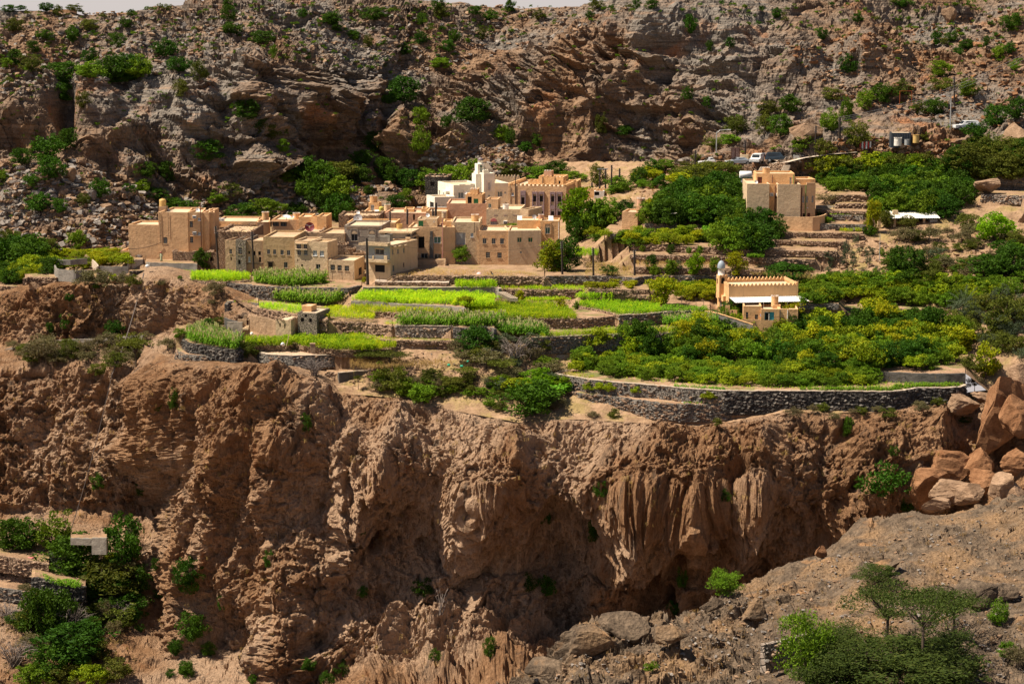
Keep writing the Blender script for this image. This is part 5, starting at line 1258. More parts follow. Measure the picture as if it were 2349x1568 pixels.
# ------------------------------------------------------------------ plants
def leaf_mat(name, a, b, c, tr=.25, sc=1.6, tip=None):
    """a, b, c: leaf greens mixed in small patches; every plant leans a little its own way"""
    t = NT(name); v = t.coord('Object'); oi = t.n('ShaderNodeObjectInfo')
    n = t.noise(v, sc * 5,3,.7); f = t.noise(v, sc * 17,2)
    col = t.mix(t.val(n, .36,.64), a, b)
    col = t.mix(t.val(f, .54,.68), col, c)
    hs = t.n('ShaderNodeHueSaturation'); t.l(col, hs.inputs['Color'])
    t.put(hs.inputs['Hue'], t.val(oi.outputs['Random'], 0,1,.485,.512)); t.put(hs.inputs['Value'], t.val(t.math('FRACT', t.math('MULTIPLY', oi.outputs['Random'], 7.31)),0,1,.75,1.3))
    col = hs.outputs[0]
    d = t.n('ShaderNodeBsdfPrincipled'); t.l(col, d.inputs['Base Color']); d.inputs['Roughness'].default_value = .7; d.inputs['Specular IOR Level'].default_value = .1
    tl = t.n('ShaderNodeBsdfTranslucent'); t.l(t.mix(1.0, col, (1.2,1.25,.6), 'MULTIPLY'), tl.inputs[0])
    m = t.n('ShaderNodeMixShader'); m.inputs[0].default_value = tr
    t.l(d.outputs[0], m.inputs[1]); t.l(tl.outputs[0], m.inputs[2]); t.l(m.outputs[0], t.out.inputs[0])
    return t.m
L_DARK = leaf_mat('dark_green_leaf', (0.0228,0.0588,0.00407),(0.0445,0.101,0.0057),(0.0694,0.141,0.00732))
L_MID = leaf_mat('mid_green_leaf', (0.062,0.123,0.00683),(0.113,0.19,0.00913),(0.183,0.261,0.0126))
L_LIME = leaf_mat('lime_bush_leaf', (0.111,0.178,0.00675),(0.224,0.282,0.00845),(0.424,0.375,0.0101))
L_YEL = leaf_mat('yellowing_leaf', (0.119,0.179,0.00495),(0.297,0.302,0.0062),(0.505,0.385,0.00745))
L_BRIGHT = leaf_mat('bright_green_leaf', (0.0859,0.186,0.00414),(0.157,0.262,0.00515),(0.242,0.338,0.0062),.35)
L_GREY = leaf_mat('grey_green_leaf', (.050,.072,.038),(.085,.105,.055),(.13,.14,.075))
L_OLIVE = leaf_mat('olive_scrub_leaf', (0.0533,0.0698,0.00893),(0.0953,0.109,0.0122),(0.148,0.14,0.0195))
L_DRY = leaf_mat('dry_scrub_leaf', (.10,.082,.042),(.17,.135,.065),(.10,.115,.035))
L_THORN = leaf_mat('thorn_leaf', (.028,.046,.008),(.050,.072,.012),(.085,.10,.018))
L_DEADW = plain('dead_twig', (.17,.135,.115),.9, var=.3)
L_BARK = plain('bark', (.085,.060,.042),.9, var=.3)
L_STRAW = leaf_mat('dry_grass_blade', (.34,.22,.075),(.46,.31,.11),(.26,.22,.07),.3)
L_MAIZE = leaf_mat('maize_leaf', (0.0652,0.169,0.011),(0.13,0.267,0.0152),(0.261,0.393,0.0207),.3,.5)
L_TASSEL = plain('maize_tassel', (.56,.52,.22),.9)
L_FOD = leaf_mat('sorghum_leaf', (0.182,0.338,0.00875),(0.342,0.509,0.0117),(0.569,0.62,0.0175),.4,.07)
L_FODY = leaf_mat('yellow_sorghum_leaf', (0.222,0.34,0.00745),(0.412,0.485,0.00994),(0.62,0.577,0.0174),.4,.07)
L_HERB = leaf_mat('green_herb_leaf', (0.075,0.198,0.01),(0.135,0.288,0.014),(0.24,0.36,0.02),.3,.4)
def leaves(c, r, size, rng, up=.3, elong=1.7):
    """leaf-shaped quads around centres c"""
    n = len(c); d = rng.normal(size=(n, 3)); d /= np.linalg.norm(d, axis=1, keepdims=True)
    nrm = d + np.array((0,0, up)); nrm /= np.linalg.norm(nrm, axis=1, keepdims=True)
    a = np.cross(nrm, rng.normal(size=(n, 3))); a /= np.linalg.norm(a, axis=1, keepdims=True) + 1e-9; b = np.cross(nrm, a)
    s = size * rng.uniform(.6,1.35,(n, 1)); a = a * s * elong; b = b * s * .75
    V = np.stack([c - a * .5, c + b * .5 + a * .05, c + a * .6, c - b * .5 + a * .05], 1)
    return V.reshape(-1,3), np.arange(4 * n).reshape(n, 4)
def crown_mesh(name, seed, mat, n_cl=38, per=34, leaf=.045, shape='round', base=.12):
    """a crown one unit wide and one unit high over its foot"""
    r = np.random.default_rng(seed); C = []
    while len(C) < n_cl:
        p = r.uniform(-1,1,3); q = np.linalg.norm(p)
        if q > 1 or q < .35: continue
        if shape == 'flat':
            p[2] = .45 + .25 * r.uniform(-1,1) * (1 - q * .5) - .25 * (p[0] ** 2 + p[1] ** 2)
        elif shape == 'cone':
            k = 1 - .5 * (p[2] + 1) / 2; p[0] *= k; p[1] *= k
        elif shape == 'up':
            k = .55 + .45 * (p[2] + 1) / 2; p[0] *= k; p[1] *= k
        elif shape == 'dome':
            p[2] = abs(p[2]) * 1.15 - .25
        C.append(p)
    C = np.array(C); C += .12 * r.normal(size=C.shape)
    lump = 1 + .30 * pnoise(C * 1.6 + seed * 3.3)[:, None]; C *= lump
    C[:, :2] *= .50; C[:, 2] = base + (C[:, 2] + 1) / 2 * (1 - base) * .94
    rad = r.uniform(.09,.19, n_cl); pts = []
    for c, q in zip(C, rad):
        k = int(per * r.uniform(.6,1.4) * (q / .11)); o = r.normal(size=(k, 3)); o /= np.linalg.norm(o, axis=1, keepdims=True); o *= (q * r.uniform(.35,1.1,(k, 1)) ** .6)
        o[:, 2] *= .75 if shape != 'flat' else .4
        pts.append(c + o)
    pts = np.concatenate(pts); pts[:, 2] = np.clip(pts[:, 2], .015,1.05)
    V, F = leaves(pts, 0, leaf, r)
    return np_mesh(name, V, F, mat), C
def trunk_mesh(name, seed, C, mat, r0=.03, twigs=7, sink=.06):
    r = np.random.default_rng(seed); mb = MB(); t = Vector((r.normal(0,.02), r.normal(0,.02), C[:, 2].min() * .5 + .14))
    mb.tube([(0,0,-sink),(t.x * .5, t.y * .5, t.z * .5), t], [r0 * 1.25, r0, r0 * .85], 6)
    for i in r.permutation(len(C))[:twigs]:
        c = Vector(C[i]); m = t.lerp(c, .5) + Vector((r.normal(0,.03), r.normal(0,.03),.02))
        mb.tube([t, m, c], [r0 * .62, r0 * .4, r0 * .16], 4, cap=False)
    return mb.mesh(name, mat)
def twig_mesh(name, seed, mat, n=46, droop=.0, spread=.5, th=.010):
    r = np.random.default_rng(seed); mb = MB()
    for i in range(n):
        a = r.uniform(0,6.283); l = r.uniform(.5,1.05); s = spread * r.uniform(.3,1.1)
        p0 = Vector((r.normal(0,.05), r.normal(0,.05),0)); d = Vector((math.cos(a) * s, math.sin(a) * s, l))
        pts = [p0, p0 + d * .45 + Vector((r.normal(0,.04), r.normal(0,.04),.08)), p0 + d * .8 + Vector((0,0,.04 - droop * .4)), p0 + Vector((d.x * 1.15, d.y * 1.15, d.z * (1 - droop)))]
        mb.tube(pts, [th, th * .8, th * .55, th * .2], 3, cap=False)
        for _ in range(3):
            k = r.uniform(.4,.9); b = pts[1].lerp(pts[3], k); mb.tube([b, b + Vector((r.normal(0,.12), r.normal(0,.12), r.uniform(-.1,.16) - droop * .25))], [th * .45, th * .12], 3, cap=False)
    return mb.mesh(name, mat)
KIND = {}
def kind(key, mat, shape='round', n=3, base=.1, n_cl=38, per=34, leaf=.045, r0=.03, twigs=7, trunk=True):
    out = []
    for i in range(n):
        sd = sum(map(ord, key)) * 7 + i
        me, Cc = crown_mesh('crown', sd, mat, n_cl, per, leaf, shape, base)
        out.append((me, trunk_mesh('trunk', sd, Cc, L_BARK, r0, twigs) if trunk else None))
    KIND[key] = out
kind('dark', L_DARK, 'round', 4,.02,56,44,.046); kind('mid', L_MID, 'round', 4,.0,54,42,.048); kind('lime', L_LIME, 'dome', 4,.0,50,44,.052,.025)
kind('yellow', L_YEL, 'up', 3,.0,52,42,.048); kind('bright', L_BRIGHT, 'round', 3,.0,56,44,.050); kind('grey', L_GREY, 'up', 3,.06,34,40,.036,.02)
kind('olive', L_OLIVE, 'round', 4,.0,50,44,.044); kind('dry', L_DRY, 'dome', 3,.03,40,44,.040,.02); kind('acacia', L_OLIVE, 'flat', 4,.34,40,46,.030,.026,14)
kind('shrub', L_MID, 'dome', 4,.02,20,24,.075, trunk=False); kind('shrubd', L_DARK, 'dome', 3,.02,22,24,.075, trunk=False); kind('shrubo', L_OLIVE, 'dome', 3,.02,20,24,.075, trunk=False); kind('hang', L_DARK, 'round', 3,.0,40,34,.05, trunk=False)
kind('thorn', L_THORN, 'round', 3,.0,60,80,.026); kind('acaciaf', L_THORN, 'flat', 3,.34,44,80,.016,.018,20); kind('thornm', L_MID, 'up', 2,.0,60,80,.026)
KIND['dead'] = [(twig_mesh('twigs', 5 + i, L_DEADW, 60,.25,.6,.010), None) for i in range(3)]
KIND['bare'] = [(twig_mesh('branches', 50 + i, L_DEADW, 9,.0,.45,.028), None) for i in range(2)]
# ---- finding the ground
NPL = [0]
def plant(key, s, wpx, hpx, name, label, cat, group=None, objs=None, Y=None, sink=.0):
    """s: foot in sheet pixels; wpx, hpx: its size there"""
    h = hit(*s, objs) if Y is None else (atY(*s, Y), None, None)
    if h is None: return None
    p = h[0]; m = p.y / FP; NPL[0] += 1
    v = KIND[key][NPL[0] % len(KIND[key])]
    rz = random.uniform(0,6.283); sc = (wpx * m * 1.15, wpx * m * random.uniform(1., 1.25), hpx * m * 1.1)
    p = p - Vector((0,0, sink * hpx * m))
    if v[1] is None:
        o = link(name, v[0]); tag(o, label, cat, group, 'thing')
    else:
        o = tag(empty(name), label, cat, group, 'thing'); link('crown', v[0], None, o); link('trunk', v[1], None, o)
    o.location = p; o.rotation_euler = (0,0, rz); o.scale = sc
    return o
def inside(poly, x, y):
    c = False; n = len(poly)
    for i in range(n):
        (x1, y1),(x2, y2) = poly[i], poly[i - 1]
        if (y1 > y) != (y2 > y) and x < (x2 - x1) * (y - y1) / (y2 - y1) + x1: c = not c
    return c
def scatter(poly, n, dmin, seed=0, ydist=1.8):
    r = random.Random(seed); xs = [p[0] for p in poly]; ys = [p[1] for p in poly]; out = []; t = 0
    while len(out) < n and t < n * 60:
        t += 1; x, y = r.uniform(min(xs), max(xs)), r.uniform(min(ys), max(ys))
        if inside(poly, x, y) and all((x - a) ** 2 + ((y - b) * ydist) ** 2 > dmin * dmin for a, b in out): out.append((x, y))
    return out
LAT = ('far left end', 'left end', 'left part', 'left of middle', 'middle', 'right of middle', 'right part', 'right end', 'far right end')
SIZEW = ('small', 'middling', 'large')
def grove(poly, n, dmin, kinds, wr, hr, name, phrase, cat, group, seed=0, objs=None, cf=None):
    if cf: poly = [cf(*p) for p in poly]
    r = random.Random(seed + 5)
    pts = sorted(scatter(poly, n, dmin, seed), key=lambda p: p[1]); xs = sorted(q[0] for q in pts)
    for jj, s in enumerate(pts):
        place = LAT[min(8, int(9 * xs.index(s[0]) / len(xs)))]; dep = ('back', 'middle', 'front')[min(2,3 * jj // len(pts))]
        k, w_ = r.choice(kinds); q = r.random(); hh = hr[0] + (hr[1] - hr[0]) * q; ww = wr[0] + (wr[1] - wr[0]) * min(1, max(0, q + r.uniform(-.3,.3)))
        plant(k, s, ww, hh, name, f'{SIZEW[min(2, int(q * 3))]} {w_} {phrase}, {dep} row, {place}', cat, group, objs)
K_ = .18555
# ---- the big orchard on the right and its neighbours
ORCH = ('ground',)
grove([(1345,800),(1360,778),(1450,770),(1590,758),(1660,752),(1830,742),(1990,735),(2080,745),(2180,765),(2215,795),(2190,832),(2000,850),(1800,846),(1560,840),(1420,820)], 180,14, [('dark', 'dark green'),('mid', 'fresh green'),('mid', 'fresh green'),('dark', 'dark green'),('yellow', 'yellowing'),('lime', 'yellow tipped')], (44,70),(38,62), 'pomegranate_tree', 'tree at the back of the big orchard', 'tree', 'fruit trees of the cliff top orchard', 1, ORCH)
grove([(1312,852),(1335,825),(1420,828),(1600,848),(1700,852),(1980,848),(2010,872),(1990,884),(1900,889),(1680,886),(1500,873),(1370,862)], 150,10, [('lime', 'yellow green'),('mid', 'plain green'),('mid', 'plain green')], (30,46),(22,33), 'lime_bush', 'bush at the front of the big orchard', 'bush', 'lime bushes of the cliff top orchard', 2, ORCH)
grove([(2030,845),(2060,820),(2150,828),(2180,846),(2110,852)], 9,16, [('lime', 'yellow green'),('mid', 'fresh green')], (34,50),(26,36), 'lime_bush', 'bush above the smooth dark wall', 'bush', 'bushes above the dark wall', 3, ORCH)
grove([(1840,700),(1930,692),(2040,695),(2180,705),(2300,690),(2345,672),(2300,660),(2040,650),(1900,652),(1840,662)], 110,12, [('lime', 'yellow green'),('mid', 'fresh green'),('mid', 'fresh green')], (30,48),(22,34), 'orchard_bush', 'bush in the orchard right of the mosque', 'bush', 'lime bushes right of the mosque', 4, ORCH)
grove([(1560,690),(1640,690),(1640,662),(1560,660)], 16,11, [('yellow', 'yellowing'),('lime', 'yellow green')], (24,36),(20,28), 'lime_bush', 'bush left of the mosque minaret', 'bush', 'lime bushes left of the mosque', 5, ORCH)
grove([(1350,662),(1470,664),(1470,654),(1350,652)], 10,10, [('yellow', 'yellowing')], (18,26),(12,16), 'lime_bush', 'clipped bush in the row along the lane', 'bush', 'clipped bushes along the lane', 6, ORCH)
for i, (x, y, w_, h_) in enumerate(((700,1312,140,100),(830,1322,135,112),(945,1325,130,112),(1085,1342,120,100),(1200,1352,115,100),(1290,1364,140,115),(1550,1392,135,115),(1740,1398,105,82),(1850,1412,125,92),(1990,1412,155,112))):
    plant('lime' if i != 3 else 'mid', E1(x, y), w_ * .212, h_ * .212, 'lime_bush', 'round low lime bush on the bare ledge above the cliff rim', 'bush', 'lime bushes on the rim ledge', ORCH)
# ---- trees among the terraces
grove([(880,840),(1280,600),(1700,520),(2080,440),(2110,700),(1700,880),(1300,900)], 40,15, [('dark', 'dark green'),('dark', 'dark green'),('mid', 'fresh green')], (46,72),(40,62), 'fruit_tree', 'tree left of the tall tan house', 'tree', 'trees left of the tall house', 7, ORCH, C2)
grove([(1290,520),(1580,520),(1760,380),(1900,240),(1600,260),(1330,380)], 12,15, [('acacia', 'yellow olive'),('olive', 'olive green'),('yellow', 'yellow green')], (46,76),(34,52), 'thorn_tree', 'thorn tree below the parked cars', 'tree', 'thorn trees below the road', 8,('ground', 'hill'), C2)
grove([(420,1310),(1080,1310),(1290,1120),(1000,960),(640,1000)], 17,18, [('dark', 'dark green'),('dark', 'dark green'),('mid', 'fresh green')], (48,76),(44,66), 'fruit_tree', 'tree in front of the tall tan house', 'tree', 'trees in front of the tall house', 9, ORCH, D1)
for x, y, w_, h_, k in ((1065,1060,130,190, 'dark'),(1190,1150,210,180, 'dark'),(560,900,200,80, 'mid'),(540,1000,120,60, 'dry'),(1770,970,100,80, 'mid'),(1680,880,100,70, 'mid')):
    plant(k, D1(x, y), w_ * .1975, h_ * .1975, 'garden_bush', {'dark': 'dark upright bush against the tall tan house', 'mid': 'fresh green bush near the foot of the tall tan house', 'dry': 'dry rounded bush on the terrace left of the tall tan house'}[k], 'bush', 'bushes round the tall house', ORCH)
for x, y, w_, h_, k in ((110,960,440,500, 'bright'),(330,905,320,360, 'mid'),(20,1080,220,300, 'dark'),(230,960,300,380, 'dark'),(470,790,260,230, 'mid'),(640,760,240,200, 'dark'),(950,800,240,260, 'yellow'),(1060,760,220,280, 'mid')):
    plant(k, C2(x, y), w_ * K_, h_ * K_, 'fruit_tree', {'bright': 'big bright yellow green tree beside the castle like house', 'mid': 'fresh green tree near the pump house', 'dark': 'dark green tree between castle house and pump house', 'yellow': 'yellowish tree right of the pump house'}[k], 'tree', 'trees round the pump house', ORCH)
grove([(130,1090),(700,1140),(1640,1115),(1640,1040),(1200,1000),(150,1020)], 34,11, [('lime', 'yellow green'),('yellow', 'yellowing'),('mid', 'fresh green')], (24,38),(18,27), 'lime_bush', 'bush in the hedge below the pump house', 'bush', 'hedge bushes below the pump house', 10, ORCH, C2)
for x, y, w_, h_, k, lab in ((945,1455,130,210, 'dark', 'tall dark young tree, first of the row on the dry terrace'),(990,1482,120,130, 'mid', 'low young tree in front of the first of the row'),(1190,1482,150,190, 'mid', 'second young tree of the row on the dry terrace'),(1275,1455,120,150, 'grey', 'greyish young tree beside the second of the row'),(1485,1475,200,240, 'bright', 'broad bright young tree, third of the row'),(1720,1455,130,200, 'mid', 'slender young tree just left of the white minaret'),
        (2000,1475,240,270, 'yellow', 'yellow topped tree right of the white minaret'),(2190,1482,130,160, 'mid', 'small tree right of the yellow topped one'),(430,1484,190,115, 'dark', 'dense dark bush below the leaning poles'),(1185,1228,95,115, 'dark', 'round little tree on the bare soil strip'),(1405,1214,64,82, 'mid', 'tiny tree on the bare soil strip'),(1545,1230,74,112, 'mid', 'last little tree on the bare soil strip'),(830,1192,64,74, 'mid', 'first tiny tree on the bare soil strip')):
    plant(k, C2(x, y), w_ * K_, h_ * K_, 'young_tree', lab, 'tree', 'young trees of the dry terraces', ORCH)
plant('dark', D3(1500,402),96,36, 'round_bush', 'wide dome shaped dark bush above the mosque roof', 'bush', None, ORCH)
plant('mid', D3(1195,345),16,11, 'garden_bush', 'small bush left of the wide dome shaped one', 'bush', None, ORCH)
plant('dark', A(1092,975),38,43, 'round_tree', 'round dark green tree before the brown ruin', 'tree', None, ORCH, 336.5)
plant('mid', C(625,1312),36,34, 'garden_tree', 'bushy green tree against the long curving house', 'tree', None, None, 334.5)
plant('yellow', C(1760,1440),66,70, 'fruit_tree', 'broad yellow green tree at the right end of the village', 'tree', None, ORCH); plant('dark', C(1930,1440),60,72, 'fruit_tree', 'dark green tree behind the foot of the electric pole', 'tree', None, ORCH)
plant('mid', C(1140,905),16,9, 'garden_bush', 'small bush under the window cooler', 'bush', None, None, 347); plant('mid', C(1255,925),26,15, 'garden_bush', 'green bush on the roof terrace near the apricot house', 'bush', None, None, 346)
plant('yellow', E1(1500,385),74,66, 'willow_tree', 'feathery yellow tree standing alone before the lane', 'tree', None, ORCH)
plant('yellow', E1(400,425),24,27, 'young_tree', 'spindly yellow sapling on the bare field', 'tree', None, ORCH); plant('mid', E1(552,425),13,20, 'young_tree', 'slim green sapling at the bend of the stone edging', 'tree', None, ORCH)
plant('yellow', D5(1255,395),34,24, 'young_tree', 'loose yellowish bush amid the bright field', 'bush', None, ORCH); plant('yellow', D5(1835,335),24,25, 'young_tree', 'yellowish bush beside the concrete steps', 'bush', None, ORCH)
# ---- the upper right thickets
UP = ('ground', 'hill')
grove([(580,870),(1440,930),(1700,660),(1400,430),(800,520),(650,700)], 66,14, [('dark', 'dark green'),('dark', 'dark green'),('mid', 'fresh green')], (42,66),(36,56), 'fruit_tree', 'tree above the tin roofed shed', 'tree', 'thicket above the shed', 11, UP, D2)
grove([(0,610),(560,610),(800,560),(760,440),(300,440),(0,470)], 26,14, [('dark', 'dark green'),('mid', 'fresh green')], (34,52),(28,42), 'fruit_tree', 'tree above the pinkish rubble wall', 'tree', 'row above the rubble wall', 12, UP, D2)
grove([(-40,440),(300,440),(800,420),(1250,380),(1250,320),(300,350),(-40,400)], 24,15, [('olive', 'olive green'),('mid', 'fresh green'),('lime', 'yellow green')], (40,62),(32,48), 'thorn_tree', 'tree below the orange rubble slope', 'tree', 'trees under the rubble slope', 13, UP, D2)
grove([(1480,470),(2380,470),(2380,120),(1700,170),(1480,280)], 60,14, [('olive', 'olive green'),('olive', 'olive green'),('dark', 'dark green')], (38,62),(28,44), 'scrub_tree', 'tree right of the orange rubble', 'tree', 'scrub at the right edge', 14, UP, D2)
for x, y, w_, h_, k, lab in ((970,1192,235,180, 'dry', 'left one of two big rounded bushes before the tin roofed shed'),(1205,1185,250,190, 'dry', 'right one of two big rounded bushes before the tin roofed shed'),(1420,1115,160,100, 'dry', 'dry bush right of the rounded pair'),(1690,1155,190,190, 'dry', 'brownish bush left of the bright round one'),(1960,1155,350,300, 'bright', 'large bright round bush at the right'),(1640,1020,240,170, 'olive', 'loose thorn tree on the step above the brownish bush'),
        (950,1570,430,330, 'dark', 'big dark tree below the rounded pair'),(860,1500,220,170, 'mid', 'lighter tree at the left of the big dark one'),(1160,1400,170,120, 'grey', 'grey green bush on the stony slope'),(1310,1410,240,170, 'grey', 'larger grey green bush on the stony slope'),(1250,1580,220,140, 'olive', 'olive bush right of the big dark tree'),(1900,1585,520,250, 'dark', 'broad black green tree at the right edge'),(2180,1570,420,330, 'dark', 'massive dark tree at the far right'),(2100,1340,300,170, 'dark', 'dark tree above the massive one'),(1650,1490,190,120, 'olive', 'scrubby bush left of the broad black green tree'),(2250,1230,220,170, 'olive', 'olive bush at the right edge below the low wall'),
        (550,1065,170,360, 'yellow', 'sparse yellow tree left of the tin roofed shed'),(720,1010,190,200, 'olive', 'thorn bush hiding the left of the tin roofed shed'),(960,1030,190,140, 'olive', 'thorn bush in front of the shed pillars'),(520,1110,130,110, 'dark', 'dark bush under the sparse yellow tree'),(660,1340,70,80, 'mid', 'little green bush by the grey saplings'),(800,1340,110,100, 'dry', 'dry bush right of the thin pole'),(1700,1270,120,80, 'olive', 'little olive bush among the boulders'),(600,730,150,90, 'dark', 'dark bush at the end of the rubble wall'),(30,740,220,120, 'dry', 'dry bush beside the tall tan house')):
    plant(k, D2(x, y), w_ * .1975, h_ * .1975, 'hillside_tree' if h_ > 140 else 'hillside_bush', lab, 'tree' if h_ > 140 else 'bush', None, UP)
for x, y, w_, h_ in ((360,1220,85,115),(235,1372,95,180),(320,1372,85,95),(400,1322,75,75),(500,1332,95,95),(560,1332,65,85),(505,1472,85,160),(330,1468,85,105),(65,1478,85,140),(210,1468,55,105),(120,1372,55,65),(20,1382,85,95),(600,1565,95,95),(290,1565,95,85),(440,1565,95,95),(40,1545,85,75)):
    plant('grey', D2(x, y), w_ * .1975, h_ * .1975, 'olive_sapling', f'{"tall" if h_ > 120 else "short"} silvery olive sapling on the bouldery steps, {LAT[min(8, int(x / 70))]}', 'sapling', 'olive saplings on the bouldery steps', UP)
# ---- left orchard and gardens
LFT = ('ground', 'hill', 'left')
grove([(0,625),(240,620),(550,540),(570,400),(300,380),(0,440)], 34,14, [('lime', 'yellow green'),('mid', 'fresh green'),('dark', 'dark green')], (34,52),(24,36), 'orchard_bush', 'bush in the orchard at the left edge', 'bush', 'orchard bushes at the left edge', 15, LFT, E3)
grove([(-60,450),(300,440),(350,380),(100,350),(-60,380)], 9,20, [('dark', 'dark green')], (56,84),(46,62), 'fruit_tree', 'tree behind the left edge orchard', 'tree', 'trees at the left edge', 16, LFT, E3)
grove([(606,462),(930,466),(900,425),(606,420)], 15,9, [('lime', 'yellow green'),('mid', 'fresh green')], (20,30),(15,21), 'garden_bush', 'bush inside the lower walled garden', 'bush', 'bushes in the lower walled garden', 17, LFT, E3)
grove([(1010,424),(1330,424),(1330,370),(1000,360)], 20,9, [('lime', 'yellow green'),('yellow', 'yellowing')], (22,34),(16,23), 'garden_bush', 'bush inside the upper walled garden', 'bush', 'bushes in the upper walled garden', 18, LFT, E3)
grove([(600,352),(960,352),(1220,345),(1220,322),(620,330)], 20,9, [('lime', 'yellow green'),('yellow', 'yellowing')], (22,34),(14,20), 'garden_bush', 'bush behind the walled gardens', 'bush', 'bushes behind the walled gardens', 19, LFT, E3)
for x, y, w_, h_, k, lab in ((980,695,290,215, 'dry', 'huge rounded brownish bush on the cliff top below the block wall'),(1280,645,150,130, 'dry', 'brownish bush in the cleft under the gate'),(1400,640,130,95, 'olive', 'olive bush in the cleft under the gate'),(1190,580,80,60, 'yellow', 'small yellow bush beside the cleft'),(1190,1172,150,150, 'dark', 'dark bush at the foot of the left crag'),(730,795,80,66, 'dark', 'small dark bush on the left crag face'),(720,1095,130,170, 'hang', 'dark hanging plant in the hollow of the left crag'),(520,1125,66,90, 'dark', 'small dark bush low on the left crag'),
        (270,1355,150,105, 'olive', 'olive bush below the channel wall at the left'),(480,1440,250,210, 'dry', 'large dry bush below the channel wall'),(750,1390,160,150, 'olive', 'olive bush right of the large dry one'),(910,1365,150,140, 'dry', 'dry bush below the middle of the channel wall'),(1300,1315,190,115, 'dry', 'dry bush where the channel wall ends'),(1425,1480,300,270, 'acacia', 'acacia with a bent trunk above the cliff'),(1200,1480,170,130, 'olive', 'olive bush left of the bent acacia'),(1040,1565,150,115, 'olive', 'olive bush on the brink of the lower left cliff'),(1530,1200,130,80, 'dry', 'dry tussock above the lowest terrace'),(1750,1300,150,110, 'dry', 'grey dry bush beside the lowest little terrace'),(1680,660,90,80, 'dry', 'dry bush on the crag below the maize'),(1000,660,60,40, 'mid', 'small green sprig by the huge rounded bush'),
        (490,310,170,150, 'acacia', 'thin thorn tree on the grey scree'),(800,250,140,170, 'mid', 'green bush on the scree above the gardens'),(430,350,110,90, 'olive', 'olive bush above the left orchard'),(60,200,130,140, 'olive', 'olive bush at the left edge above the orchard'),(180,210,110,130, 'mid', 'green bush above the left orchard')):
    plant(k, E3(x, y), w_ * .25, h_ * .25, 'cliff_bush' if h_ < 140 else 'cliff_shrub', lab, 'bush', None, LFT)
# ---- the middle brink with acacias and dry scrub
MID = ('ground', 'cliff', 'left')
for x, y, w_, h_, k, lab in ((225,1045,340,165, 'acacia', 'flat topped acacia on the dry grass mound, left of the pair'),(435,1050,310,165, 'acacia', 'flat topped acacia on the dry grass mound, right of the pair'),(455,1310,270,250, 'olive', 'bushy thorn tree before the dark concrete wall'),(620,1360,210,180, 'mid', 'green bush on the brink below the concrete wall'),(780,1440,230,190, 'mid', 'green bush leaning over the cliff brink'),(880,1210,190,120, 'olive', 'olive bush at the right part of the concrete wall'),(970,1340,140,150, 'dry', 'dry bush on the brink left of the dam'),(1080,1300,200,140, 'olive', 'olive bush above the dam'),(1270,1220,260,160, 'acacia', 'low acacia above the dam'),(1640,1140,310,170, 'acacia', 'spreading olive acacia right of the dry thicket'),(1360,910,350,250, 'dark', 'dark tangled tree in the middle thicket'),(1240,990,220,140, 'dry', 'grey dry bush with green netting in it'),(1470,1060,320,180, 'dry', 'wide dry thicket above the dam'),(1800,1010,360,290, 'dead', 'big heap of drooping dead branches'),(1960,1010,220,170, 'dry', 'dry bush right of the dead branches'),(1370,770,190,150, 'grey', 'greyish tree below the tall maize'),(90,1285,100,140, 'acacia', 'tiny acacia at the foot of the dark concrete wall'),(520,1230,160,110, 'olive', 'olive bush in front of the dark concrete wall'),(690,1240,160,90, 'dry', 'dry shrub in front of the dark concrete wall'),(1950,1565,440,330, 'dark', 'large dark bush hanging over the cliff right of the dam'),(1800,1300,240,130, 'lime', 'yellow green bush above the large dark one'),(1640,1290,220,140, 'bright', 'bright leafy bush right of the dam'),(2040,1260,300,160, 'bright', 'bright leafy clump below the curved orchard wall'),(2250,1290,200,120, 'bright', 'bright leafy clump at the foot of the curved wall end'),(2130,1080,200,130, 'mid', 'green bush left of the curved orchard wall'),(1930,1430,180,150, 'mid', 'green bush at the shoulder of the large dark one'),(700,1310,120,90, 'dry', 'small dry bush on the brink'),(2160,1500,120,110, 'olive', 'small olive bush right of the large dark one')):
    plant(k, D5(x, y), w_ * .235, h_ * .235, 'acacia_tree' if k == 'acacia' else 'dead_bush' if k == 'dead' else 'brink_bush', lab, 'tree' if k == 'acacia' else 'bush', None, MID)
for x, y, w_, h_, k, lab in ((470,330,260,200, 'dry', 'large brown rounded bush on the crag below the maize'),(430,420,110,80, 'dry', 'brown tuft below the large rounded bush'),(520,660,110,120, 'olive', 'olive bush at the foot of the crag by the walled garden'),(850,1020,240,190, 'olive', 'dense olive bush left of the threshing floor'),(1640,1230,280,230, 'dead', 'grey dead bush under the threshing floor wall'),(60,110,60,40, 'mid', 'pale shrub at the corner of the bright plot'),(400,660,90,90, 'dark', 'dark bush in the cave mouth of the crag'),(2220,150,60,70, 'yellow', 'yellow bush beside the lane corner'),(1770,160,80,40, 'bright', 'bright tuft at the end of the upper maize'),(60,800,140,110, 'mid', 'green bush at the left end of the leafy maize')):
    plant(k, D4(x, y), w_ * .1953, h_ * .1953, 'cliff_bush' if k != 'dead' else 'dead_bush', lab, 'bush', None, MID)
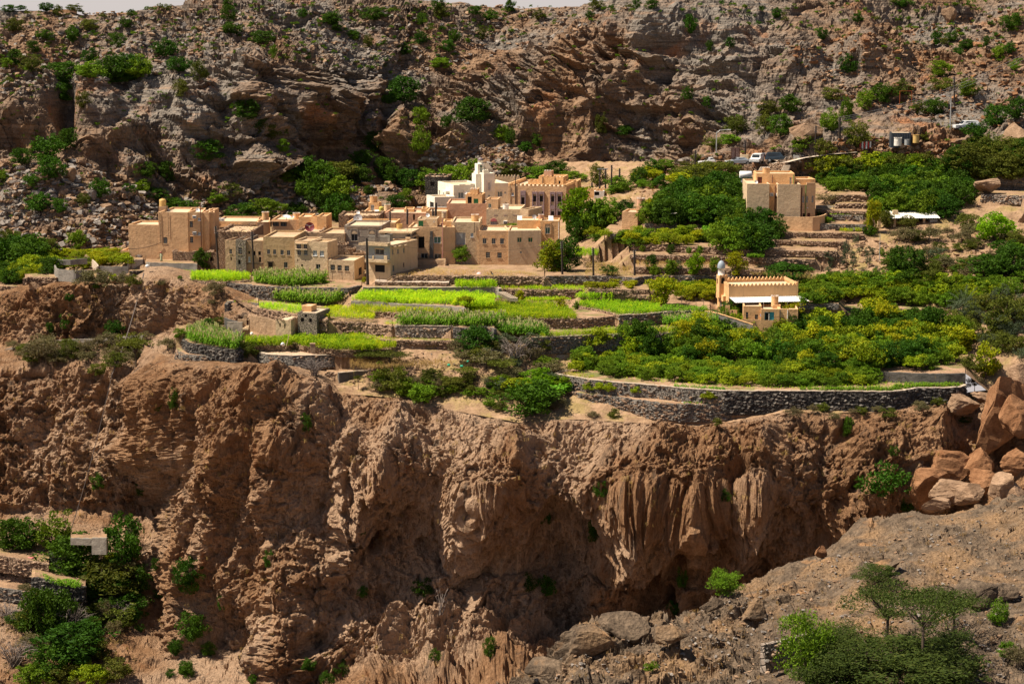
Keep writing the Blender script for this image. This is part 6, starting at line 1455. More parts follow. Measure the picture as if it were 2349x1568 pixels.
for x, y, w_, h_, k, lab in ((1200,530,260,140, 'acacia', 'flat acacia on the rise right of the orchard'),(1390,520,250,130, 'acacia', 'second flat acacia on the rise right of the orchard'),(1620,610,270,190, 'olive', 'rounded olive bush below the palm'),(2050,610,340,310, 'olive', 'big olive bush on the right slope'),(2110,700,190,150, 'grey', 'grey bush hanging on the right rock'),(2230,440,240,170, 'olive', 'olive bush at the right edge beside the orchard'),(1880,1090,260,350, 'yellow', 'feathery yellow green tree at the orchard end'),(1730,1020,200,150, 'olive', 'dark olive bush left of the feathery tree'),(1765,1220,140,170, 'dry', 'rusty topped bush under the feathery tree'),(1090,120,360,140, 'dark', 'dark wall of scrub behind the right orchard'),(1300,130,300,140, 'olive', 'olive scrub behind the right orchard'),(900,610,200,100, 'dry', 'greyish dry bush inside the orchard'),(880,540,150,120, 'olive', 'olive bush inside the orchard')):
    plant(k, E2(x, y), w_ * .2268, h_ * .2268, 'acacia_tree' if k == 'acacia' else 'slope_bush', lab, 'tree' if k == 'acacia' else 'bush', None, ('ground', 'hill', 'cliff'))
def palm(s, wpx, hpx, label):
    p = hit(*s, UP)[0]; m = p.y / FP; root = tag(empty('palm_tree', p), label, 'palm', None, 'thing'); r = np.random.default_rng(3)
    mb = MB(); mb.tube([(0,0,-.3),(0,0,.5),(.05,0,1.0)], [.28,.24,.2], 8); mb.build('trunk', L_BARK, root)
    for i in range(26):
        a = i * 2.4; el = .25 + 1.2 * (i / 26); L = hpx * m * 1.15 * r.uniform(.85,1.1); mb = MB(); d = Vector((math.cos(a), math.sin(a),0)); prev = Vector((0.05,0,1.0)); pts = [prev]
        for k in range(8):
            e = el - .12 * k * (1.1 - i / 40); prev = prev + (d * math.cos(e) + Vector((0,0, math.sin(e)))) * L / 8; pts.append(prev)
        sd = Vector((-d.y, d.x, 0))
        for k in range(1,8):
            for q in (0,.5):
                c = pts[k].lerp(pts[min(k + 1,8)], q); w_ = .42 * math.sin(math.pi * (k + .5 + q) / 9.5) + .08; f = (pts[min(k + 1,8)] - pts[k]).normalized()
                for sg in (-1,1):
                    t = c + sd * sg * w_ + f * .28 - Vector((0,0,.1)); mb.quad(c, c + f * .05, t, c - f * .02)
        mb.tube(pts, [.025] * 9,3, cap=False); mb.build('frond', L_GREY, root)
palm(E2(1650,440),75,45, 'squat date palm with stiff upright fronds at the orchard end')
plant('bare', E2(190,465),26,42, 'dead_tree', 'bare dead tree with stubby branches right of the mosque', 'tree', None, UP)
plant('bare', F4(1420,1230),40,60, 'dead_tree', 'bleached dead tree at the foot of the cliff', 'tree', None, ('cliff',))
grove([(2060,540),(2349,520),(2349,650),(2200,640),(2040,630)], 26,16, [('olive', 'olive green'),('dry', 'brownish'),('dry', 'brownish'),('mid', 'fresh green')], (22,50),(14,32), 'slope_bush', 'bush on the stony right slope', 'bush', 'bushes of the stony right slope', 30, UP)
grove([(2200,700),(2349,680),(2349,830),(2260,820),(2210,760)], 22,15, [('olive', 'olive green'),('grey', 'grey green')], (34,66),(26,48), 'slope_bush', 'bush on the right slope above the gorge', 'bush', 'bushes above the right gorge', 31,('ground', 'cliff'))
grove([(1040,800),(1250,790),(1310,850),(1290,900),(1120,900),(1060,860)], 26,14, [('dry', 'brownish'),('olive', 'olive green'),('grey', 'grey green')], (26,52),(18,38), 'brink_bush', 'bush in the middle thicket', 'bush', 'bushes of the middle thicket', 32, MID)
grove([(860,890),(1050,885),(1100,915),(960,915),(880,905)], 14,13, [('mid', 'fresh green'),('olive', 'olive green')], (22,40),(16,30), 'brink_bush', 'bush on the brink below the concrete wall', 'bush', 'bushes on the brink', 33, MID)
grove([(1330,480),(1560,420),(1640,360),(1560,380),(1330,450)], 14,16, [('olive', 'olive green'),('yellow', 'yellowish'),('mid', 'fresh green')], (24,48),(14,30), 'slope_bush', 'bush on the dry slope behind the village', 'bush', 'bushes behind the village', 34, UP)
grove([(170,1310),(310,1300),(330,1420),(200,1480),(60,1500),(40,1430),(110,1350)], 34,17, [('olive', 'olive green'),('dark', 'dark green'),('dark', 'dark green'),('dry', 'brownish')], (40,74),(30,54), 'gorge_bush', 'bush in the gorge bottom', 'bush', 'bushes of the gorge bottom', 35,('left', 'cliff'))
grove([(30,800),(240,785),(330,800),(320,835),(60,838)], 22,15, [('olive', 'olive green'),('dry', 'brownish'),('dry', 'brownish')], (30,60),(20,40), 'ledge_bush', 'bush on the ledge of the left cliff', 'bush', 'bushes on the left ledge', 36,('left',))
grove([(850,870),(1060,860),(1290,905),(1280,945),(1120,940),(1000,905),(860,898)], 34,11, [('dry', 'brownish'),('olive', 'olive green'),('mid', 'fresh green')], (20,42),(14,28), 'rim_bush', 'bush along the middle cliff rim', 'bush', 'bushes along the middle rim', 37,('ground', 'cliff'))
grove([(1330,935),(1700,950),(2100,930),(2240,900),(2240,925),(2080,960),(1700,985),(1330,970)], 24,13, [('dry', 'brownish'),('olive', 'olive green')], (16,36),(12,26), 'rim_bush', 'bush on the rocks below the orchard walls', 'bush', 'bushes below the orchard walls', 38,('cliff',))
# ------------------------------------------------------------------ crops: joined, nobody could count the stalks
def stalk_proto(seed, n, h, droop, lw, lift=.15):
    r = np.random.default_rng(seed); V, F = [], []
    def q(a, b, c, d): F.append([len(V) + i for i in range(4)]); V.extend([a, b, c, d])
    q((-.012,0,0),(.012,0,0),(.008,0, h * .9),(-.008,0, h * .9))
    for i in range(n):
        a = r.uniform(0,6.283); z = h * (lift + (.85 - lift) * i / n); L = h * r.uniform(.34,.52); d = np.array((math.cos(a), math.sin(a),0)); s = np.array((-d[1], d[0], 0)) * lw
        p0 = np.array((0,0, z)); p1 = p0 + d * L * .45 + np.array((0,0, L * .42)); p2 = p0 + d * L * (.95) + np.array((0,0, L * (.42 - droop)))
        q(p0 - s * .5, p0 + s * .5, p1 + s, p1 - s); q(p1 - s, p1 + s, p2 + s * .1, p2 - s * .1)
    return np.array(V, np.float32), np.array(F, np.int32)
MAIZE = [stalk_proto(i, 7,1.0,.45,.038) for i in range(5)]
FOD = [stalk_proto(30 + i, 6,1.0,.20,.036,.02) for i in range(5)]
HERB = [stalk_proto(60 + i, 5,1.0,.10,.12,.0) for i in range(4)]
TASSEL = [(np.array([(-.02,0,.86),(.02,0,.86),(.05,.01,1.14),(-.05,-.01,1.14),(0,-.02,.86),(0,.02,.86),(.01,.06,1.1),(-.01,-.05,1.12)], np.float32), np.array([[0,1,2,3], [4,5,6,7]], np.int32))]
TUFT = [stalk_proto(90 + i, 9,1.0,.12,.030,.0) for i in range(4)]
CROP_N = [0]
def crop_patch(cf, poly, z, h, dens, kind_, label, name='crop', key=None, thin=0.):
    s = [cf(*p) for p in poly]; w = [atZ(x, y, z) for x, y in s]; pl = [(p.x, p.y) for p in w]
    xs = [p[0] for p in pl]; ys = [p[1] for p in pl]; CROP_N[0] += 1; r = np.random.default_rng(CROP_N[0])
    n = int((max(xs) - min(xs)) * (max(ys) - min(ys)) * dens); P = np.stack([r.uniform(min(xs), max(xs), n), r.uniform(min(ys), max(ys), n)], -1)
    c = np.zeros(n, bool)
    for i in range(len(pl)):
        (x1, y1),(x2, y2) = pl[i], pl[i - 1]
        m = ((y1 > P[:, 1]) != (y2 > P[:, 1])) & (P[:, 0] < (x2 - x1) * (P[:, 1] - y1) / ((y2 - y1) if y2 != y1 else 1e-9) + x1); c ^= m
    P = P[c]; lump = fbm(np.c_[P / 2.2, P[:, 0] * 0 + CROP_N[0]], 3)
    k = lump > -.55 + thin; P, lump = P[k], lump[k]; n = len(P)
    if n < 3: return
    pos = np.c_[P, np.full(n, z - .08) + fbm(np.c_[P * .9, P[:, 0] * 0], 2) * .05]
    sc = h * r.uniform(.7,1.15, n) * (1 + .28 * lump); sl = np.stack([sc * 1.15, sc * 1.15, sc], -1); rot = r.uniform(0,6.283, n)
    pr, mat = {'maize': (MAIZE, L_MAIZE), 'fodder': (FOD, L_FOD), 'yfodder': (FOD, L_FODY), 'herb': (HERB, L_HERB), 'dry': (TUFT, L_STRAW), 'grass': (TUFT, L_FOD)}[kind_]
    V, F = batch(pr, pos, sl, rot)
    if kind_ == 'maize':
        m = r.uniform(0,1, n) < .7; V2, F2 = batch(TASSEL, pos[m], sl[m], rot[m])
        me = np_mesh(name, np.concatenate([V, V2]), np.concatenate([F, F2 + len(V)]), [mat, L_TASSEL], mi=np.r_[np.zeros(len(F)), np.ones(len(F2))])
    else: me = np_mesh(name, V, F, mat)
    return tag(link(name, me), label, {'maize': 'maize', 'herb': 'herbs', 'dry': 'dry grass', 'grass': 'grass'}.get(kind_, 'sorghum'), None, 'stuff')
def maize(cf, poly, z, h, label, d=9): crop_patch(cf, poly, z, h, d, 'maize', label, 'maize_plot')
def fodder(cf, poly, z, h, label, k='fodder', d=13, **kw): crop_patch(cf, poly, z, h, d, k, label, 'sorghum_plot', **kw)
maize(D4, [(905,150),(1200,182),(1400,196),(1700,165),(1795,130),(1500,105),(1100,105),(925,125)], -.9,1.65, 'tasselled maize plot under the mud plastered houses')
maize(D4, [(1165,348),(1500,378),(1840,400),(2000,350),(1900,325),(1500,308),(1200,308)], -2.75,1.6, 'tasselled maize plot below the dark grey retaining wall')
maize(D5, [(510,600),(1108,606),(1490,612),(1700,570),(1500,545),(600,545)], -3.5,1.5, 'tall tasselled maize along the mortared wall in the middle')
maize(D5, [(1510,645),(1700,690),(1900,705),(2050,705),(2170,722),(2040,650),(1740,600)], -4.4,1.5, 'maize plot above the dry thicket')
maize(D4, [(155,845),(400,888),(715,932),(800,870),(620,800),(430,715),(300,700),(130,745)], -6.05,1.55, 'leafy maize at the left cliff edge')
maize(E1, [(1485,585),(1750,604),(2000,612),(2100,585),(2000,550),(1600,545)], -4.2,1.35, 'maize plot left of the slanting mosque wall')
fodder(D5, [(20,328),(560,362),(1060,372),(1200,392),(1560,385),(1560,290),(1300,268),(150,250)], -1.9,1.0, 'broad bright green sorghum field in the middle')
fodder(D5, [(0,435),(600,470),(1060,455),(1210,420),(1000,415),(560,410),(0,385)], -2.65,.7, 'bright sorghum strip below the pale concrete wall', 'yfodder')
fodder(lambda x, y: (x, y), [(1057,712),(1120,727),(1185,730),(1260,731),(1324,731),(1318,715),(1290,705),(1260,697),(1150,695),(1060,698)], -2.95,.85, 'yellow green sorghum field left of the bare soil', 'yfodder', 14)
fodder(E1, [(540,375),(900,448),(1020,482),(1300,472),(1470,455),(1450,390),(1300,362),(1000,340),(700,330)], -2.7,.85, 'green sorghum field before the lone yellow tree')
fodder(E1, [(540,302),(980,302),(960,262),(700,238)], -1.9,.95, 'tousled sorghum patch above the green field')
fodder(E1, [(1450,445),(1990,440),(1950,405),(1500,385)], -2.6,.5, 'dark green low crop strip left of the mosque', 'herb', 12)
fodder(E1, [(160,728),(700,702),(1200,692),(1820,678),(1800,640),(1300,622),(900,638),(400,678),(170,690)], -4.45,.7, 'long bright green strip above the curved grey wall')
fodder(D5, [(1130,190),(1582,190),(1582,150),(1150,150)], -.85,1.1, 'thick dark green sorghum block near the stooping man')
fodder(E1, [(0,210),(650,212),(650,185),(300,180),(0,178)], -1.25,.6, 'narrow green strip on the weedy stone wall'); fodder(D5, [(1605,203),(2163,214),(2163,188),(1605,178)], -1.25,.55, 'narrow sorghum strip right of the concrete steps', 'yfodder')
fodder(D4, [(820,882),(1340,882),(1400,858),(1500,890),(1700,915),(1950,936),(2349,932),(2349,790),(1700,762),(1300,772),(1280,825),(830,830)], -5.95,1.1, 'wide bright sorghum field behind the threshing floor')
fodder(D5, [(0,862),(300,857),(500,832),(470,770),(340,690),(0,700)], -5.95,.95, 'bright yellow green sorghum above the rubble bank', 'yfodder')
fodder(D4, [(190,112),(330,122),(600,132),(880,112),(860,72),(500,50),(200,55)], -.65,1.05, 'bright green plot at the village edge left of the maize')
fodder(D4, [(985,442),(1430,512),(1500,470),(1480,415),(1100,395),(980,395)], -2.95,.6, 'low bright plot behind the stone farmhouse')
fodder(D4, [(1650,545),(2349,575),(2349,480),(1860,435),(1650,475)], -3.0,.65, 'low bright strip right of the stone farmhouse', 'yfodder')
fodder(D4, [(690,372),(960,388),(1010,360),(700,346)], -2.75,.3, 'yellowish weeds on the wall corner', 'yfodder', 16)
fodder(D5, [(200,752),(1290,756),(1290,725),(400,712),(200,730)], -5.2,.18, 'strip of short pale grass', 'yfodder', 40); fodder(D5, [(360,585),(510,585),(510,560),(400,562)], -3.5,.3, 'grass patch beside the tall maize', 'yfodder', 20); fodder(D5, [(1560,300),(1760,305),(1700,280),(1560,270)], -1.9,.3, 'short grass by the concrete steps', 'fodder', 30)
fodder(D5, [(1880,325),(2163,325),(2400,320),(2300,290),(1900,290)], -2.4,.35, 'short green strip beyond the concrete steps', 'fodder', 25)
fodder(E2, [(0,1216),(900,1223),(1200,1183),(1630,1175),(1600,1158),(1100,1150),(900,1195),(0,1195)], -8.55,.5, 'bright herbs along the rim of the massive black wall', 'herb', 16); fodder(E1, [(1600,1262),(2160,1300),(2160,1275),(1600,1240)], -8.55,.4, 'bright herbs along the rim of the curved wall', 'herb', 14)
fodder(E1, [(420,1132),(700,1178),(750,1150),(600,1110),(430,1100)], -8.55,.3, 'grass at the left end of the orchard', 'yfodder', 22); fodder(E1, [(60,1370),(300,1400),(470,1310),(640,1260),(500,1200),(200,1230)], -10.35,1.2, 'big leaved bright green clump at the cliff rim', 'herb', 7)
fodder(E1, [(1700,1440),(2100,1440),(2060,1415),(1750,1420)], -10.35,.3, 'grass on the bare ledge', 'herb', 12)
fodder(D1, [(840,1358),(1040,1362),(1030,1335),(850,1332)], 3.2,.6, 'bright clover bed under the trees before the tall house', 'herb', 16); fodder(D1, [(1910,1056),(2070,1058),(2060,1035),(1920,1030)], 6.0,.5, 'yellowish clump on the terrace right of the tall house', 'yfodder', 18); fodder(D1, [(2090,1056),(2180,1056),(2170,1030),(2095,1030)], 6.0,.6, 'second yellowish clump right of the tall house', 'yfodder', 18)
fodder(C2, [(0,1250),(280,1240),(290,1190),(0,1160)], 2.2,.8, 'bright plot right of the broad yellow green tree'); fodder(D2, [(1665,742),(2311,757),(2311,738),(1900,730),(1680,728)], 8.85,.35, 'strip of bright grass on the stone studded wall', 'fodder', 40); fodder(D1, [(315,1080),(540,1080),(540,1030),(320,1030)], 5.4,.9, 'small maize bed left of the tall house trees', 'herb', 10); fodder(D1, [(1790,862),(2100,868),(2100,850),(1790,846)], 7.95,.25, 'strip of clover right of the tall house', 'fodder', 40)
fodder(E3, [(1720,476),(1990,484),(1990,466),(1730,462)], -.55,.25, 'thin grass on the wall below the yard', 'yfodder', 30)
crop_patch(lambda x, y: (x, y), [(1330,855),(1360,800),(1600,768),(2200,790),(2210,885),(1900,893),(1680,890),(1500,876)], -8.55,.35,6, 'grass', 'grass growing between the orchard trees', 'orchard_grass', thin=.25)
crop_patch(D5, [(0,1075),(1120,1030),(1130,960),(850,900),(560,880),(0,930)], -7.6,.5,9, 'dry', 'dry golden grass on the mound above the concrete wall', 'dry_grass')
crop_patch(D5, [(500,60),(2060,62),(1900,20),(1100,0),(700,0)], .55,.4,7, 'dry', 'dry golden grass in the yard before the village', 'dry_grass', thin=.35)
crop_patch(C2, [(120,1475),(720,1475),(720,1345),(150,1330)], .9,.45,7, 'dry', 'dry golden grass under the leaning poles', 'dry_grass', thin=.2)
crop_patch(C2, [(760,1380),(1780,1385),(1780,1300),(760,1290)], 1.8,.45,6, 'dry', 'dry golden grass between the young trees', 'dry_grass', thin=.2)
crop_patch(D3, [(1000,330),(1900,390),(1850,200),(1100,180)], 1.0,.45,5, 'dry', 'dry golden grass round the wide dome shaped bush', 'dry_grass', thin=.2)
# ------------------------------------------------------------------ scrub of the open slopes
def many(name, phrase, cat, group, spots, kinds, wr, hr, keys, seed, upto=300):
    """the first UPTO as things, the rest joined as one mass"""
    r = random.Random(seed); rest = []
    for i, s in enumerate(spots):
        k, w_ = r.choice(kinds); q = r.random(); ww, hh = wr[0] + (wr[1] - wr[0]) * q, hr[0] + (hr[1] - hr[0]) * q
        hgt = 'high' if s[1] < 95 else 'middle' if s[1] < 220 else 'low'
        side = LAT[min(8, max(0, int(s[0] / 261)))]
        if i < upto: plant(k, s, ww, hh, name, f'{SIZEW[min(2, int(q * 3))]} {w_} {phrase}, {hgt} on the slope, {side}', cat, group, keys)
        else: rest.append((s, k, ww, hh))
    if rest:
        r2 = np.random.default_rng(seed); pos, sc = [], []
        for s, k, ww, hh in rest:
            p = hit(*s, keys)
            if p: m = p[0].y / FP; pos.append(p[0][:]); sc.append((ww * m, ww * m, hh * m))
        pr = []
        for i in range(3):
            me, _ = crown_mesh('tmp', 900 + i, None, 12,12,.11, 'dome', .02); V = np.empty(len(me.vertices) * 3, np.float32); me.vertices.foreach_get('co', V); pr.append((V.reshape(-1,3), np.arange(len(V) // 3).reshape(-1,4))); bpy.data.meshes.remove(me)
        V, F = batch(pr, pos, np.array(sc), r2.uniform(0,6.28, len(pos)))
        return tag(link(name.replace('bush', 'scrub'), np_mesh('scrub', V, F, L_MID)), None, None, None, 'stuff')
big = [(F1, [(105,212,105,78),(595,205,90,70),(490,275,85,80),(300,262,85,55),(225,355,75,70),(105,435,80,90),(215,480,115,95),(45,460,70,60),(795,315,75,80),(850,185,80,50),(600,420,85,85),(1115,380,130,100),(1535,140,90,90),(1525,40,50,45),(1200,480,140,85),(1340,550,90,120),(430,545,200,110),(610,520,150,100),(760,550,200,150),(860,545,200,160),(940,515,160,120),(440,670,150,130),(560,730,80,100),(1215,650,80,100),(1660,800,150,110),(1750,860,90,80),(1820,930,140,120),(1900,1020,75,75),(1390,1080,160,120),(310,1090,190,150),(440,1000,120,120),(340,1200,150,130),(140,1100,100,90),(210,1260,90,80),(0,1240,100,90),(265,1420,140,110),(400,1425,80,80),(675,1320,100,110),(560,1380,70,70),(990,1190,110,90),(1120,1210,100,110),(960,1290,110,80),(870,1310,70,70),(1065,1340,110,70),(1555,1320,95,85),(1455,1360,110,70),(1200,1415,180,75),(60,600,60,70),(1765,290,130,70),(1545,230,110,70),(1835,390,40,80),(2230,170,100,80),(2030,120,60,50),(2260,210,60,50),(2030,1210,160,140),(2160,1290,200,180),(2060,1330,150,130),(2280,1330,180,140),(2270,1480,170,160),(1780,1460,200,110),(1630,1470,160,90),(1990,1460,110,90),(2150,1390,140,120),(1930,1225,90,60),(60,80,80,40),(140,68,60,28),(315,75,85,48),(390,110,60,62),(500,75,85,40),(885,110,50,40),(1125,70,45,35)]),
    (F2, [(330,140,140,80),(40,165,80,60),(190,270,70,60),(290,320,60,75),(520,380,80,80),(650,165,60,65),(775,130,80,80),(755,70,80,70),(870,280,60,70),(825,350,75,70),(640,295,80,70),(1055,270,50,80),(1110,140,90,60),(1005,100,70,50),(1240,75,60,70),(1305,40,60,45),(1430,135,60,60),(1820,70,70,75),(2090,60,50,60),(2195,60,70,60),(1775,130,45,50),(780,460,110,60),(525,690,180,150),(600,640,100,90),(430,695,80,60),(520,560,70,50),(990,820,200,140),(1190,940,100,95),(1245,980,60,110),(640,850,100,110),(645,1030,110,150),(820,860,70,80),(1440,980,90,90),(1345,1020,70,60),(1850,900,70,120),(2010,910,90,60),(340,1010,150,110),(250,1110,130,90),(390,1170,110,100),(230,1230,140,110),(440,1230,110,100),(290,1310,60,60),(560,1260,130,110),(690,1270,150,130),(880,1240,180,120),(1000,1220,90,130),(1240,1180,150,80),(1560,1180,160,90),(1420,1200,150,80),(1660,1230,150,70),(1830,1240,100,120),(100,1220,200,130),(40,1280,120,130),(550,1360,90,80),(480,1390,120,70),(50,1470,130,130),(150,1470,110,110),(2200,1170,100,90),(2110,1240,110,100),(2270,1250,120,70)]),
    (F3, [(250,210,70,110),(795,115,55,60),(500,300,50,60),(375,320,40,60),(1085,250,60,70),(1250,460,100,110),(1300,140,60,50),(1800,280,60,80),(1895,260,70,60),(1990,310,80,60),(1850,280,40,40),(2110,290,40,60),(1930,360,60,60),(1820,480,130,90),(1830,570,130,80),(1995,600,100,110),(2190,380,70,90),(2260,340,60,70),(2290,440,60,60),(1465,640,110,110),(1350,680,90,110),(1580,600,120,80),(1145,630,120,80),(880,700,130,100),(740,730,110,90),(720,850,100,120),(820,850,140,120),(545,840,130,110),(400,930,100,60),(500,910,120,60),(1130,820,110,120),(1230,760,80,150),(1300,930,150,150),(960,960,120,100),(1090,970,120,90),(1780,720,120,100),(1680,720,70,80),(2300,750,150,130),(2160,790,120,120),(2050,900,150,120),(1735,885,80,50),(235,650,60,100),(355,670,50,60),(640,500,40,50),(2270,180,110,90),(1580,45,120,50)])]
r = random.Random(77); HW = ('village', 'cliff', 'skyline')
for cf, l in big:
    for x, y, w_, h_ in l:
        s = cf(x, y); k = r.choice(('dark', 'dark', 'olive', 'mid')) if s[1] > 130 else r.choice(('dark', 'olive', 'dark'))
        col = {'dark': 'dark green', 'olive': 'olive green', 'mid': 'fresh green'}[k]; sz = 'broad' if w_ > 120 else 'upright' if h_ > w_ * 1.15 else 'round' if w_ > 75 else 'little'
        zone = next(q for m_, q in ((30, 'on the skyline'),(75, 'just under the skyline'),(130, 'high on the mountainside'),(200, 'above the crags'),(300, 'among the crags'),(380, 'at the foot of the crags'),(450, 'on the upper scree'),(999, 'on the scree behind the village')) if s[1] < m_)
        side = LAT[min(8, max(0, int(s[0] / 261)))]
        plant(k, s, w_ * .3418 * 1.08, h_ * .3418 * 1.08, 'mountain_tree' if w_ > 95 else 'mountain_bush', f'{sz} {col} {"tree" if w_ > 95 else "bush"} {zone}, {side}', 'tree' if w_ > 95 else 'bush', 'trees and bushes of the mountainside', ('hill', 'ground'))
sp = scatter([(0,32),(560,5),(1450,15),(2349,0),(2349,160),(2100,110),(1500,35),(1250,70),(900,180),(540,130),(350,170),(0,230)], 620,7,5,1.3)
many('hillside_bush', 'tuft shaped shrub', 'bush', 'small shrubs of the upper mountainside', sp, [('shrub', 'fresh green'),('shrubd', 'dark green'),('shrubo', 'olive')], (7,15),(6,14),('hill',),6,230)
sp = scatter([(0,240),(330,170),(560,160),(900,200),(1300,100),(2000,100),(2349,170),(2349,330),(1700,380),(1300,420),(860,470),(300,580),(0,590)], 520,9,8,1.2)
many('crag_bush', 'clump in the rocks', 'bush', 'small shrubs among the crags', sp, [('shrubo', 'olive'),('shrub', 'fresh green'),('shrubo', 'olive')], (6,15),(4,11),('hill',),9,60)
# ------------------------------------------------------------------ the gorge on the left
for x, y, w_, h_, k, lab in ((60,560,230,210, 'dark', 'green tree at the left edge of the gorge garden'),(200,560,210,200, 'dark', 'second green tree of the gorge garden'),(420,560,220,230, 'mid', 'third green tree of the gorge garden'),(540,715,300,240, 'dark', 'dark tree in the middle of the gorge garden'),(920,690,260,330, 'dark', 'very dark tree wedged under the cliff'),(1000,500,100,150, 'grey', 'grey bush above the very dark tree'),(430,700,140,110, 'grey', 'pale reed clump on the gorge wall'),(760,900,350,230, 'olive', 'wide olive bush below the gorge terraces'),(1010,890,200,180, 'dark', 'dark bush at the cliff foot in the gorge'),(1020,950,160,66, 'dry', 'straw coloured bush below the dark one'),(310,1200,230,300, 'dark', 'tall green bush low in the gorge'),(430,1180,210,280, 'dark', 'tall dark bush low in the gorge'),(560,1180,190,240, 'dead', 'grey dead bush between the gorge trees'),(720,1110,170,120, 'olive', 'olive bush right of the grey dead one'),(920,1100,180,180, 'dead', 'grey dead bush at the cliff foot'),(110,1430,240,210, 'dead', 'grey dead bush at the lower left edge'),(60,1080,220,120, 'dead', 'grey dead bush left in the gorge'),(560,1410,400,270, 'dark', 'great green bush at the bottom left'),(380,1490,220,190, 'dark', 'dark bush at the bottom left'),(700,1390,180,180, 'olive', 'olive bush right of the great green one'),(700,1575,200,150, 'lime', 'bright bush at the lower edge of the picture'),(800,1130,100,170, 'dry', 'yellow dry clump in the gorge'),(860,1220,100,120, 'dry', 'second yellow dry clump in the gorge'),(260,1560,200,140, 'mid', 'green bush at the lower left corner'),(500,1570,220,130, 'olive', 'olive bush at the lower edge'),(880,1540,200,140, 'olive', 'olive bush before the cliff foot at the lower edge'),(200,890,120,70, 'dry', 'dry weeds on the gorge wall'),(740,640,140,90, 'grey', 'blue green leafy clump in the gorge'),(800,700,80,110, 'yellow', 'yellow flowering bush in the gorge')):
    plant(k, E4(x, y), w_ * .35, h_ * .35, 'dead_bush' if k == 'dead' else 'gorge_tree' if h_ > 190 else 'gorge_bush', lab, 'bush' if h_ <= 190 or k == 'dead' else 'tree', None, ('left', 'cliff'))
for pts, Y, h, mat, lab in ((((-200,600),(0,605),(200,640),(365,668)),288,2.4, M_RUBBLE, 'upper stone wall of the gorge garden'),(((235,770),(260,762),(400,800),(560,830),(640,835)),283.5,2.2, M_DARKW, 'dark curved wall under the bed of green herbs'),(((-200,840),(0,845),(228,880)),284,1.8, M_GREYW, 'lower grey wall in the gorge'),(((690,470),(800,470)),289,2.4, M_CONC, 'concrete cistern wall in the gorge'),(((530,470),(690,475)),290,1.0, M_CONC, 'thin concrete channel wall in the gorge')):
    p = [atY(*E4(x, y), Y - .004 * x)[:] for x, y in pts]; wall(p, h, mat, lab, stones=.6 if mat is not M_CONC else 0, indiv=40); field(p, 7 if mat is not M_CONC else 2, M_GULLY)
crop_patch(E4, [(245,775),(400,815),(560,845),(620,835),(600,800),(420,790),(330,750),(260,745)], atY(*E4(420,800),282).z, .6,14, 'herb', 'bed of green herbs on the dark curved gorge wall', 'herb_bed')
# ------------------------------------------------------------------ bushes clinging to the cliff
for cf, q, l in ((E4,.305, [(1410,800,180,210),(1450,1200,180,210),(1310,1330,100,120),(1400,1490,90,120),(1190,915,70,80),(1280,1505,70,70),(740,85,90,120),(1060,140,70,110),(1050,1165,60,60),(1170,700,60,90)]),(F4,.4696, [(120,215,50,105),(765,328,50,100),(45,235,40,65),(190,1105,110,165),(210,1335,110,150),(350,1205,42,95),(285,1425,65,75),(125,1405,65,65),(180,1535,65,85),(500,1560,44,44),(580,985,44,95),(1035,840,32,55),(770,1495,62,62),(940,1525,72,92),(860,1560,60,60),(1660,1425,62,100),(1340,1135,95,100),(1390,1445,62,55),(1040,1140,40,60)]),(E5,.4873, [(335,285,75,175),(95,225,52,95),(360,90,55,95),(100,555,75,95),(940,120,44,60),(740,520,40,110),(700,650,50,70),(10,540,60,90)]),(E6,.256, [(205,745,85,165),(615,935,85,105),(570,1290,340,290),(740,1430,190,320),(1250,640,110,60)])):
    for i, (x, y, w_, h_) in enumerate(l):
        s = cf(x, y); hgt = next(q_ for m_, q_ in ((960, 'near the top'),(1060, 'high'),(1170, 'above half height'),(1290, 'half way up'),(1400, 'low'),(1480, 'very low'),(9999, 'near the bottom')) if s[1] < m_)
        plant('hang' if i % 3 else 'dark', s, w_ * q, h_ * q, 'cliff_bush', f'{"large" if w_ * q > 45 else "upright" if h_ > w_ * 1.4 else "small"} dark bush clinging {hgt} on the cliff, {LAT[min(8, int(s[0] / 261))]}', 'bush', 'bushes clinging to the cliff', ('cliff', 'left'), sink=.15)
def tufts(poly, n, keys, h, seed, name='dry_grass', mat=None, lab=None, protos=None):
    r = np.random.default_rng(seed); pos, sc = [], []
    for s in scatter(poly, n, 2, seed):
        p = hit(*s, keys)
        if p:
            k = r.integers(2,7); hh = h * r.uniform(.5,1.3)
            for _ in range(k): pos.append((p[0] + Vector((r.normal(0, hh * .45), r.normal(0, hh * .45),-.06)))[:]); sc.append(hh * r.uniform(.6,1.2))
    V, F = batch(protos or TUFT, pos, np.array(sc), r.uniform(0,6.3, len(pos)))
    tag(link(name, np_mesh(name, V, F, mat or L_STRAW)), lab, 'grass' if lab else None, None, 'stuff')
tufts([(330,840),(760,900),(1110,960),(1720,985),(2280,930),(2250,1250),(1700,1200),(400,1300),(300,1560),(700,1560),(1100,1540),(1000,1400),(330,1250)], 420,('cliff',),.55,21, lab='golden grass tufts on the cliff ledges')
tufts([(0,650),(420,640),(560,720),(420,830),(300,1190),(0,1200)], 240,('left',),.55,22, lab='golden grass tufts on the left cliff'); tufts([(0,1340),(330,1340),(300,1568),(0,1568)], 260,('left',),.6,23, lab='dry grass in the gorge bottom')
tufts([(2040,540),(2349,520),(2349,700),(2200,690),(2040,640)], 260,('ground',),.5,25, lab='dry tufts on the stony right slope'); tufts([(780,820),(1310,850),(1290,940),(1060,915),(800,880)], 220,('ground', 'cliff'),.4,26, lab='dry tufts on the brink'); tufts([(1300,470),(1640,350),(1640,420),(1300,520)], 260,('ground',),.5,27, lab='dry tufts behind the village')
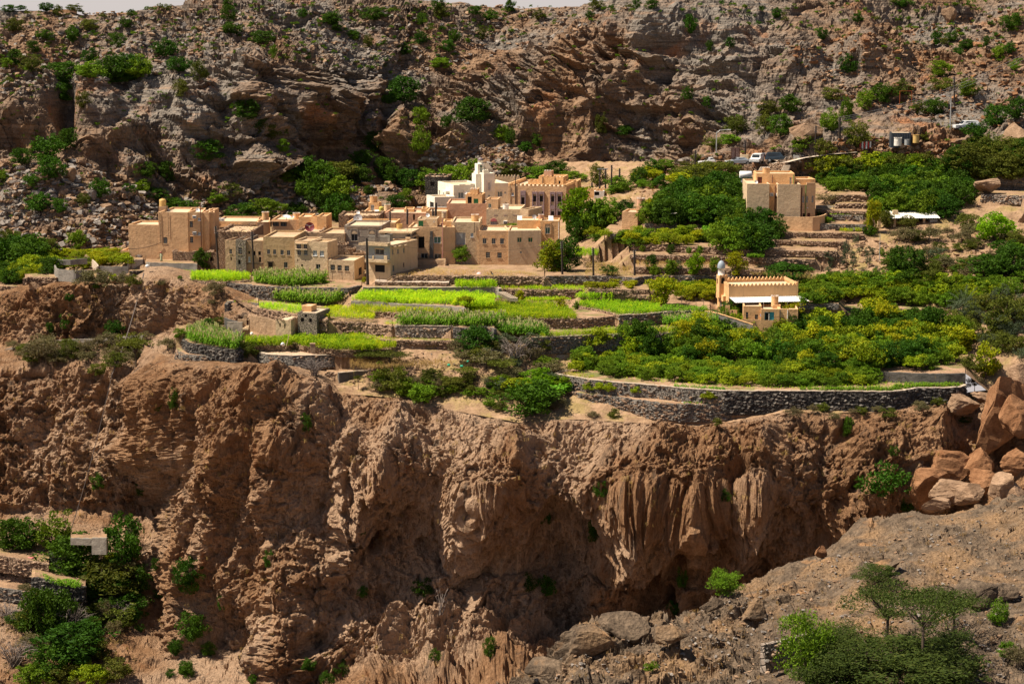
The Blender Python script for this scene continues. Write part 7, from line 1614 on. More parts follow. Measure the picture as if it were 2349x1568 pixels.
tufts([(0,330),(2349,250),(2349,420),(1700,400),(860,470),(300,590),(0,590)], 700,('hill', 'ground'),.5,24, lab='dry tufts on the lower mountainside')
pos = []; r = np.random.default_rng(8)
for p_, z in EDGES:
    q, _ = walk(p_, .35)
    for v in q:
        if r.uniform() < .30: pos.append((v[0] + r.normal(0,.1), v[1] - abs(r.normal(0,.22)) + .1, v[2] - (r.uniform(0,1.2) if r.uniform() < .35 else .02)))
for m_, h_ in ((L_STRAW, .32),(L_OLIVE, .38)):
    k = r.uniform(0,1, len(pos)) < .5; V, F = batch(TUFT, np.array(pos)[k], h_ * r.uniform(.5,1.5, k.sum()), r.uniform(0,6.3, k.sum())); tag(link('wall_weeds', np_mesh('wall_weeds', V, F, m_)), 'weeds and dry tufts growing on the terrace walls', 'weeds', None, 'stuff')
# ------------------------------------------------------------------ loose rock
def rocks(poly, n, keys, sr, seed, mats, name='scree', big_p=2.2):
    r = np.random.default_rng(seed); pos, sc = [], []
    for x, y in scatter(poly, n, 0, seed):
        p = hit(x, y, keys)
        if p: k = sr[0] + (sr[1] - sr[0]) * r.uniform() ** big_p; pos.append((p[0] + Vector((0,0, k * .12)))[:]); sc.append((k * r.uniform(.9,1.6), k, k * r.uniform(.5,.9)))
    pos, sc = np.array(pos), np.array(sc); pick = r.integers(0, len(mats), len(pos))
    for i, m in enumerate(mats):
        k = pick == i
        if k.any():
            V, F = batch(ROCKS_T, pos[k], sc[k], r.uniform(0,6.3, k.sum()), tilt=r.normal(0,.3, k.sum())); tag(link(name, np_mesh(name, V, F, m)), None, None, None, 'stuff')
def rock_mat(name, a, b):
    t = NT(name); v = t.world(); n = t.noise(v, .7,5,.65); f = t.noise(t.world((1,1,2.2)),3.5,5,.7)
    c = t.mix(t.val(n, .35,.65), a, b); c = t.mix(1.0, c, t.ramp(f, [(.28,(.6,.58,.56)),(.55,(1,1,1)),(.8,(1.2,1.18,1.15))]), 'MULTIPLY')
    return t.bsdf(c, .95, t.bump(t.math('ADD', n, f),.12),.08)
RK_TAN, RK_GREY, RK_OR = rock_mat('tan_boulder', (.21,.13,.078),(.36,.235,.15)), rock_mat('grey_boulder', (.19,.165,.145),(.32,.275,.235)), rock_mat('orange_boulder', (.17,.078,.036),(.30,.155,.078))
rocks([(0,380),(170,360),(420,460),(640,420),(860,400),(860,470),(520,540),(280,600),(0,600)], 2600,('hill', 'ground'),(.3,1.7),31, [RK_TAN, RK_GREY])
rocks([(0,40),(560,10),(1450,15),(1300,90),(900,190),(540,140),(330,180),(0,220)], 2300,('hill',),(.3,1.3),32, [RK_GREY, RK_TAN])
rocks([(1800,100),(2349,20),(2349,300),(2000,260),(1850,200)], 900,('hill',),(.3,1.4),33, [RK_TAN, RK_OR])
rocks([(1880,330),(2000,315),(2200,330),(2210,385),(2000,400),(1880,385)], 1000,('hill', 'ground'),(.3,1.3),34, [RK_OR, RK_TAN], 'orange_rubble')
rocks([(1000,330),(1180,330),(1250,430),(1000,440),(860,440)], 700,('hill',),(.3,1.6),35, [RK_TAN, RK_GREY]); rocks([(1500,380),(1700,345),(1800,390),(1650,440),(1450,450)], 350,('hill', 'ground'),(.25,.9),36, [RK_TAN, RK_OR])
rocks([(1900,555),(2060,550),(2349,540),(2349,640),(1880,640)], 800,('ground',),(.2,.8),37, [RK_TAN]); rocks([(800,810),(1320,840),(1300,940),(1050,920),(800,890)], 600,('ground', 'cliff'),(.15,.5),38, [RK_TAN])
rocks([(1300,640),(2349,480),(2349,720),(800,900),(560,660)], 900,('ground',),(.12,.35),39, [RK_TAN, RK_GREY], 'pebbles'); rocks([(0,1300),(330,1300),(280,1568),(0,1568)], 500,('left',),(.15,.6),40, [RK_TAN]); rocks([(1190,1560),(1420,1440),(1700,1370),(2100,1200),(2349,1160),(2349,1568)], 2600,('near',),(.06,.35),41, [RK_GREY, RK_TAN], 'ridge_rubble', 3)
rocks([(330,960),(2000,1010),(1900,1300),(400,1500)], 10,('cliff',),(.3,.8),42, [RK_TAN])
def boulder(cf, x, y, w_, h_, q, mat, label, keys=None, Y=None, seed=0, sub=4):
    bm = bmesh.new(); bmesh.ops.create_icosphere(bm, subdivisions=sub, radius=.5); V = np.array([v.co[:] for v in bm.verts], np.float32); F = np.array([[v.index for v in f.verts] for f in bm.faces], np.int32); bm.free()
    r = np.random.default_rng(seed + 200); V *= (1 + .22 * fbm(V * 1.6 + seed, 3))[:, None]
    for _ in range(13):
        n = r.normal(size=3); n[2] *= .6; n /= np.linalg.norm(n); d = r.uniform(.17,.34); V -= (np.clip(V @ n - d, 0, None) * .94)[:, None] * n
    V *= (1 + .08 * ridged(V * np.array((3,3,11)) + seed, 3) + .08 * fbm(V * 9 + seed, 3))[:, None]
    p = hit(*cf(x, y), keys) if Y is None else (atY(*cf(x, y), Y),)
    if p is None: return
    m = p[0].y / FP * q; o = link('boulder', np_mesh('boulder', V, F, mat)); tag(o, label, 'boulder', None, 'thing')
    ext = np.ptp(V, axis=0); c = (V.max(0) + V.min(0)) / 2
    k = (w_ * m / ext[0], w_ * m * .8 / ext[1], h_ * m * 1.12 / ext[2]); o.scale = k; o.location = p[0] + Vector((-c[0] * k[0], .2 * w_ * m, h_ * m * .5 - c[2] * k[2])); return o
boulder(D2,1890,628,330,165,.1975, RK_TAN, 'great pinkish boulder lying on the stone studded wall', UP, None, 1)
for i, (x, y, w_, h_, mt, lab, Y) in enumerate(((950,1410,330,300, RK_OR, 'split orange boulder at the front of the right heap', 256),(1130,1210,340,270, RK_OR, 'tall dark orange boulder behind the split one', 261),(1400,1150,260,230, RK_OR, 'square orange boulder in the right heap', 260),(1140,1345,380,150, RK_TAN, 'flat topped pale boulder strewn with pebbles', 252),(1690,1120,230,210, RK_OR, 'rounded orange boulder at the right edge', 258),(1460,1290,260,190, RK_OR, 'broken brown boulder at the end of the heap', 252),(1600,1000,480,650, RK_OR, 'huge orange rock face at the right edge', 266),(1760,340,170,190, RK_TAN, 'round topped rock at the right edge above the gorge', 268),(1740,760,300,300, RK_OR, 'orange rock bulging from the huge face', 262),(1430,460,200,90, RK_TAN, 'pale slab bridging the cleft', 272),(1240,560,260,150, RK_TAN, 'brown rock under the end of the black wall', 270),(1580,1330,200,200, RK_TAN, 'grey brown rock at the right edge of the heap', 248),(1280,1390,300,170, RK_TAN, 'brown rock wedged below the tall dark one', 250),(1000,1450,240,120, RK_TAN, 'small brown rock before the split boulder', 248),(1700,1420,260,200, RK_TAN, 'rough brown rock at the very right of the heap', 247))):
    boulder(E6, x, y + 20, w_ * 1.18, h_ * 1.2,.256, mt, lab, None, Y, 10 + i)
for i, (cf, q, x, y, w_, h_, mt, lab) in enumerate(((C2, K_, 1020,205,140,66, RK_TAN, 'flat pale boulder on the slope below the road'),(C2, K_, 1330,115,120,75, RK_GREY, 'grey boulder beside the poles on the slope'),(C2, K_, 1130,155,90,85, RK_TAN, 'upright boulder on the slope below the road'),(F3,.365,990,890,230,110, RK_TAN, 'long grey rock slab above the metal cabinet'),(F3,.365,2290,930,150,150, RK_TAN, 'dark brown rock bluff at the right edge'),(D1,.1975,1370,370,130,90, RK_TAN, 'whitish boulder below the parked dark car'),(D1,.1975,1520,360,90,75, RK_TAN, 'squarish boulder right of the whitish one'),(E3,.2194,355,680,160,95, RK_TAN, 'jutting boulder at the end of the left orchard wall'),(F2,.3418,1085,850,60,45, RK_TAN, 'pale block on the crag above the mosque'),(F3,.365,1880,150,100,100, RK_TAN, 'rock pinnacle high on the right slope'),(F1,.3418,470,1220,90,90, RK_TAN, 'brown boulder on the left scree'),(F1,.3418,610,1350,90,70, RK_GREY, 'grey boulder on the left scree'),(F1,.3418,340,1310,70,45, RK_GREY, 'low grey boulder on the left scree'),(D2,.1975,2080,1250,130,60, RK_TAN, 'pale boulder on the right slope'),(D2,.1975,2290,970,90,110, RK_TAN, 'brown boulder at the right edge on the wall'))):
    boulder(cf, x, y, w_, h_, q, mt, lab, None, None, 40 + i, 3)
# ------------------------------------------------------------------ plants of the near ridge
for x, y, w_, h_, k, lab in ((1330,965,200,260, 'thornm', 'upright green bush at the foot of the near ridge'),(1480,890,270,150, 'acaciaf', 'acacia under the stone wall on the near ridge'),(1700,810,320,220, 'acaciaf', 'broad acacia on the near ridge'),(1870,920,290,320, 'acaciaf', 'largest acacia of the near ridge, with dark branches'),(2020,770,250,190, 'acaciaf', 'brownish acacia right on the near ridge'),(1610,960,360,150, 'acaciaf', 'low acacia at the bottom edge'),(1800,1000,420,150, 'thorn', 'wide olive bush at the bottom edge, below the acacias'),(1990,990,250,110, 'thorn', 'round olive bush at the lower right'),(1450,1000,260,140, 'thorn', 'olive bush at the bottom edge'),(1560,900,200,120, 'thorn', 'olive bush between the ridge acacias'),(1760,900,220,120, 'thorn', 'olive bush before the largest acacia'),(1960,860,240,110, 'thorn', 'olive bush right of the largest acacia'),(1400,900,160,110, 'thorn', 'olive bush right of the upright green one'),(940,555,120,90, 'thornm', 'green bush on the brink of the near ridge'),(2270,860,60,60, 'mid', 'small green bush on the gravel at the right'),(2230,700,60,90, 'mid', 'thin green sprig on the gravel at the right'),(1650,500,140,60, 'thorn', 'thorn bush in the dark hollow'),(2320,900,90,80, 'dry', 'dry bush at the lower right edge'),(600,930,60,40, 'shrub', 'little green tuft on the dark rock')):
    plant(k, E5(x, y), w_ * .4873 * 1.3, h_ * .4873 * 1.3, 'acacia_tree' if k == 'acaciaf' else 'ridge_bush', lab, 'tree' if k == 'acaciaf' else 'bush', None, ('near',))
tufts([(1210,1550),(1400,1440),(1640,1390),(1800,1330),(1960,1260),(2100,1200),(2349,1170),(2349,1568)], 360,('near',),.3,51, lab='golden grass tufts on the near ridge')
p = [atY(*E5(x, y), Y)[:] for x, y, Y in ((1125,800,151),(1250,770,152.5),(1400,730,155))]
wall(p, 2.2, M_MORTAR, 'rough stone retaining wall on the near ridge', stones=.9, indiv=120, batter=.15)
for i, (x, y, w_, h_, mt, lab) in enumerate(((2130,610,230,100, M_NEAR, 'long grey outcrop on the near ridge'),(1960,600,150,76, M_NEAR, 'grey outcrop left of the long one on the near ridge'),(2250,590,170,66, M_NEAR, 'pale tan slab on the near ridge'),(470,790,260,130, M_NEAR, 'dark craggy block low on the near ridge'),(690,800,180,90, M_NEAR, 'flat dark block on the near ridge'),(1080,690,130,110, M_NEAR, 'cracked brown block on the near ridge'),(1395,390,60,56, RK_OR, 'small orange block on the brink of the near ridge'),(320,870,240,150, M_NEAR, 'brown crag at the left end of the near ridge'),(880,640,120,60, M_NEAR, 'brown block near the ridge brink'),(120,960,260,90, M_NEAR, 'flat brown rock at the bottom edge'),(1700,470,150,70, M_NEAR, 'grey block by the dark hollow'))):
    boulder(E5, x, y, w_, h_, .4873, mt, lab, ('near',), None, 70 + i, 3)
# ------------------------------------------------------------------ tanks, dishes and other things on the roofs
def tank(cf, x0, x1, yt, yb, Y, mat, label, cren=True, ribs=False):
    p = atY(*cf((x0 + x1) / 2, yb), Y); r = abs(atY(*cf(x1, yb), Y).x - atY(*cf(x0, yb), Y).x) / 2; h = atY(*cf(x0, yt), Y).z - p.z
    t = tag(empty('water_tank', p), label, 'water tank', 'roof tanks of the village', 'thing'); mb = MB()
    if ribs: mb.lathe([(r * .96,-.2)] + [(r * (1 if k % 2 else .95), h * .8 * k / 8) for k in range(9)] + [(r * .8, h * .9),(r * .3, h * .95),(.01, h * .96)], 18)
    else: mb.lathe([(r, -.2),(r, h * .82),(r * 1.06, h * .84),(r * 1.06, h * .9),(r * .9, h * .9),(r * .9, h * .8),(.01, h * .8)], 18)
    mb.build('tank_body', mat, t, ribs)
    mb = MB()
    if cren:
        for k in range(12):
            a = 2 * math.pi * k / 12; M = Matrix.Rotation(a, 4, 'Z'); mb.box(r * .9,-r * .13, h * .9, r * 1.06, r * .13, h * 1.0, M=M)
        tag(mb.build('rim', LIME, t), kind='stuff')
    elif ribs: mb.lathe([(r * .28, h * .95),(r * .28, h),(.01, h)], 12); mb.build('lid', mat, t)
    return t
TY = plain('yellow_plastic_tank', (.56,.36,.12),.6)
tank(A, 527,620,45,152,344.8, TY, 'large ochre plastic tank on the big tan house at the left', False, True)
for cf, x0, x1, yt, yb, Y, m, lab in ((A, 1907,2000,222,318,351, ORANGE, 'crenellated apricot tank on legs above the low long house'),(B, 310,406,236,320,352, ORANGE, 'crenellated apricot tank beside the leaning white dish'),(B, 1340,1440,2,104,371, ORANGE, 'crenellated apricot tank on top of the arrow marked tower'),(B, 1462,1532,150,226,366, plain('yellow_green_tank', (.46,.40,.08),.6), 'yellow green plastic tank right of the arrow marked tower'),(B, 1532,1618,122,206,368, TAN2, 'pale crenellated tank right of the yellow green one'),(B, 1700,1778,378,470,334, TY, 'ochre tank among the rusty bars'),(C, 758,850,730,822,342, ORANGE, 'crenellated pinkish tank above the curving house'),(C, 392,446,702,758,352, TAN2, 'small pale crenellated tank left of the plain pinkish house'),(C, 1146,1220,605,662,352, LIME, 'white crenellated tank on the house with the pink arch'),(C, 1586,1656,732,806,344, PINK, 'pinkish crenellated tank on the apricot house'),(C2,766,862,528,626,348, PINK, 'pinkish crenellated tank on the pump house tower'),(C2,568,632,198,262,397, ORANGE, 'apricot crenellated tank under the dark cliff'),(D1,1016,1100,314,386,343, ORANGE, 'apricot crenellated tank on the tall tan house'),(D3,1290,1388,606,738,303.4, ORANGE, 'tall apricot tank with pale crown on the mosque annex'),(D1,500,560,165,188, hy(D1,530,300,-.8), TY, 'ochre tank behind the roadside kiosk'),(F3,1532,1580,862,908, hy(F3,1556,908,1.2), LIME, 'whitish crenellated tank before the black container'),(F3,1650,1690,842,890, hy(F3,1670,890,1.2), TY, 'ochre tank right of the black container'),(F3,1598,1628,872,904, hy(F3,1613,904,1.2), METAL, 'grey drum before the black container')):
    tank(cf, x0, x1, yt, yb, Y, m, lab, 'crenellated' in lab or 'crown' in lab, 'plastic' in lab)
p = atY(*D1(750,430),352); t = tag(empty('steel_tank', p), 'white horizontal steel tank above the dark trees', 'water tank', None, 'thing'); mb = MB(); L = atY(*D1(890,430),352).x - p.x
mb.tube([(0,0,.4),(.06,0,.4),(L - .06,0,.4),(L, 0,.4)], [.5,.62,.62,.5], 16); mb.build('tank_body', WHITE, t, True)
for x in (.4, L - .4): mb = MB(); mb.box(x - .08,-.5,-.9, x + .08,.5,.0); mb.build('cradle', METAL, t)
def dish(cf, x, y, d, Y, mat, label, az=.3, el=.6, mast=True):
    p = atY(*cf(x, y), Y); r = d * Y / FP * (cf(1,0)[0] - cf(0,0)[0]) / 2; t = tag(empty('satellite_dish', p), label, 'satellite dish', 'satellite dishes on the roofs', 'thing')
    M = Matrix.Rotation(az, 4, 'Z') @ Matrix.Rotation(math.pi / 2 - el, 4, 'X'); mb = MB(); n0 = len(mb.v)
    mb.lathe([(r * k / 6, r * .30 * (k / 6) ** 2) for k in range(1,7)], 20); mb.v = [tuple(M @ Vector(q)) for q in mb.v]; mb.build('bowl', mat, t, True)
    mb = MB()
    for a in (.5,2.6,4.7): mb.tube([M @ Vector((r * .95 * math.cos(a), r * .95 * math.sin(a), r * .3)), M @ Vector((0,0, r * .95))], r * .03,4)
    mb.tube([M @ Vector((0,0, r * .85)), M @ Vector((0,0, r * 1.02))], r * .1,6); mb.build('feed_arm', METAL, t)
    if mast: mb = MB(); mb.tube([(0,.1,-r * 1.5),(0,.1,0)], .05,6); mb.build('mast', METAL, t)
DW, DGY = plain('white_dish', (.75,.73,.70),.5), plain('grey_dish', (.42,.40,.40),.5)
dish(B, 530,432,130,344, plain('dark_red_dish', (.16,.025,.03),.5), 'large dark red dish in the middle of the roofs', .2,.35)
dish(B, 1183,315,124,350, DGY, 'large pale grey dish on the low parapet', -.2,.3); dish(B, 1185,235,50,352, DW, 'smaller dish above the large pale grey one', -.2,.3); dish(B, 220,300,112,352, DW, 'white dish tilted flat on the roof with twin windows', .6,1.25)
for cf, x, y, d, Y, lab in ((A, 1042,200,56,344, 'white dish on the big tan house at the left'),(B, 308,292,34,351, 'tiny dish beside the crenellated apricot tank'),(B, 2116,272,56,340, 'white dish on the roof room with the green door'),(C, 1536,766,56,344, 'grey dish on the apricot house'),(C, 690,470,36,361, 'small dish on the crenellated stair room'),(D1,942,490,42,338.6, 'white dish on the edge of the tall tan house'),(C2,648,205,92,396, 'wide dish under the dark cliff'),(A, 648,195,34,345.5, 'dish behind the ochre tank')):
    dish(cf, x, y, d, Y, DGY if 'grey' in lab else DW, lab, .25,.5)
for cf, x, y, Y, lab in ((C, 1356,790,343, 'white slanted solar heater panel left on the apricot house'),(C, 1742,792,341, 'white slanted solar heater panel right on the apricot house'),(A, 1290,342,352, 'white roof box on the low long house'),(B, 1434,240,366, 'small white roof box below the arrow marked tower')):
    p = atY(*cf(x, y), Y); mb = MB(); mb.quad((-.4,-.3,-.2),(.4,-.3,-.2),(.4,.3,.55),(-.4,.3,.55)); mb.quad((-.4,.3,.5),(.4,.3,.5),(.4,-.3,-.25),(-.4,-.3,-.25)); mb.box(-.35,.2,-.4,.35,.3,.5); tag(mb.build('roof_panel', WHITE, None, False, p), lab, 'panel', None, 'thing')
mb = MB(); p = atY(*A(1355,350),353)
for k in (0,.55): mb.box(-.7 + k * 1.3,-.2,0,-.1 + k * 1.3,.2,.55)
o = thing('cooling_units', 'pair of pale cooling units on the low long house', 'cooling unit', p)
for k in (0,.7):
    mb = MB(); mb.box(-.7 + k, -.2,-.1,-.08 + k, .2,.5); u = mb.build('cooling_unit', WHITE, o); mb = MB(); mb.lathe([(.2,0),(.2,.02),(.01,.02)], 12); mb.v = [(a - .39 + k, -.205 - c, b + .2) for a, b, c in mb.v]; mb.build('fan_grille', METAL, u)
# ------------------------------------------------------------------ poles, lamps and wires
def pole(cf, x, yb, yt, Y, label, lean=0., r=.11, mat=WOODD, arm=0, ins=4, keys=None):
    if cf in (C2, D1, F3) and Y > 350: Y = min(Y, hy(cf, x, yb))
    p = atY(*cf(x, yb), Y); h = atY(*cf(x, yt), Y).z - p.z; t = tag(empty('utility_pole', p), label, 'utility pole', 'electric poles', 'thing')
    mb = MB(); mb.tube([(0,0,-.6),(lean * .5,0, h * .5),(lean, 0, h)], [r * 1.2, r, r * .8], 8); mb.build('pole', mat, t)
    mb = MB()
    for k in range(ins): z = h - .25 - .3 * k; mb.tube([(lean - .22,0, z),(lean + .22,0, z)], .035,5); mb.tube([(lean + .2,0, z),(lean + .2,0, z + .16)], .05,5)
    if arm: mb.box(lean - arm, -.06, h - .12, lean + arm, .06, h)
    if mb.v: tag(mb.build('insulators', DGY, t), kind='stuff')
    return p + Vector((lean, 0, h))
PT = {}
for key, cf, x, yb, yt, Y, lab, ln in (('a', A, 1322,970,415,332, 'leaning dark pole between the ruin and the mud plastered house', -.35),('b', A, 1797,1040,495,326.5, 'dark pole before the mud plastered house', -.2),('c', B, 1312,1175,575,319, 'thick dark pole at the corner of the balcony house', -.1),('d', C, 1885,1484,1060,321, 'dark pole at the right end of the village', -.15),('e', C2,228,1484,1145,320, 'dark pole before the bright plot', -.1),('f', C2,738,1490,1170,320, 'dark pole left of the young trees', -.1),('g', C, 316,775,590,352, 'thick pole among the roofs by the white garden wall', .1),('h', C, 283,775,660,352.5, 'shorter pole among the roofs', 0),('i', B, 1612,355,220,352, 'pole behind the reinforcing bars', 0),('j', B, 1843,345,190,354, 'thin pole on the long pinkish roof', 0),
        ('k', C2,450,470,125,394, 'tall pole with insulators under the dark cliff', 0),('l', C2,548,420,165,395, 'pole right of the tall one under the dark cliff', 0),('m', C2,306,410,170,397, 'left one of the twin poles joined by a bar', 0),('n', C2,376,410,170,397, 'right one of the twin poles joined by a bar', 0),('o', C2,1486,190,-60,384, 'dark pole below the road', 0),('p', D1,820,250,0,390, 'dark pole behind the pale car', -.2),('q', F3,1187,960,735,382, 'thick pole with a grey box right of the road', 0),('r', F3,1038,960,790,384, 'thin pole before the grey rock slab', 0),('s', F3,1912,640,480,395, 'dark pole high on the right slope', -.2),('t', C2,208,445,335,380, 'short pole on the yard wall right of the castle house', 0)):
    PT[key] = pole(cf, x, yb, yt, Y, lab, ln, .2 if 'thick' in lab else .15)
PT['u'] = pole(D2,630,1470,1090,322, 'slim grey pole in front of the shed terraces', 0,.05, METAL, 0,0)
mb = MB(); a, b_ = PT['m'], PT['n']; mb.box(a.x - .5, a.y - .1, a.z - .15, b_.x + .5, a.y + .1, a.z + .05); mb.v = [(x - a.x, y - a.y, z - a.z) for x, y, z in mb.v]; tag(mb.build('crossbar', METAL, None, False, a), 'pale bar across the twin poles', 'crossbar', None, 'thing')
def street_lamp(cf, x, yb, yt, Y, dx, label):
    Y = hy(cf, x, yb); p = atY(*cf(x, yb), Y); h = atY(*cf(x, yt), Y).z - p.z; t = tag(empty('street_lamp', p), label, 'street lamp', 'street lamps on the road', 'thing')
    mb = MB(); mb.tube([(0,0,-.4),(0,0, h * .9),(dx * .3,0, h * .98),(dx, 0, h)], [.12,.09,.08,.07], 8); mb.build('pole', METAL, t); mb = MB(); mb.box(dx, -.12, h - .05, dx + (.6 if dx > 0 else -.6),.12, h + .07); mb.build('lamp_head', WHITE, t)
street_lamp(F3,416,1010,815,388,2.0, 'curved street lamp beside the kiosk'); street_lamp(F3,1885,800,598,386,-1.2, 'street lamp on the right slope')
pole(D1,478,300,-20,390, 'thin grey mast behind the kiosk', 0,.05, METAL, 0,0)
def wire(a, b_, sag, label, r=.016, n=14, mat=None):
    a, b_ = Vector(a), Vector(b_); pts = [a.lerp(b_, k / n) - Vector((0,0, sag * 4 * (k / n) * (1 - k / n))) - a for k in range(n + 1)]
    mb = MB(); mb.tube(pts, r, 4, cap=False); tag(mb.build('power_line', mat or IRON, None, False, a), label, 'wire', 'wires', 'thing')
for a, b_, s, lab in (('a', 'b', .6, 'wire from the leaning pole to the next dark pole'),('b', 'c', .8, 'wire running to the balcony house pole'),('c', 'd', 1.6, 'wire in front of the curving house'),('d', 'e', .6, 'wire between the right village poles'),('e', 'f', .8, 'wire between the bright plot and the young trees'),('k', 'l', .3, 'wire under the dark cliff'),('l', 'o', 1.2, 'wire up to the road pole'),('o', 'p', .8, 'wire over the kiosk'),('g', 'i', .6, 'wire over the middle roofs')):
    wire(PT[a] - Vector((0,0,.3)), PT[b_] - Vector((0,0,.3)), s, lab)
for k in range(3): wire(PT['q'] - Vector((0,0,.3 * k)), atY(2400,95 + 7 * k, 372),2.0,('upper', 'middle', 'lower')[k] + ' pale power line climbing to the right edge', .03,20, METAL)
wire(atY(*E3(1505,500),328), atY(*E3(1170,1565),306),1.2, 'black hose hanging down the left cliff from the yard', .10,24, IRON); wire(atY(*E3(1170,1565),306), atY(*E4(530,420),296),1.0, 'lower run of the black hose to the gorge', .07,14, IRON)
wire(atY(*C2(860,630),346), atY(*C2(1260,715),338),.5, 'pale cable from the pump house tank', .03,12, LIME); wire(atY(*A(546,640),340.2), atY(*A(120,722),340.5),.3, 'black hose along the big tan house', .05,10, IRON)
# ------------------------------------------------------------------ the fence of thin posts along the lane
me = None
for i, (cf, x, y0, y1, Y) in enumerate([(D5, x, 130 - (i % 3) * 2,55 + (i % 4) * 8,320) for i, x in enumerate((280,320,565,690,812,930,1053,1190,1450,1645,1762,1887,2000,2125))] + [(E1, x, 160,65,319) for x in (112,232,362,488,583)] + [(D4, x, 95,20,323) for x in (1745,1850,1965,2095,2215)] + [(E1, x, 420 - (1950 - x) * .2,330 - (1950 - x) * .2,306) for x in (1690,1770,1850,1935)]):
    p = atY(*cf(x, y0), Y); h = atY(*cf(x, y1), Y).z - p.z
    if me is None: mb = MB(); mb.tube([(0,0,-.2),(.01,0,.9),(.0,0,1)], .035,5); me = mb.mesh('fence_post', IRON)
    o = link('fence_post', me); o.location = p; o.scale = (1,1, h); o.rotation_euler = (.06 * math.sin(i * 3.1),.08 * math.sin(i * 5.3),0)
    tag(o, ('thin rusty fence post along the lane below the village', 'thin rusty fence post along the lane wall right of the dry yard', 'thin rusty fence post before the low three windowed house', 'thin rusty fence post left of the mosque')[0 if cf is D5 else 2 if cf is D4 else 1 if x < 600 else 3], 'fence post', 'thin fence posts', 'thing')
# ------------------------------------------------------------------ road, sign and cars
pr = [atY(*D1(x, y), hy(D1, x, y, .2)) for x, y, Y in ((-60,420,372),(150,350,376),(340,318,379),(600,300,380),(800,285,381),(1050,280,382),(1280,262,384),(1500,205,388),(1800,165,392),(2100,140,396))]
g_ = np.array([[(p.x + o_ * .0, p.y + o_, p.z + .10 + fbm(np.array([[p.x, o_, 0.]]),2)[0] * .04) for p in pr] for o_ in (-1.6,0,2,4.5)], np.float32)
gg = np.stack([np.stack([np.interp(np.linspace(0, len(pr) - 1,80), range(len(pr)), row[:, j]) for j in range(3)], -1) for row in g_]).astype(np.float32)
tag(link('road', grid_mesh('road', gg, M_TRACK)), kind='structure')
wall([(p.x, p.y - 1.6, p.z + .15) for p in pr[1:7]], 2.6, M_RUBBLE, 'stone retaining wall holding up the parking place', stones=.9, indiv=60, batter=.12)
wall([(p.x, p.y - 1.4, p.z + .12) for p in pr[:3]], 2.2, M_RUBBLE, 'ramp wall climbing left of the kiosk', stones=.7)
wall([atY(*D1(x, y), Y)[:] for x, y, Y in ((905,160,392),(1000,130,393),(1100,95,394),(1270,150,393))], 3.5, M_RUBBLE, 'tall rough wall behind the parked cars', stones=.8, indiv=40)
t = tag(empty('road_sign', atY(*D1(700,275), hy(D1,700,275))), 'large dark brown notice board with pale lines on two posts', 'sign', None, 'thing'); s_ = 376 / FP * .1975
mb = MB(); mb.box(-50 * s_, -.05,57 * s_, 50 * s_, .05,185 * s_); brd = mb.build('board', plain('brown_board', (.085,.03,.022),.6), t)
mb = MB()
rs = random.Random(4)
for k in range(8):
    z = (172 - k * 14) * s_
    for x0, x1 in ((-42,-6),(6,42)):
        x = x0
        while x < x1 - 6:
            L = rs.uniform(4,12); mb.box(x * s_, -.06, z - .09, min(x1, x + L) * s_, -.051, z + .03); x += L + 3
tag(mb.build('lettering', plain('faded_lettering', (.34,.22,.18),.7), brd), kind='stuff')
for x in (-42,42): mb = MB(); mb.box(x * s_ - .05,-.04,-.3, x * s_ + .05,.04,57 * s_); mb.build('post', METAL, t)
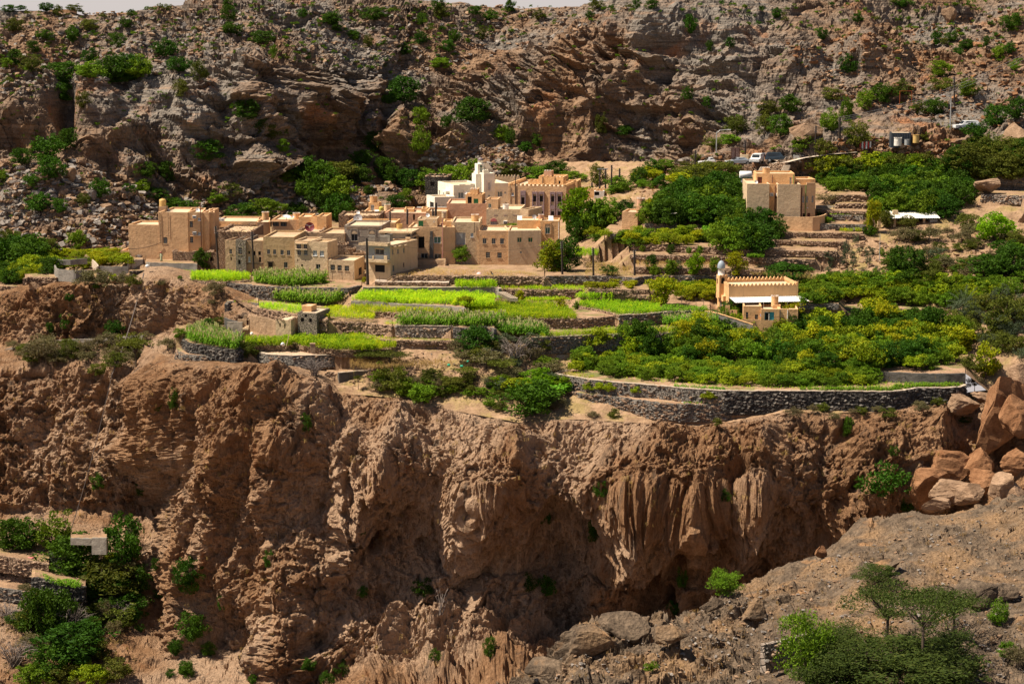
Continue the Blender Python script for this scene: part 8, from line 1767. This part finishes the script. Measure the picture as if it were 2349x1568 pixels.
def car(p, rz, paint, label, kind_='suv'):
    t = tag(empty('parked_car', p, rz), label, 'car', 'cars parked at the road end', 'thing'); W = .9
    prof = {'suv': ([(-2.3,.45),(-2.32,.95),(-1.1,1.05),(-.5,1.72),(1.9,1.76),(2.28,1.15),(2.3,.45)], (-.55,1.95)), 'sedan': ([(-2.4,.42),(-2.38,.8),(-1.2,.95),(-.35,1.42),(.9,1.45),(1.75,1.02),(2.35,.95),(2.38,.42)], (-.45,1.2)), 'pickup': ([(-2.5,.5),(-2.5,1.0),(-1.3,1.1),(-.7,1.75),(.6,1.78),(.85,1.12),(2.5,1.12),(2.5,.5)], (-.75,.75))}[kind_]
    pr_ = prof[0]; mb = MB(); n = len(pr_); zc = 1.0
    def wd(z): return W if z <= zc + .16 else W - .16
    for (a, b_),(c, d) in zip(pr_, pr_[1:]): mb.quad((a, -wd(b_), b_),(c, -wd(d), d),(c, wd(d), d),(a, wd(b_), b_))
    mb.quad(*[(a, -wd(b_), b_) for a, b_ in pr_][::-1]); mb.quad(*[(a, wd(b_), b_) for a, b_ in pr_]); mb.quad((pr_[0][0], -W, .45),(pr_[0][0], W, .45),(pr_[-1][0], W, .45),(pr_[-1][0], -W, .45)); bd = mb.build('body', paint, t)
    mb = MB(); a, b_ = prof[1]; z0, z1 = (1.14,1.62) if kind_ != 'sedan' else (1.0,1.36)
    for s in (-1,1): y = s * (W - .085); mb.quad((a - .1, y * 1.07, z0),(b_ - .05, y * 1.07, z0),(b_ - .3, y * .955, z1),(a + .3, y * .955, z1))
    mb.build('side_windows', GLASS, t)
    i = [k for k in range(n - 1) if pr_[k][1] <= 1.12 and pr_[k + 1][1] > 1.3][0]; (x0, q0),(x1, q1) = pr_[i], pr_[i + 1]
    mb = MB(); mb.quad((x0 + .06,-W + .2, q0 + .08),(x1 - .05,-W + .22, q1 - .06),(x1 - .05, W - .22, q1 - .06),(x0 + .06, W - .2, q0 + .08)); mb.v = [(x - .02, y, z + .02) for x, y, z in mb.v]; mb.build('windscreen', GLASS, t)
    for x in (-1.45,1.45):
        for s in (-1,1):
            mb = MB(); mb.tube([(x, s * .72,.36),(x, s * .93,.36)], .37,14); w_ = mb.build('wheel', plain('tyre', (.02,.02,.02),.8) if 'tyre' not in bpy.data.materials else bpy.data.materials['tyre'], t); mb = MB(); mb.tube([(x, s * .93,.36),(x, s * .945,.36)], .2,10); mb.build('rim', METAL, w_)
    for s in (-1,1):
        mb = MB(); mb.box(pr_[0][0] - .03, s * .55 - .2,.72, pr_[0][0] + .02, s * .55 + .2,.9); mb.build('headlight', WHITE, t); mb = MB(); mb.box(pr_[-1][0] - .02, s * .68 - .14,.8, pr_[-1][0] + .03, s * .68 + .14,1.0); mb.build('tail_light', ROSE, t)
    mb = MB(); mb.box(pr_[0][0] - .05,-.8,.42, pr_[0][0] + .02,.8,.6); mb.build('bumper', METAL, t)
PW, PSV, PDK = plain('white_car_paint', (.72,.72,.70),.25,0,.5,.02), plain('silver_car_paint', (.38,.42,.46),.25,.3,.5,.02), plain('dark_blue_car_paint', (.03,.045,.06),.25,.2,.5,.02)
for cf, x, y, Y, rz, pt, lab, kd in ((D1,420,316,380.5,.12, PW, 'white car half hidden by the kiosk', 'suv'),(D1,740,300,382,.2, PSV, 'silver saloon below the brown sign', 'sedan'),(D1,948,280,384,1.25, PW, 'pale car facing the viewer before the green door', 'suv'),(D1,1196,262,386,2.9, PDK, 'dark blue car seen from behind beside the rough wall', 'suv'),(F3,1985,822,383,.15, PW, 'white car far right on the slope road', 'suv')):
    p = atY(*cf(x, y), hy(cf, x, y, 1.2)); p.z += .12; car(p, rz, pt, lab, kd)
t = tag(empty('white_gate', atY(*D1(1028,282), hy(D1,1028,282))), 'white barred metal gate beside the pale car', 'gate', None, 'thing')
for k in range(7): mb = MB(); mb.box(-.75 + k * .25,-.02,0,-.71 + k * .25,.02,2.0); mb.build('bar', WHITE, t)
mb = MB(); mb.box(-.78,-.03,1.95,.82,.03,2.05); mb.build('top_rail', WHITE, t)
t = tag(empty('road_barrier', atY(*F3(1355,935), hy(F3,1355,935))), 'red and white striped barrier boards on the rubble', 'barrier', None, 'thing'); RED = plain('red_paint', (.45,.04,.03),.6)
for k in range(6): mb = MB(); mb.box(-1.1 + k * .36,-.05,0,-.84 + k * .36,.05,1.3); mb.build('board', WHITE if k % 2 else RED, t)
t = tag(empty('swing_frame', atY(*F3(1605,655), hy(F3,1605,655))), 'orange metal frame on the right slope', 'frame', None, 'thing')
for q in ((-1.2,0,0,-1.1,.1,2.6),(1.1,0,0,1.2,.1,2.6),(-1.2,0,2.5,1.2,.1,2.6)): mb = MB(); mb.box(*q); mb.build('bar', plain('orange_paint', (.42,.10,.03),.6) if 'orange_paint' not in bpy.data.materials else bpy.data.materials['orange_paint'], t)
# steps
for cf, pts, Y0, lab in ((D1, [(1000,375),(1010,355),(1020,335),(1030,315)], 362, 'stone steps climbing behind the tall tan house'),(D1, [(1270,360),(1280,340),(1290,318),(1300,295)], 366, 'stone steps below the parked dark car'),(C, [(985,175),(970,150),(955,130),(940,105)], 412, 'pale stone steps behind the minaret'),(D5, [(1650,240),(1690,262),(1730,282),(1770,300)][::-1], 309, 'concrete steps slanting down the field wall'),(D5, [(400,672),(425,650),(450,628),(470,605)], 298, 'pale concrete ramp steps beside the mortared wall')):
    t = tag(empty('stairs', atY(*cf(*pts[0]), Y0)), lab, 'steps', None, 'thing'); n = 8
    for k in range(n):
        f = k / (n - 1) * (len(pts) - 1); i = min(int(f), len(pts) - 2); q = f - i; x = pts[i][0] * (1 - q) + pts[i + 1][0] * q; y = pts[i][1] * (1 - q) + pts[i + 1][1] * q
        p = atY(*cf(x, y), Y0 + k * .32) - t.location; mb = MB(); mb.box(p.x - .6, p.y - .25, p.z - .5, p.x + .6, p.y + .4, p.z); mb.build('step', M_COPE, t)
# small things
for cf, x, y, Y, sz, mat, name, lab in ((E3,1540,440,331,.55, WHITE, 'plastic_sack', 'white plastic sack on the rubbish heap by the gate'),(D5,1390,62,321.5,.7, plain('pale_pink_sack', (.62,.42,.42),.6), 'sack_pile', 'pale pink sacks on the brown stone wall'),(D5,430,668,297,.45, ROSE, 'plastic_sack', 'red and white sack at the foot of the concrete ramp'),(D5,1068,1030,279,.3, plain('green_netting', (.02,.30,.17),.7), 'green_netting', 'turquoise netting on the end of the concrete wall'),(D5,1210,1045,279,.3, bpy.data.materials['green_netting'], 'green_netting', 'turquoise netting caught in the dry thicket'),(D5,1275,990,280,.22, bpy.data.materials['green_netting'], 'green_netting', 'torn turquoise netting higher in the dry thicket'),(D4,1270,880,289,.45, WHITE, 'white_tub', 'white tub on the edge of the threshing floor'),(D4,905,752,292,.4, LIME, 'white_sack', 'white sack on the bare plot before the farmhouse'),(E4,235,640,289,.8, ROSE, 'red_bundle', 'red bundle on the gorge garden wall'),(A, 268,838,340,.5, IRON, 'barrel', 'dark barrel at the foot of the big tan house')):
    V, F = rock_proto(abs(hash(x * 7 + y)) % 97,.8,2); p = atY(*cf(x, y), Y); o = link(name, np_mesh(name, V * sz * 1.6, F, mat, True)); o.location = p + Vector((0,0, sz * .3)); tag(o, lab, name.split('_')[-1], None, 'thing')
p = atY(*D4(1620,960),286.5); mb = MB(); mb.box(-.38,-.25,-.1,.32,.25,1.15); mb.box(-.42,-.29,1.152,.36,.29,1.24); tag(mb.build('stone_pillar', MUD, None, False, p), 'squat brown pillar on the threshing floor', 'pillar', None, 'thing')
p = atY(*D4(1300,922),288); mb = MB(); mb.tube([(0,0,0),(.5,0,1.9)], .05,6); tag(mb.build('wooden_prop', TAN2, None, False, p), 'pale stick leaning on the threshing floor', 'stick', None, 'thing')
for cf, a, b_, Y, lab in ((E2,(870,1012),(1125,1026),279, 'long white beam lying on the smooth dark wall'),(E1,(1690,1430),(1840,1445),271, 'white beam lying on the bare ledge'),(D5,(370,500),(475,528),305, 'white pipe lying on the brown plot')):
    p, q = atY(*cf(*a), Y), atY(*cf(*b_), Y); mb = MB(); mb.tube([(0,0,0), q - p], .09,6); tag(mb.build('white_beam', LIME, None, False, p), lab, 'beam', None, 'thing')
# ------------------------------------------------------------------ the two people
def person(p, rz, joints, radii, edges, cloth, label, extra):
    me = bpy.data.meshes.new('body'); me.from_pydata(joints, edges, []); me.update()
    o = bpy.data.objects.new('person', me); COL.objects.link(o); o.location = p; o.rotation_euler = (0,0, rz); me.materials.append(cloth); me.materials.append(bpy.data.materials['skin']); me.materials.append(bpy.data.materials['dark_hair'])
    sk = o.modifiers.new('skin', 'SKIN'); lay = me.skin_vertices[0] if me.skin_vertices else None
    if lay is None:
        bm = bmesh.new(); bm.from_mesh(me); bm.verts.layers.skin.verify(); bm.to_mesh(me); bm.free(); lay = me.skin_vertices[0]
    for i, r_ in enumerate(radii): lay.data[i].radius = (r_, r_ * .85)
    lay.data[0].use_root = True
    sb = o.modifiers.new('sub', 'SUBSURF'); sb.levels = sb.render_levels = 2
    dg = bpy.context.evaluated_depsgraph_get(); ev = o.evaluated_get(dg); m2 = bpy.data.meshes.new_from_object(ev); o.modifiers.clear(); o.data = m2
    sk_z, hand, feet = extra
    for f in m2.polygons:
        c = f.center; f.material_index = 1 if (sk_z(c) or any((c - Vector(h_)).length < .13 for h_ in hand) or any((c - Vector(h_)).length < .14 for h_ in feet)) else 0; f.use_smooth = True
    for q in m2.materials: pass
    return tag(o, label, 'person', None, 'thing')
plain('skin', (.17,.085,.05),.6); plain('dark_hair', (.012,.010,.009),.7)
def folk(p, rz, bend, cloth, label, robe):
    """standing joints; bend leans the trunk forward (towards -y)"""
    def B_(x, y, z):
        if z <= .95: return (x, y, z)
        c, s = math.cos(bend), math.sin(bend); dz = z - .95; return (x, y * c - dz * s, .95 + dz * c - y * s * 0)
    J = [(0,0,.95), B_(0,0,1.15), B_(0,0,1.38), B_(0,0,1.50), B_(0,-.02,1.60), B_(0,-.02,1.72), B_(-.19,0,1.40), B_(-.25,.02,1.14), B_(-.27,-.07,.90), B_(.19,0,1.40), B_(.25,.02,1.14), B_(.27,-.10,.92),(-.10,0,.88),(-.11,-.03,.50),(-.12,.03,.09),(-.12,-.14,.04),(.10,0,.88),(.12,.03,.50),(.13,.06,.09),(.13,-.10,.04)]
    E = [(0,1),(1,2),(2,3),(3,4),(4,5),(2,6),(6,7),(7,8),(2,9),(9,10),(10,11),(0,12),(12,13),(13,14),(14,15),(0,16),(16,17),(17,18),(18,19)]
    k = 1.15 if robe else 1.0; Rr = [.15 * k, .145 * k, .155,.06,.085,.07,.07,.052,.036,.07,.052,.036,.10 * k, .075 * k, .05,.035,.10 * k, .075 * k, .05,.035]
    hd = Vector(B_(0,-.02,1.66)); o = person(p, rz, J, Rr, E, cloth, label, (lambda c: (c - hd).length < .17, [J[8], J[11]], [J[15], J[19], J[14], J[18]]))
    mb = MB(); mb.lathe([(.115,-.02),(.118,.05),(.10,.10),(.05,.135),(.005,.145)], 14,(hd.x, hd.y + .012, hd.z + .01)); mb.build('hair' if not robe else 'cap', bpy.data.materials['dark_hair'] if not robe else ROSE, o, True)
    mb = MB(); mb.box(hd.x - .045, hd.y - .112, hd.z + .012, hd.x - .02, hd.y - .10, hd.z + .027); mb.box(hd.x + .02, hd.y - .112, hd.z + .012, hd.x + .045, hd.y - .10, hd.z + .027); tag(mb.build('eyes', bpy.data.materials['dark_hair'], o), kind='stuff'); mb = MB(); mb.quad((hd.x - .015, hd.y - .10, hd.z - .025),(hd.x + .015, hd.y - .10, hd.z - .025),(hd.x, hd.y - .13, hd.z - .02)); mb.quad((hd.x - .015, hd.y - .10, hd.z - .025),(hd.x, hd.y - .13, hd.z - .02),(hd.x, hd.y - .105, hd.z + .02)); mb.quad((hd.x + .015, hd.y - .10, hd.z - .025),(hd.x, hd.y - .105, hd.z + .02),(hd.x, hd.y - .13, hd.z - .02)); mb.build('nose', bpy.data.materials['skin'], o)
    for h_ in (J[8], J[11]):
        mb = MB()
        for q in range(5):
            a = (q - 2) * .021; mb.tube([(h_[0] + a, h_[1], h_[2] - .03),(h_[0] + a * 1.2, h_[1] - .012, h_[2] - (.085 if q else .055)),(h_[0] + a * 1.2, h_[1] - .035, h_[2] - (.12 if q else .075) - .008 * (2 - abs(q - 2)))], [.012,.011,.007], 5)
        mb.build('hand', bpy.data.materials['skin'], o)
    if robe:
        mb = MB(); mb.lathe([(.17,1.0),(.19,.75),(.20,.5),(.215,.27),(.20,.27)], 16,(0,.0,0)); mb.build('robe', cloth, o, True)
p = atY(*A(556,905),337.5); folk(p, -.4,.05, plain('pale_green_robe', (.34,.36,.22),.9), 'man in a pale green knee length robe standing in the yard', True)
p = atY(*D5(1553,140),320.5); p.z = max(p.z, -.6); folk(p, -1.0,.7, plain('blue_work_shirt', (.06,.15,.21),.9), 'man in a blue shirt stooping at the end of the sorghum block', False)
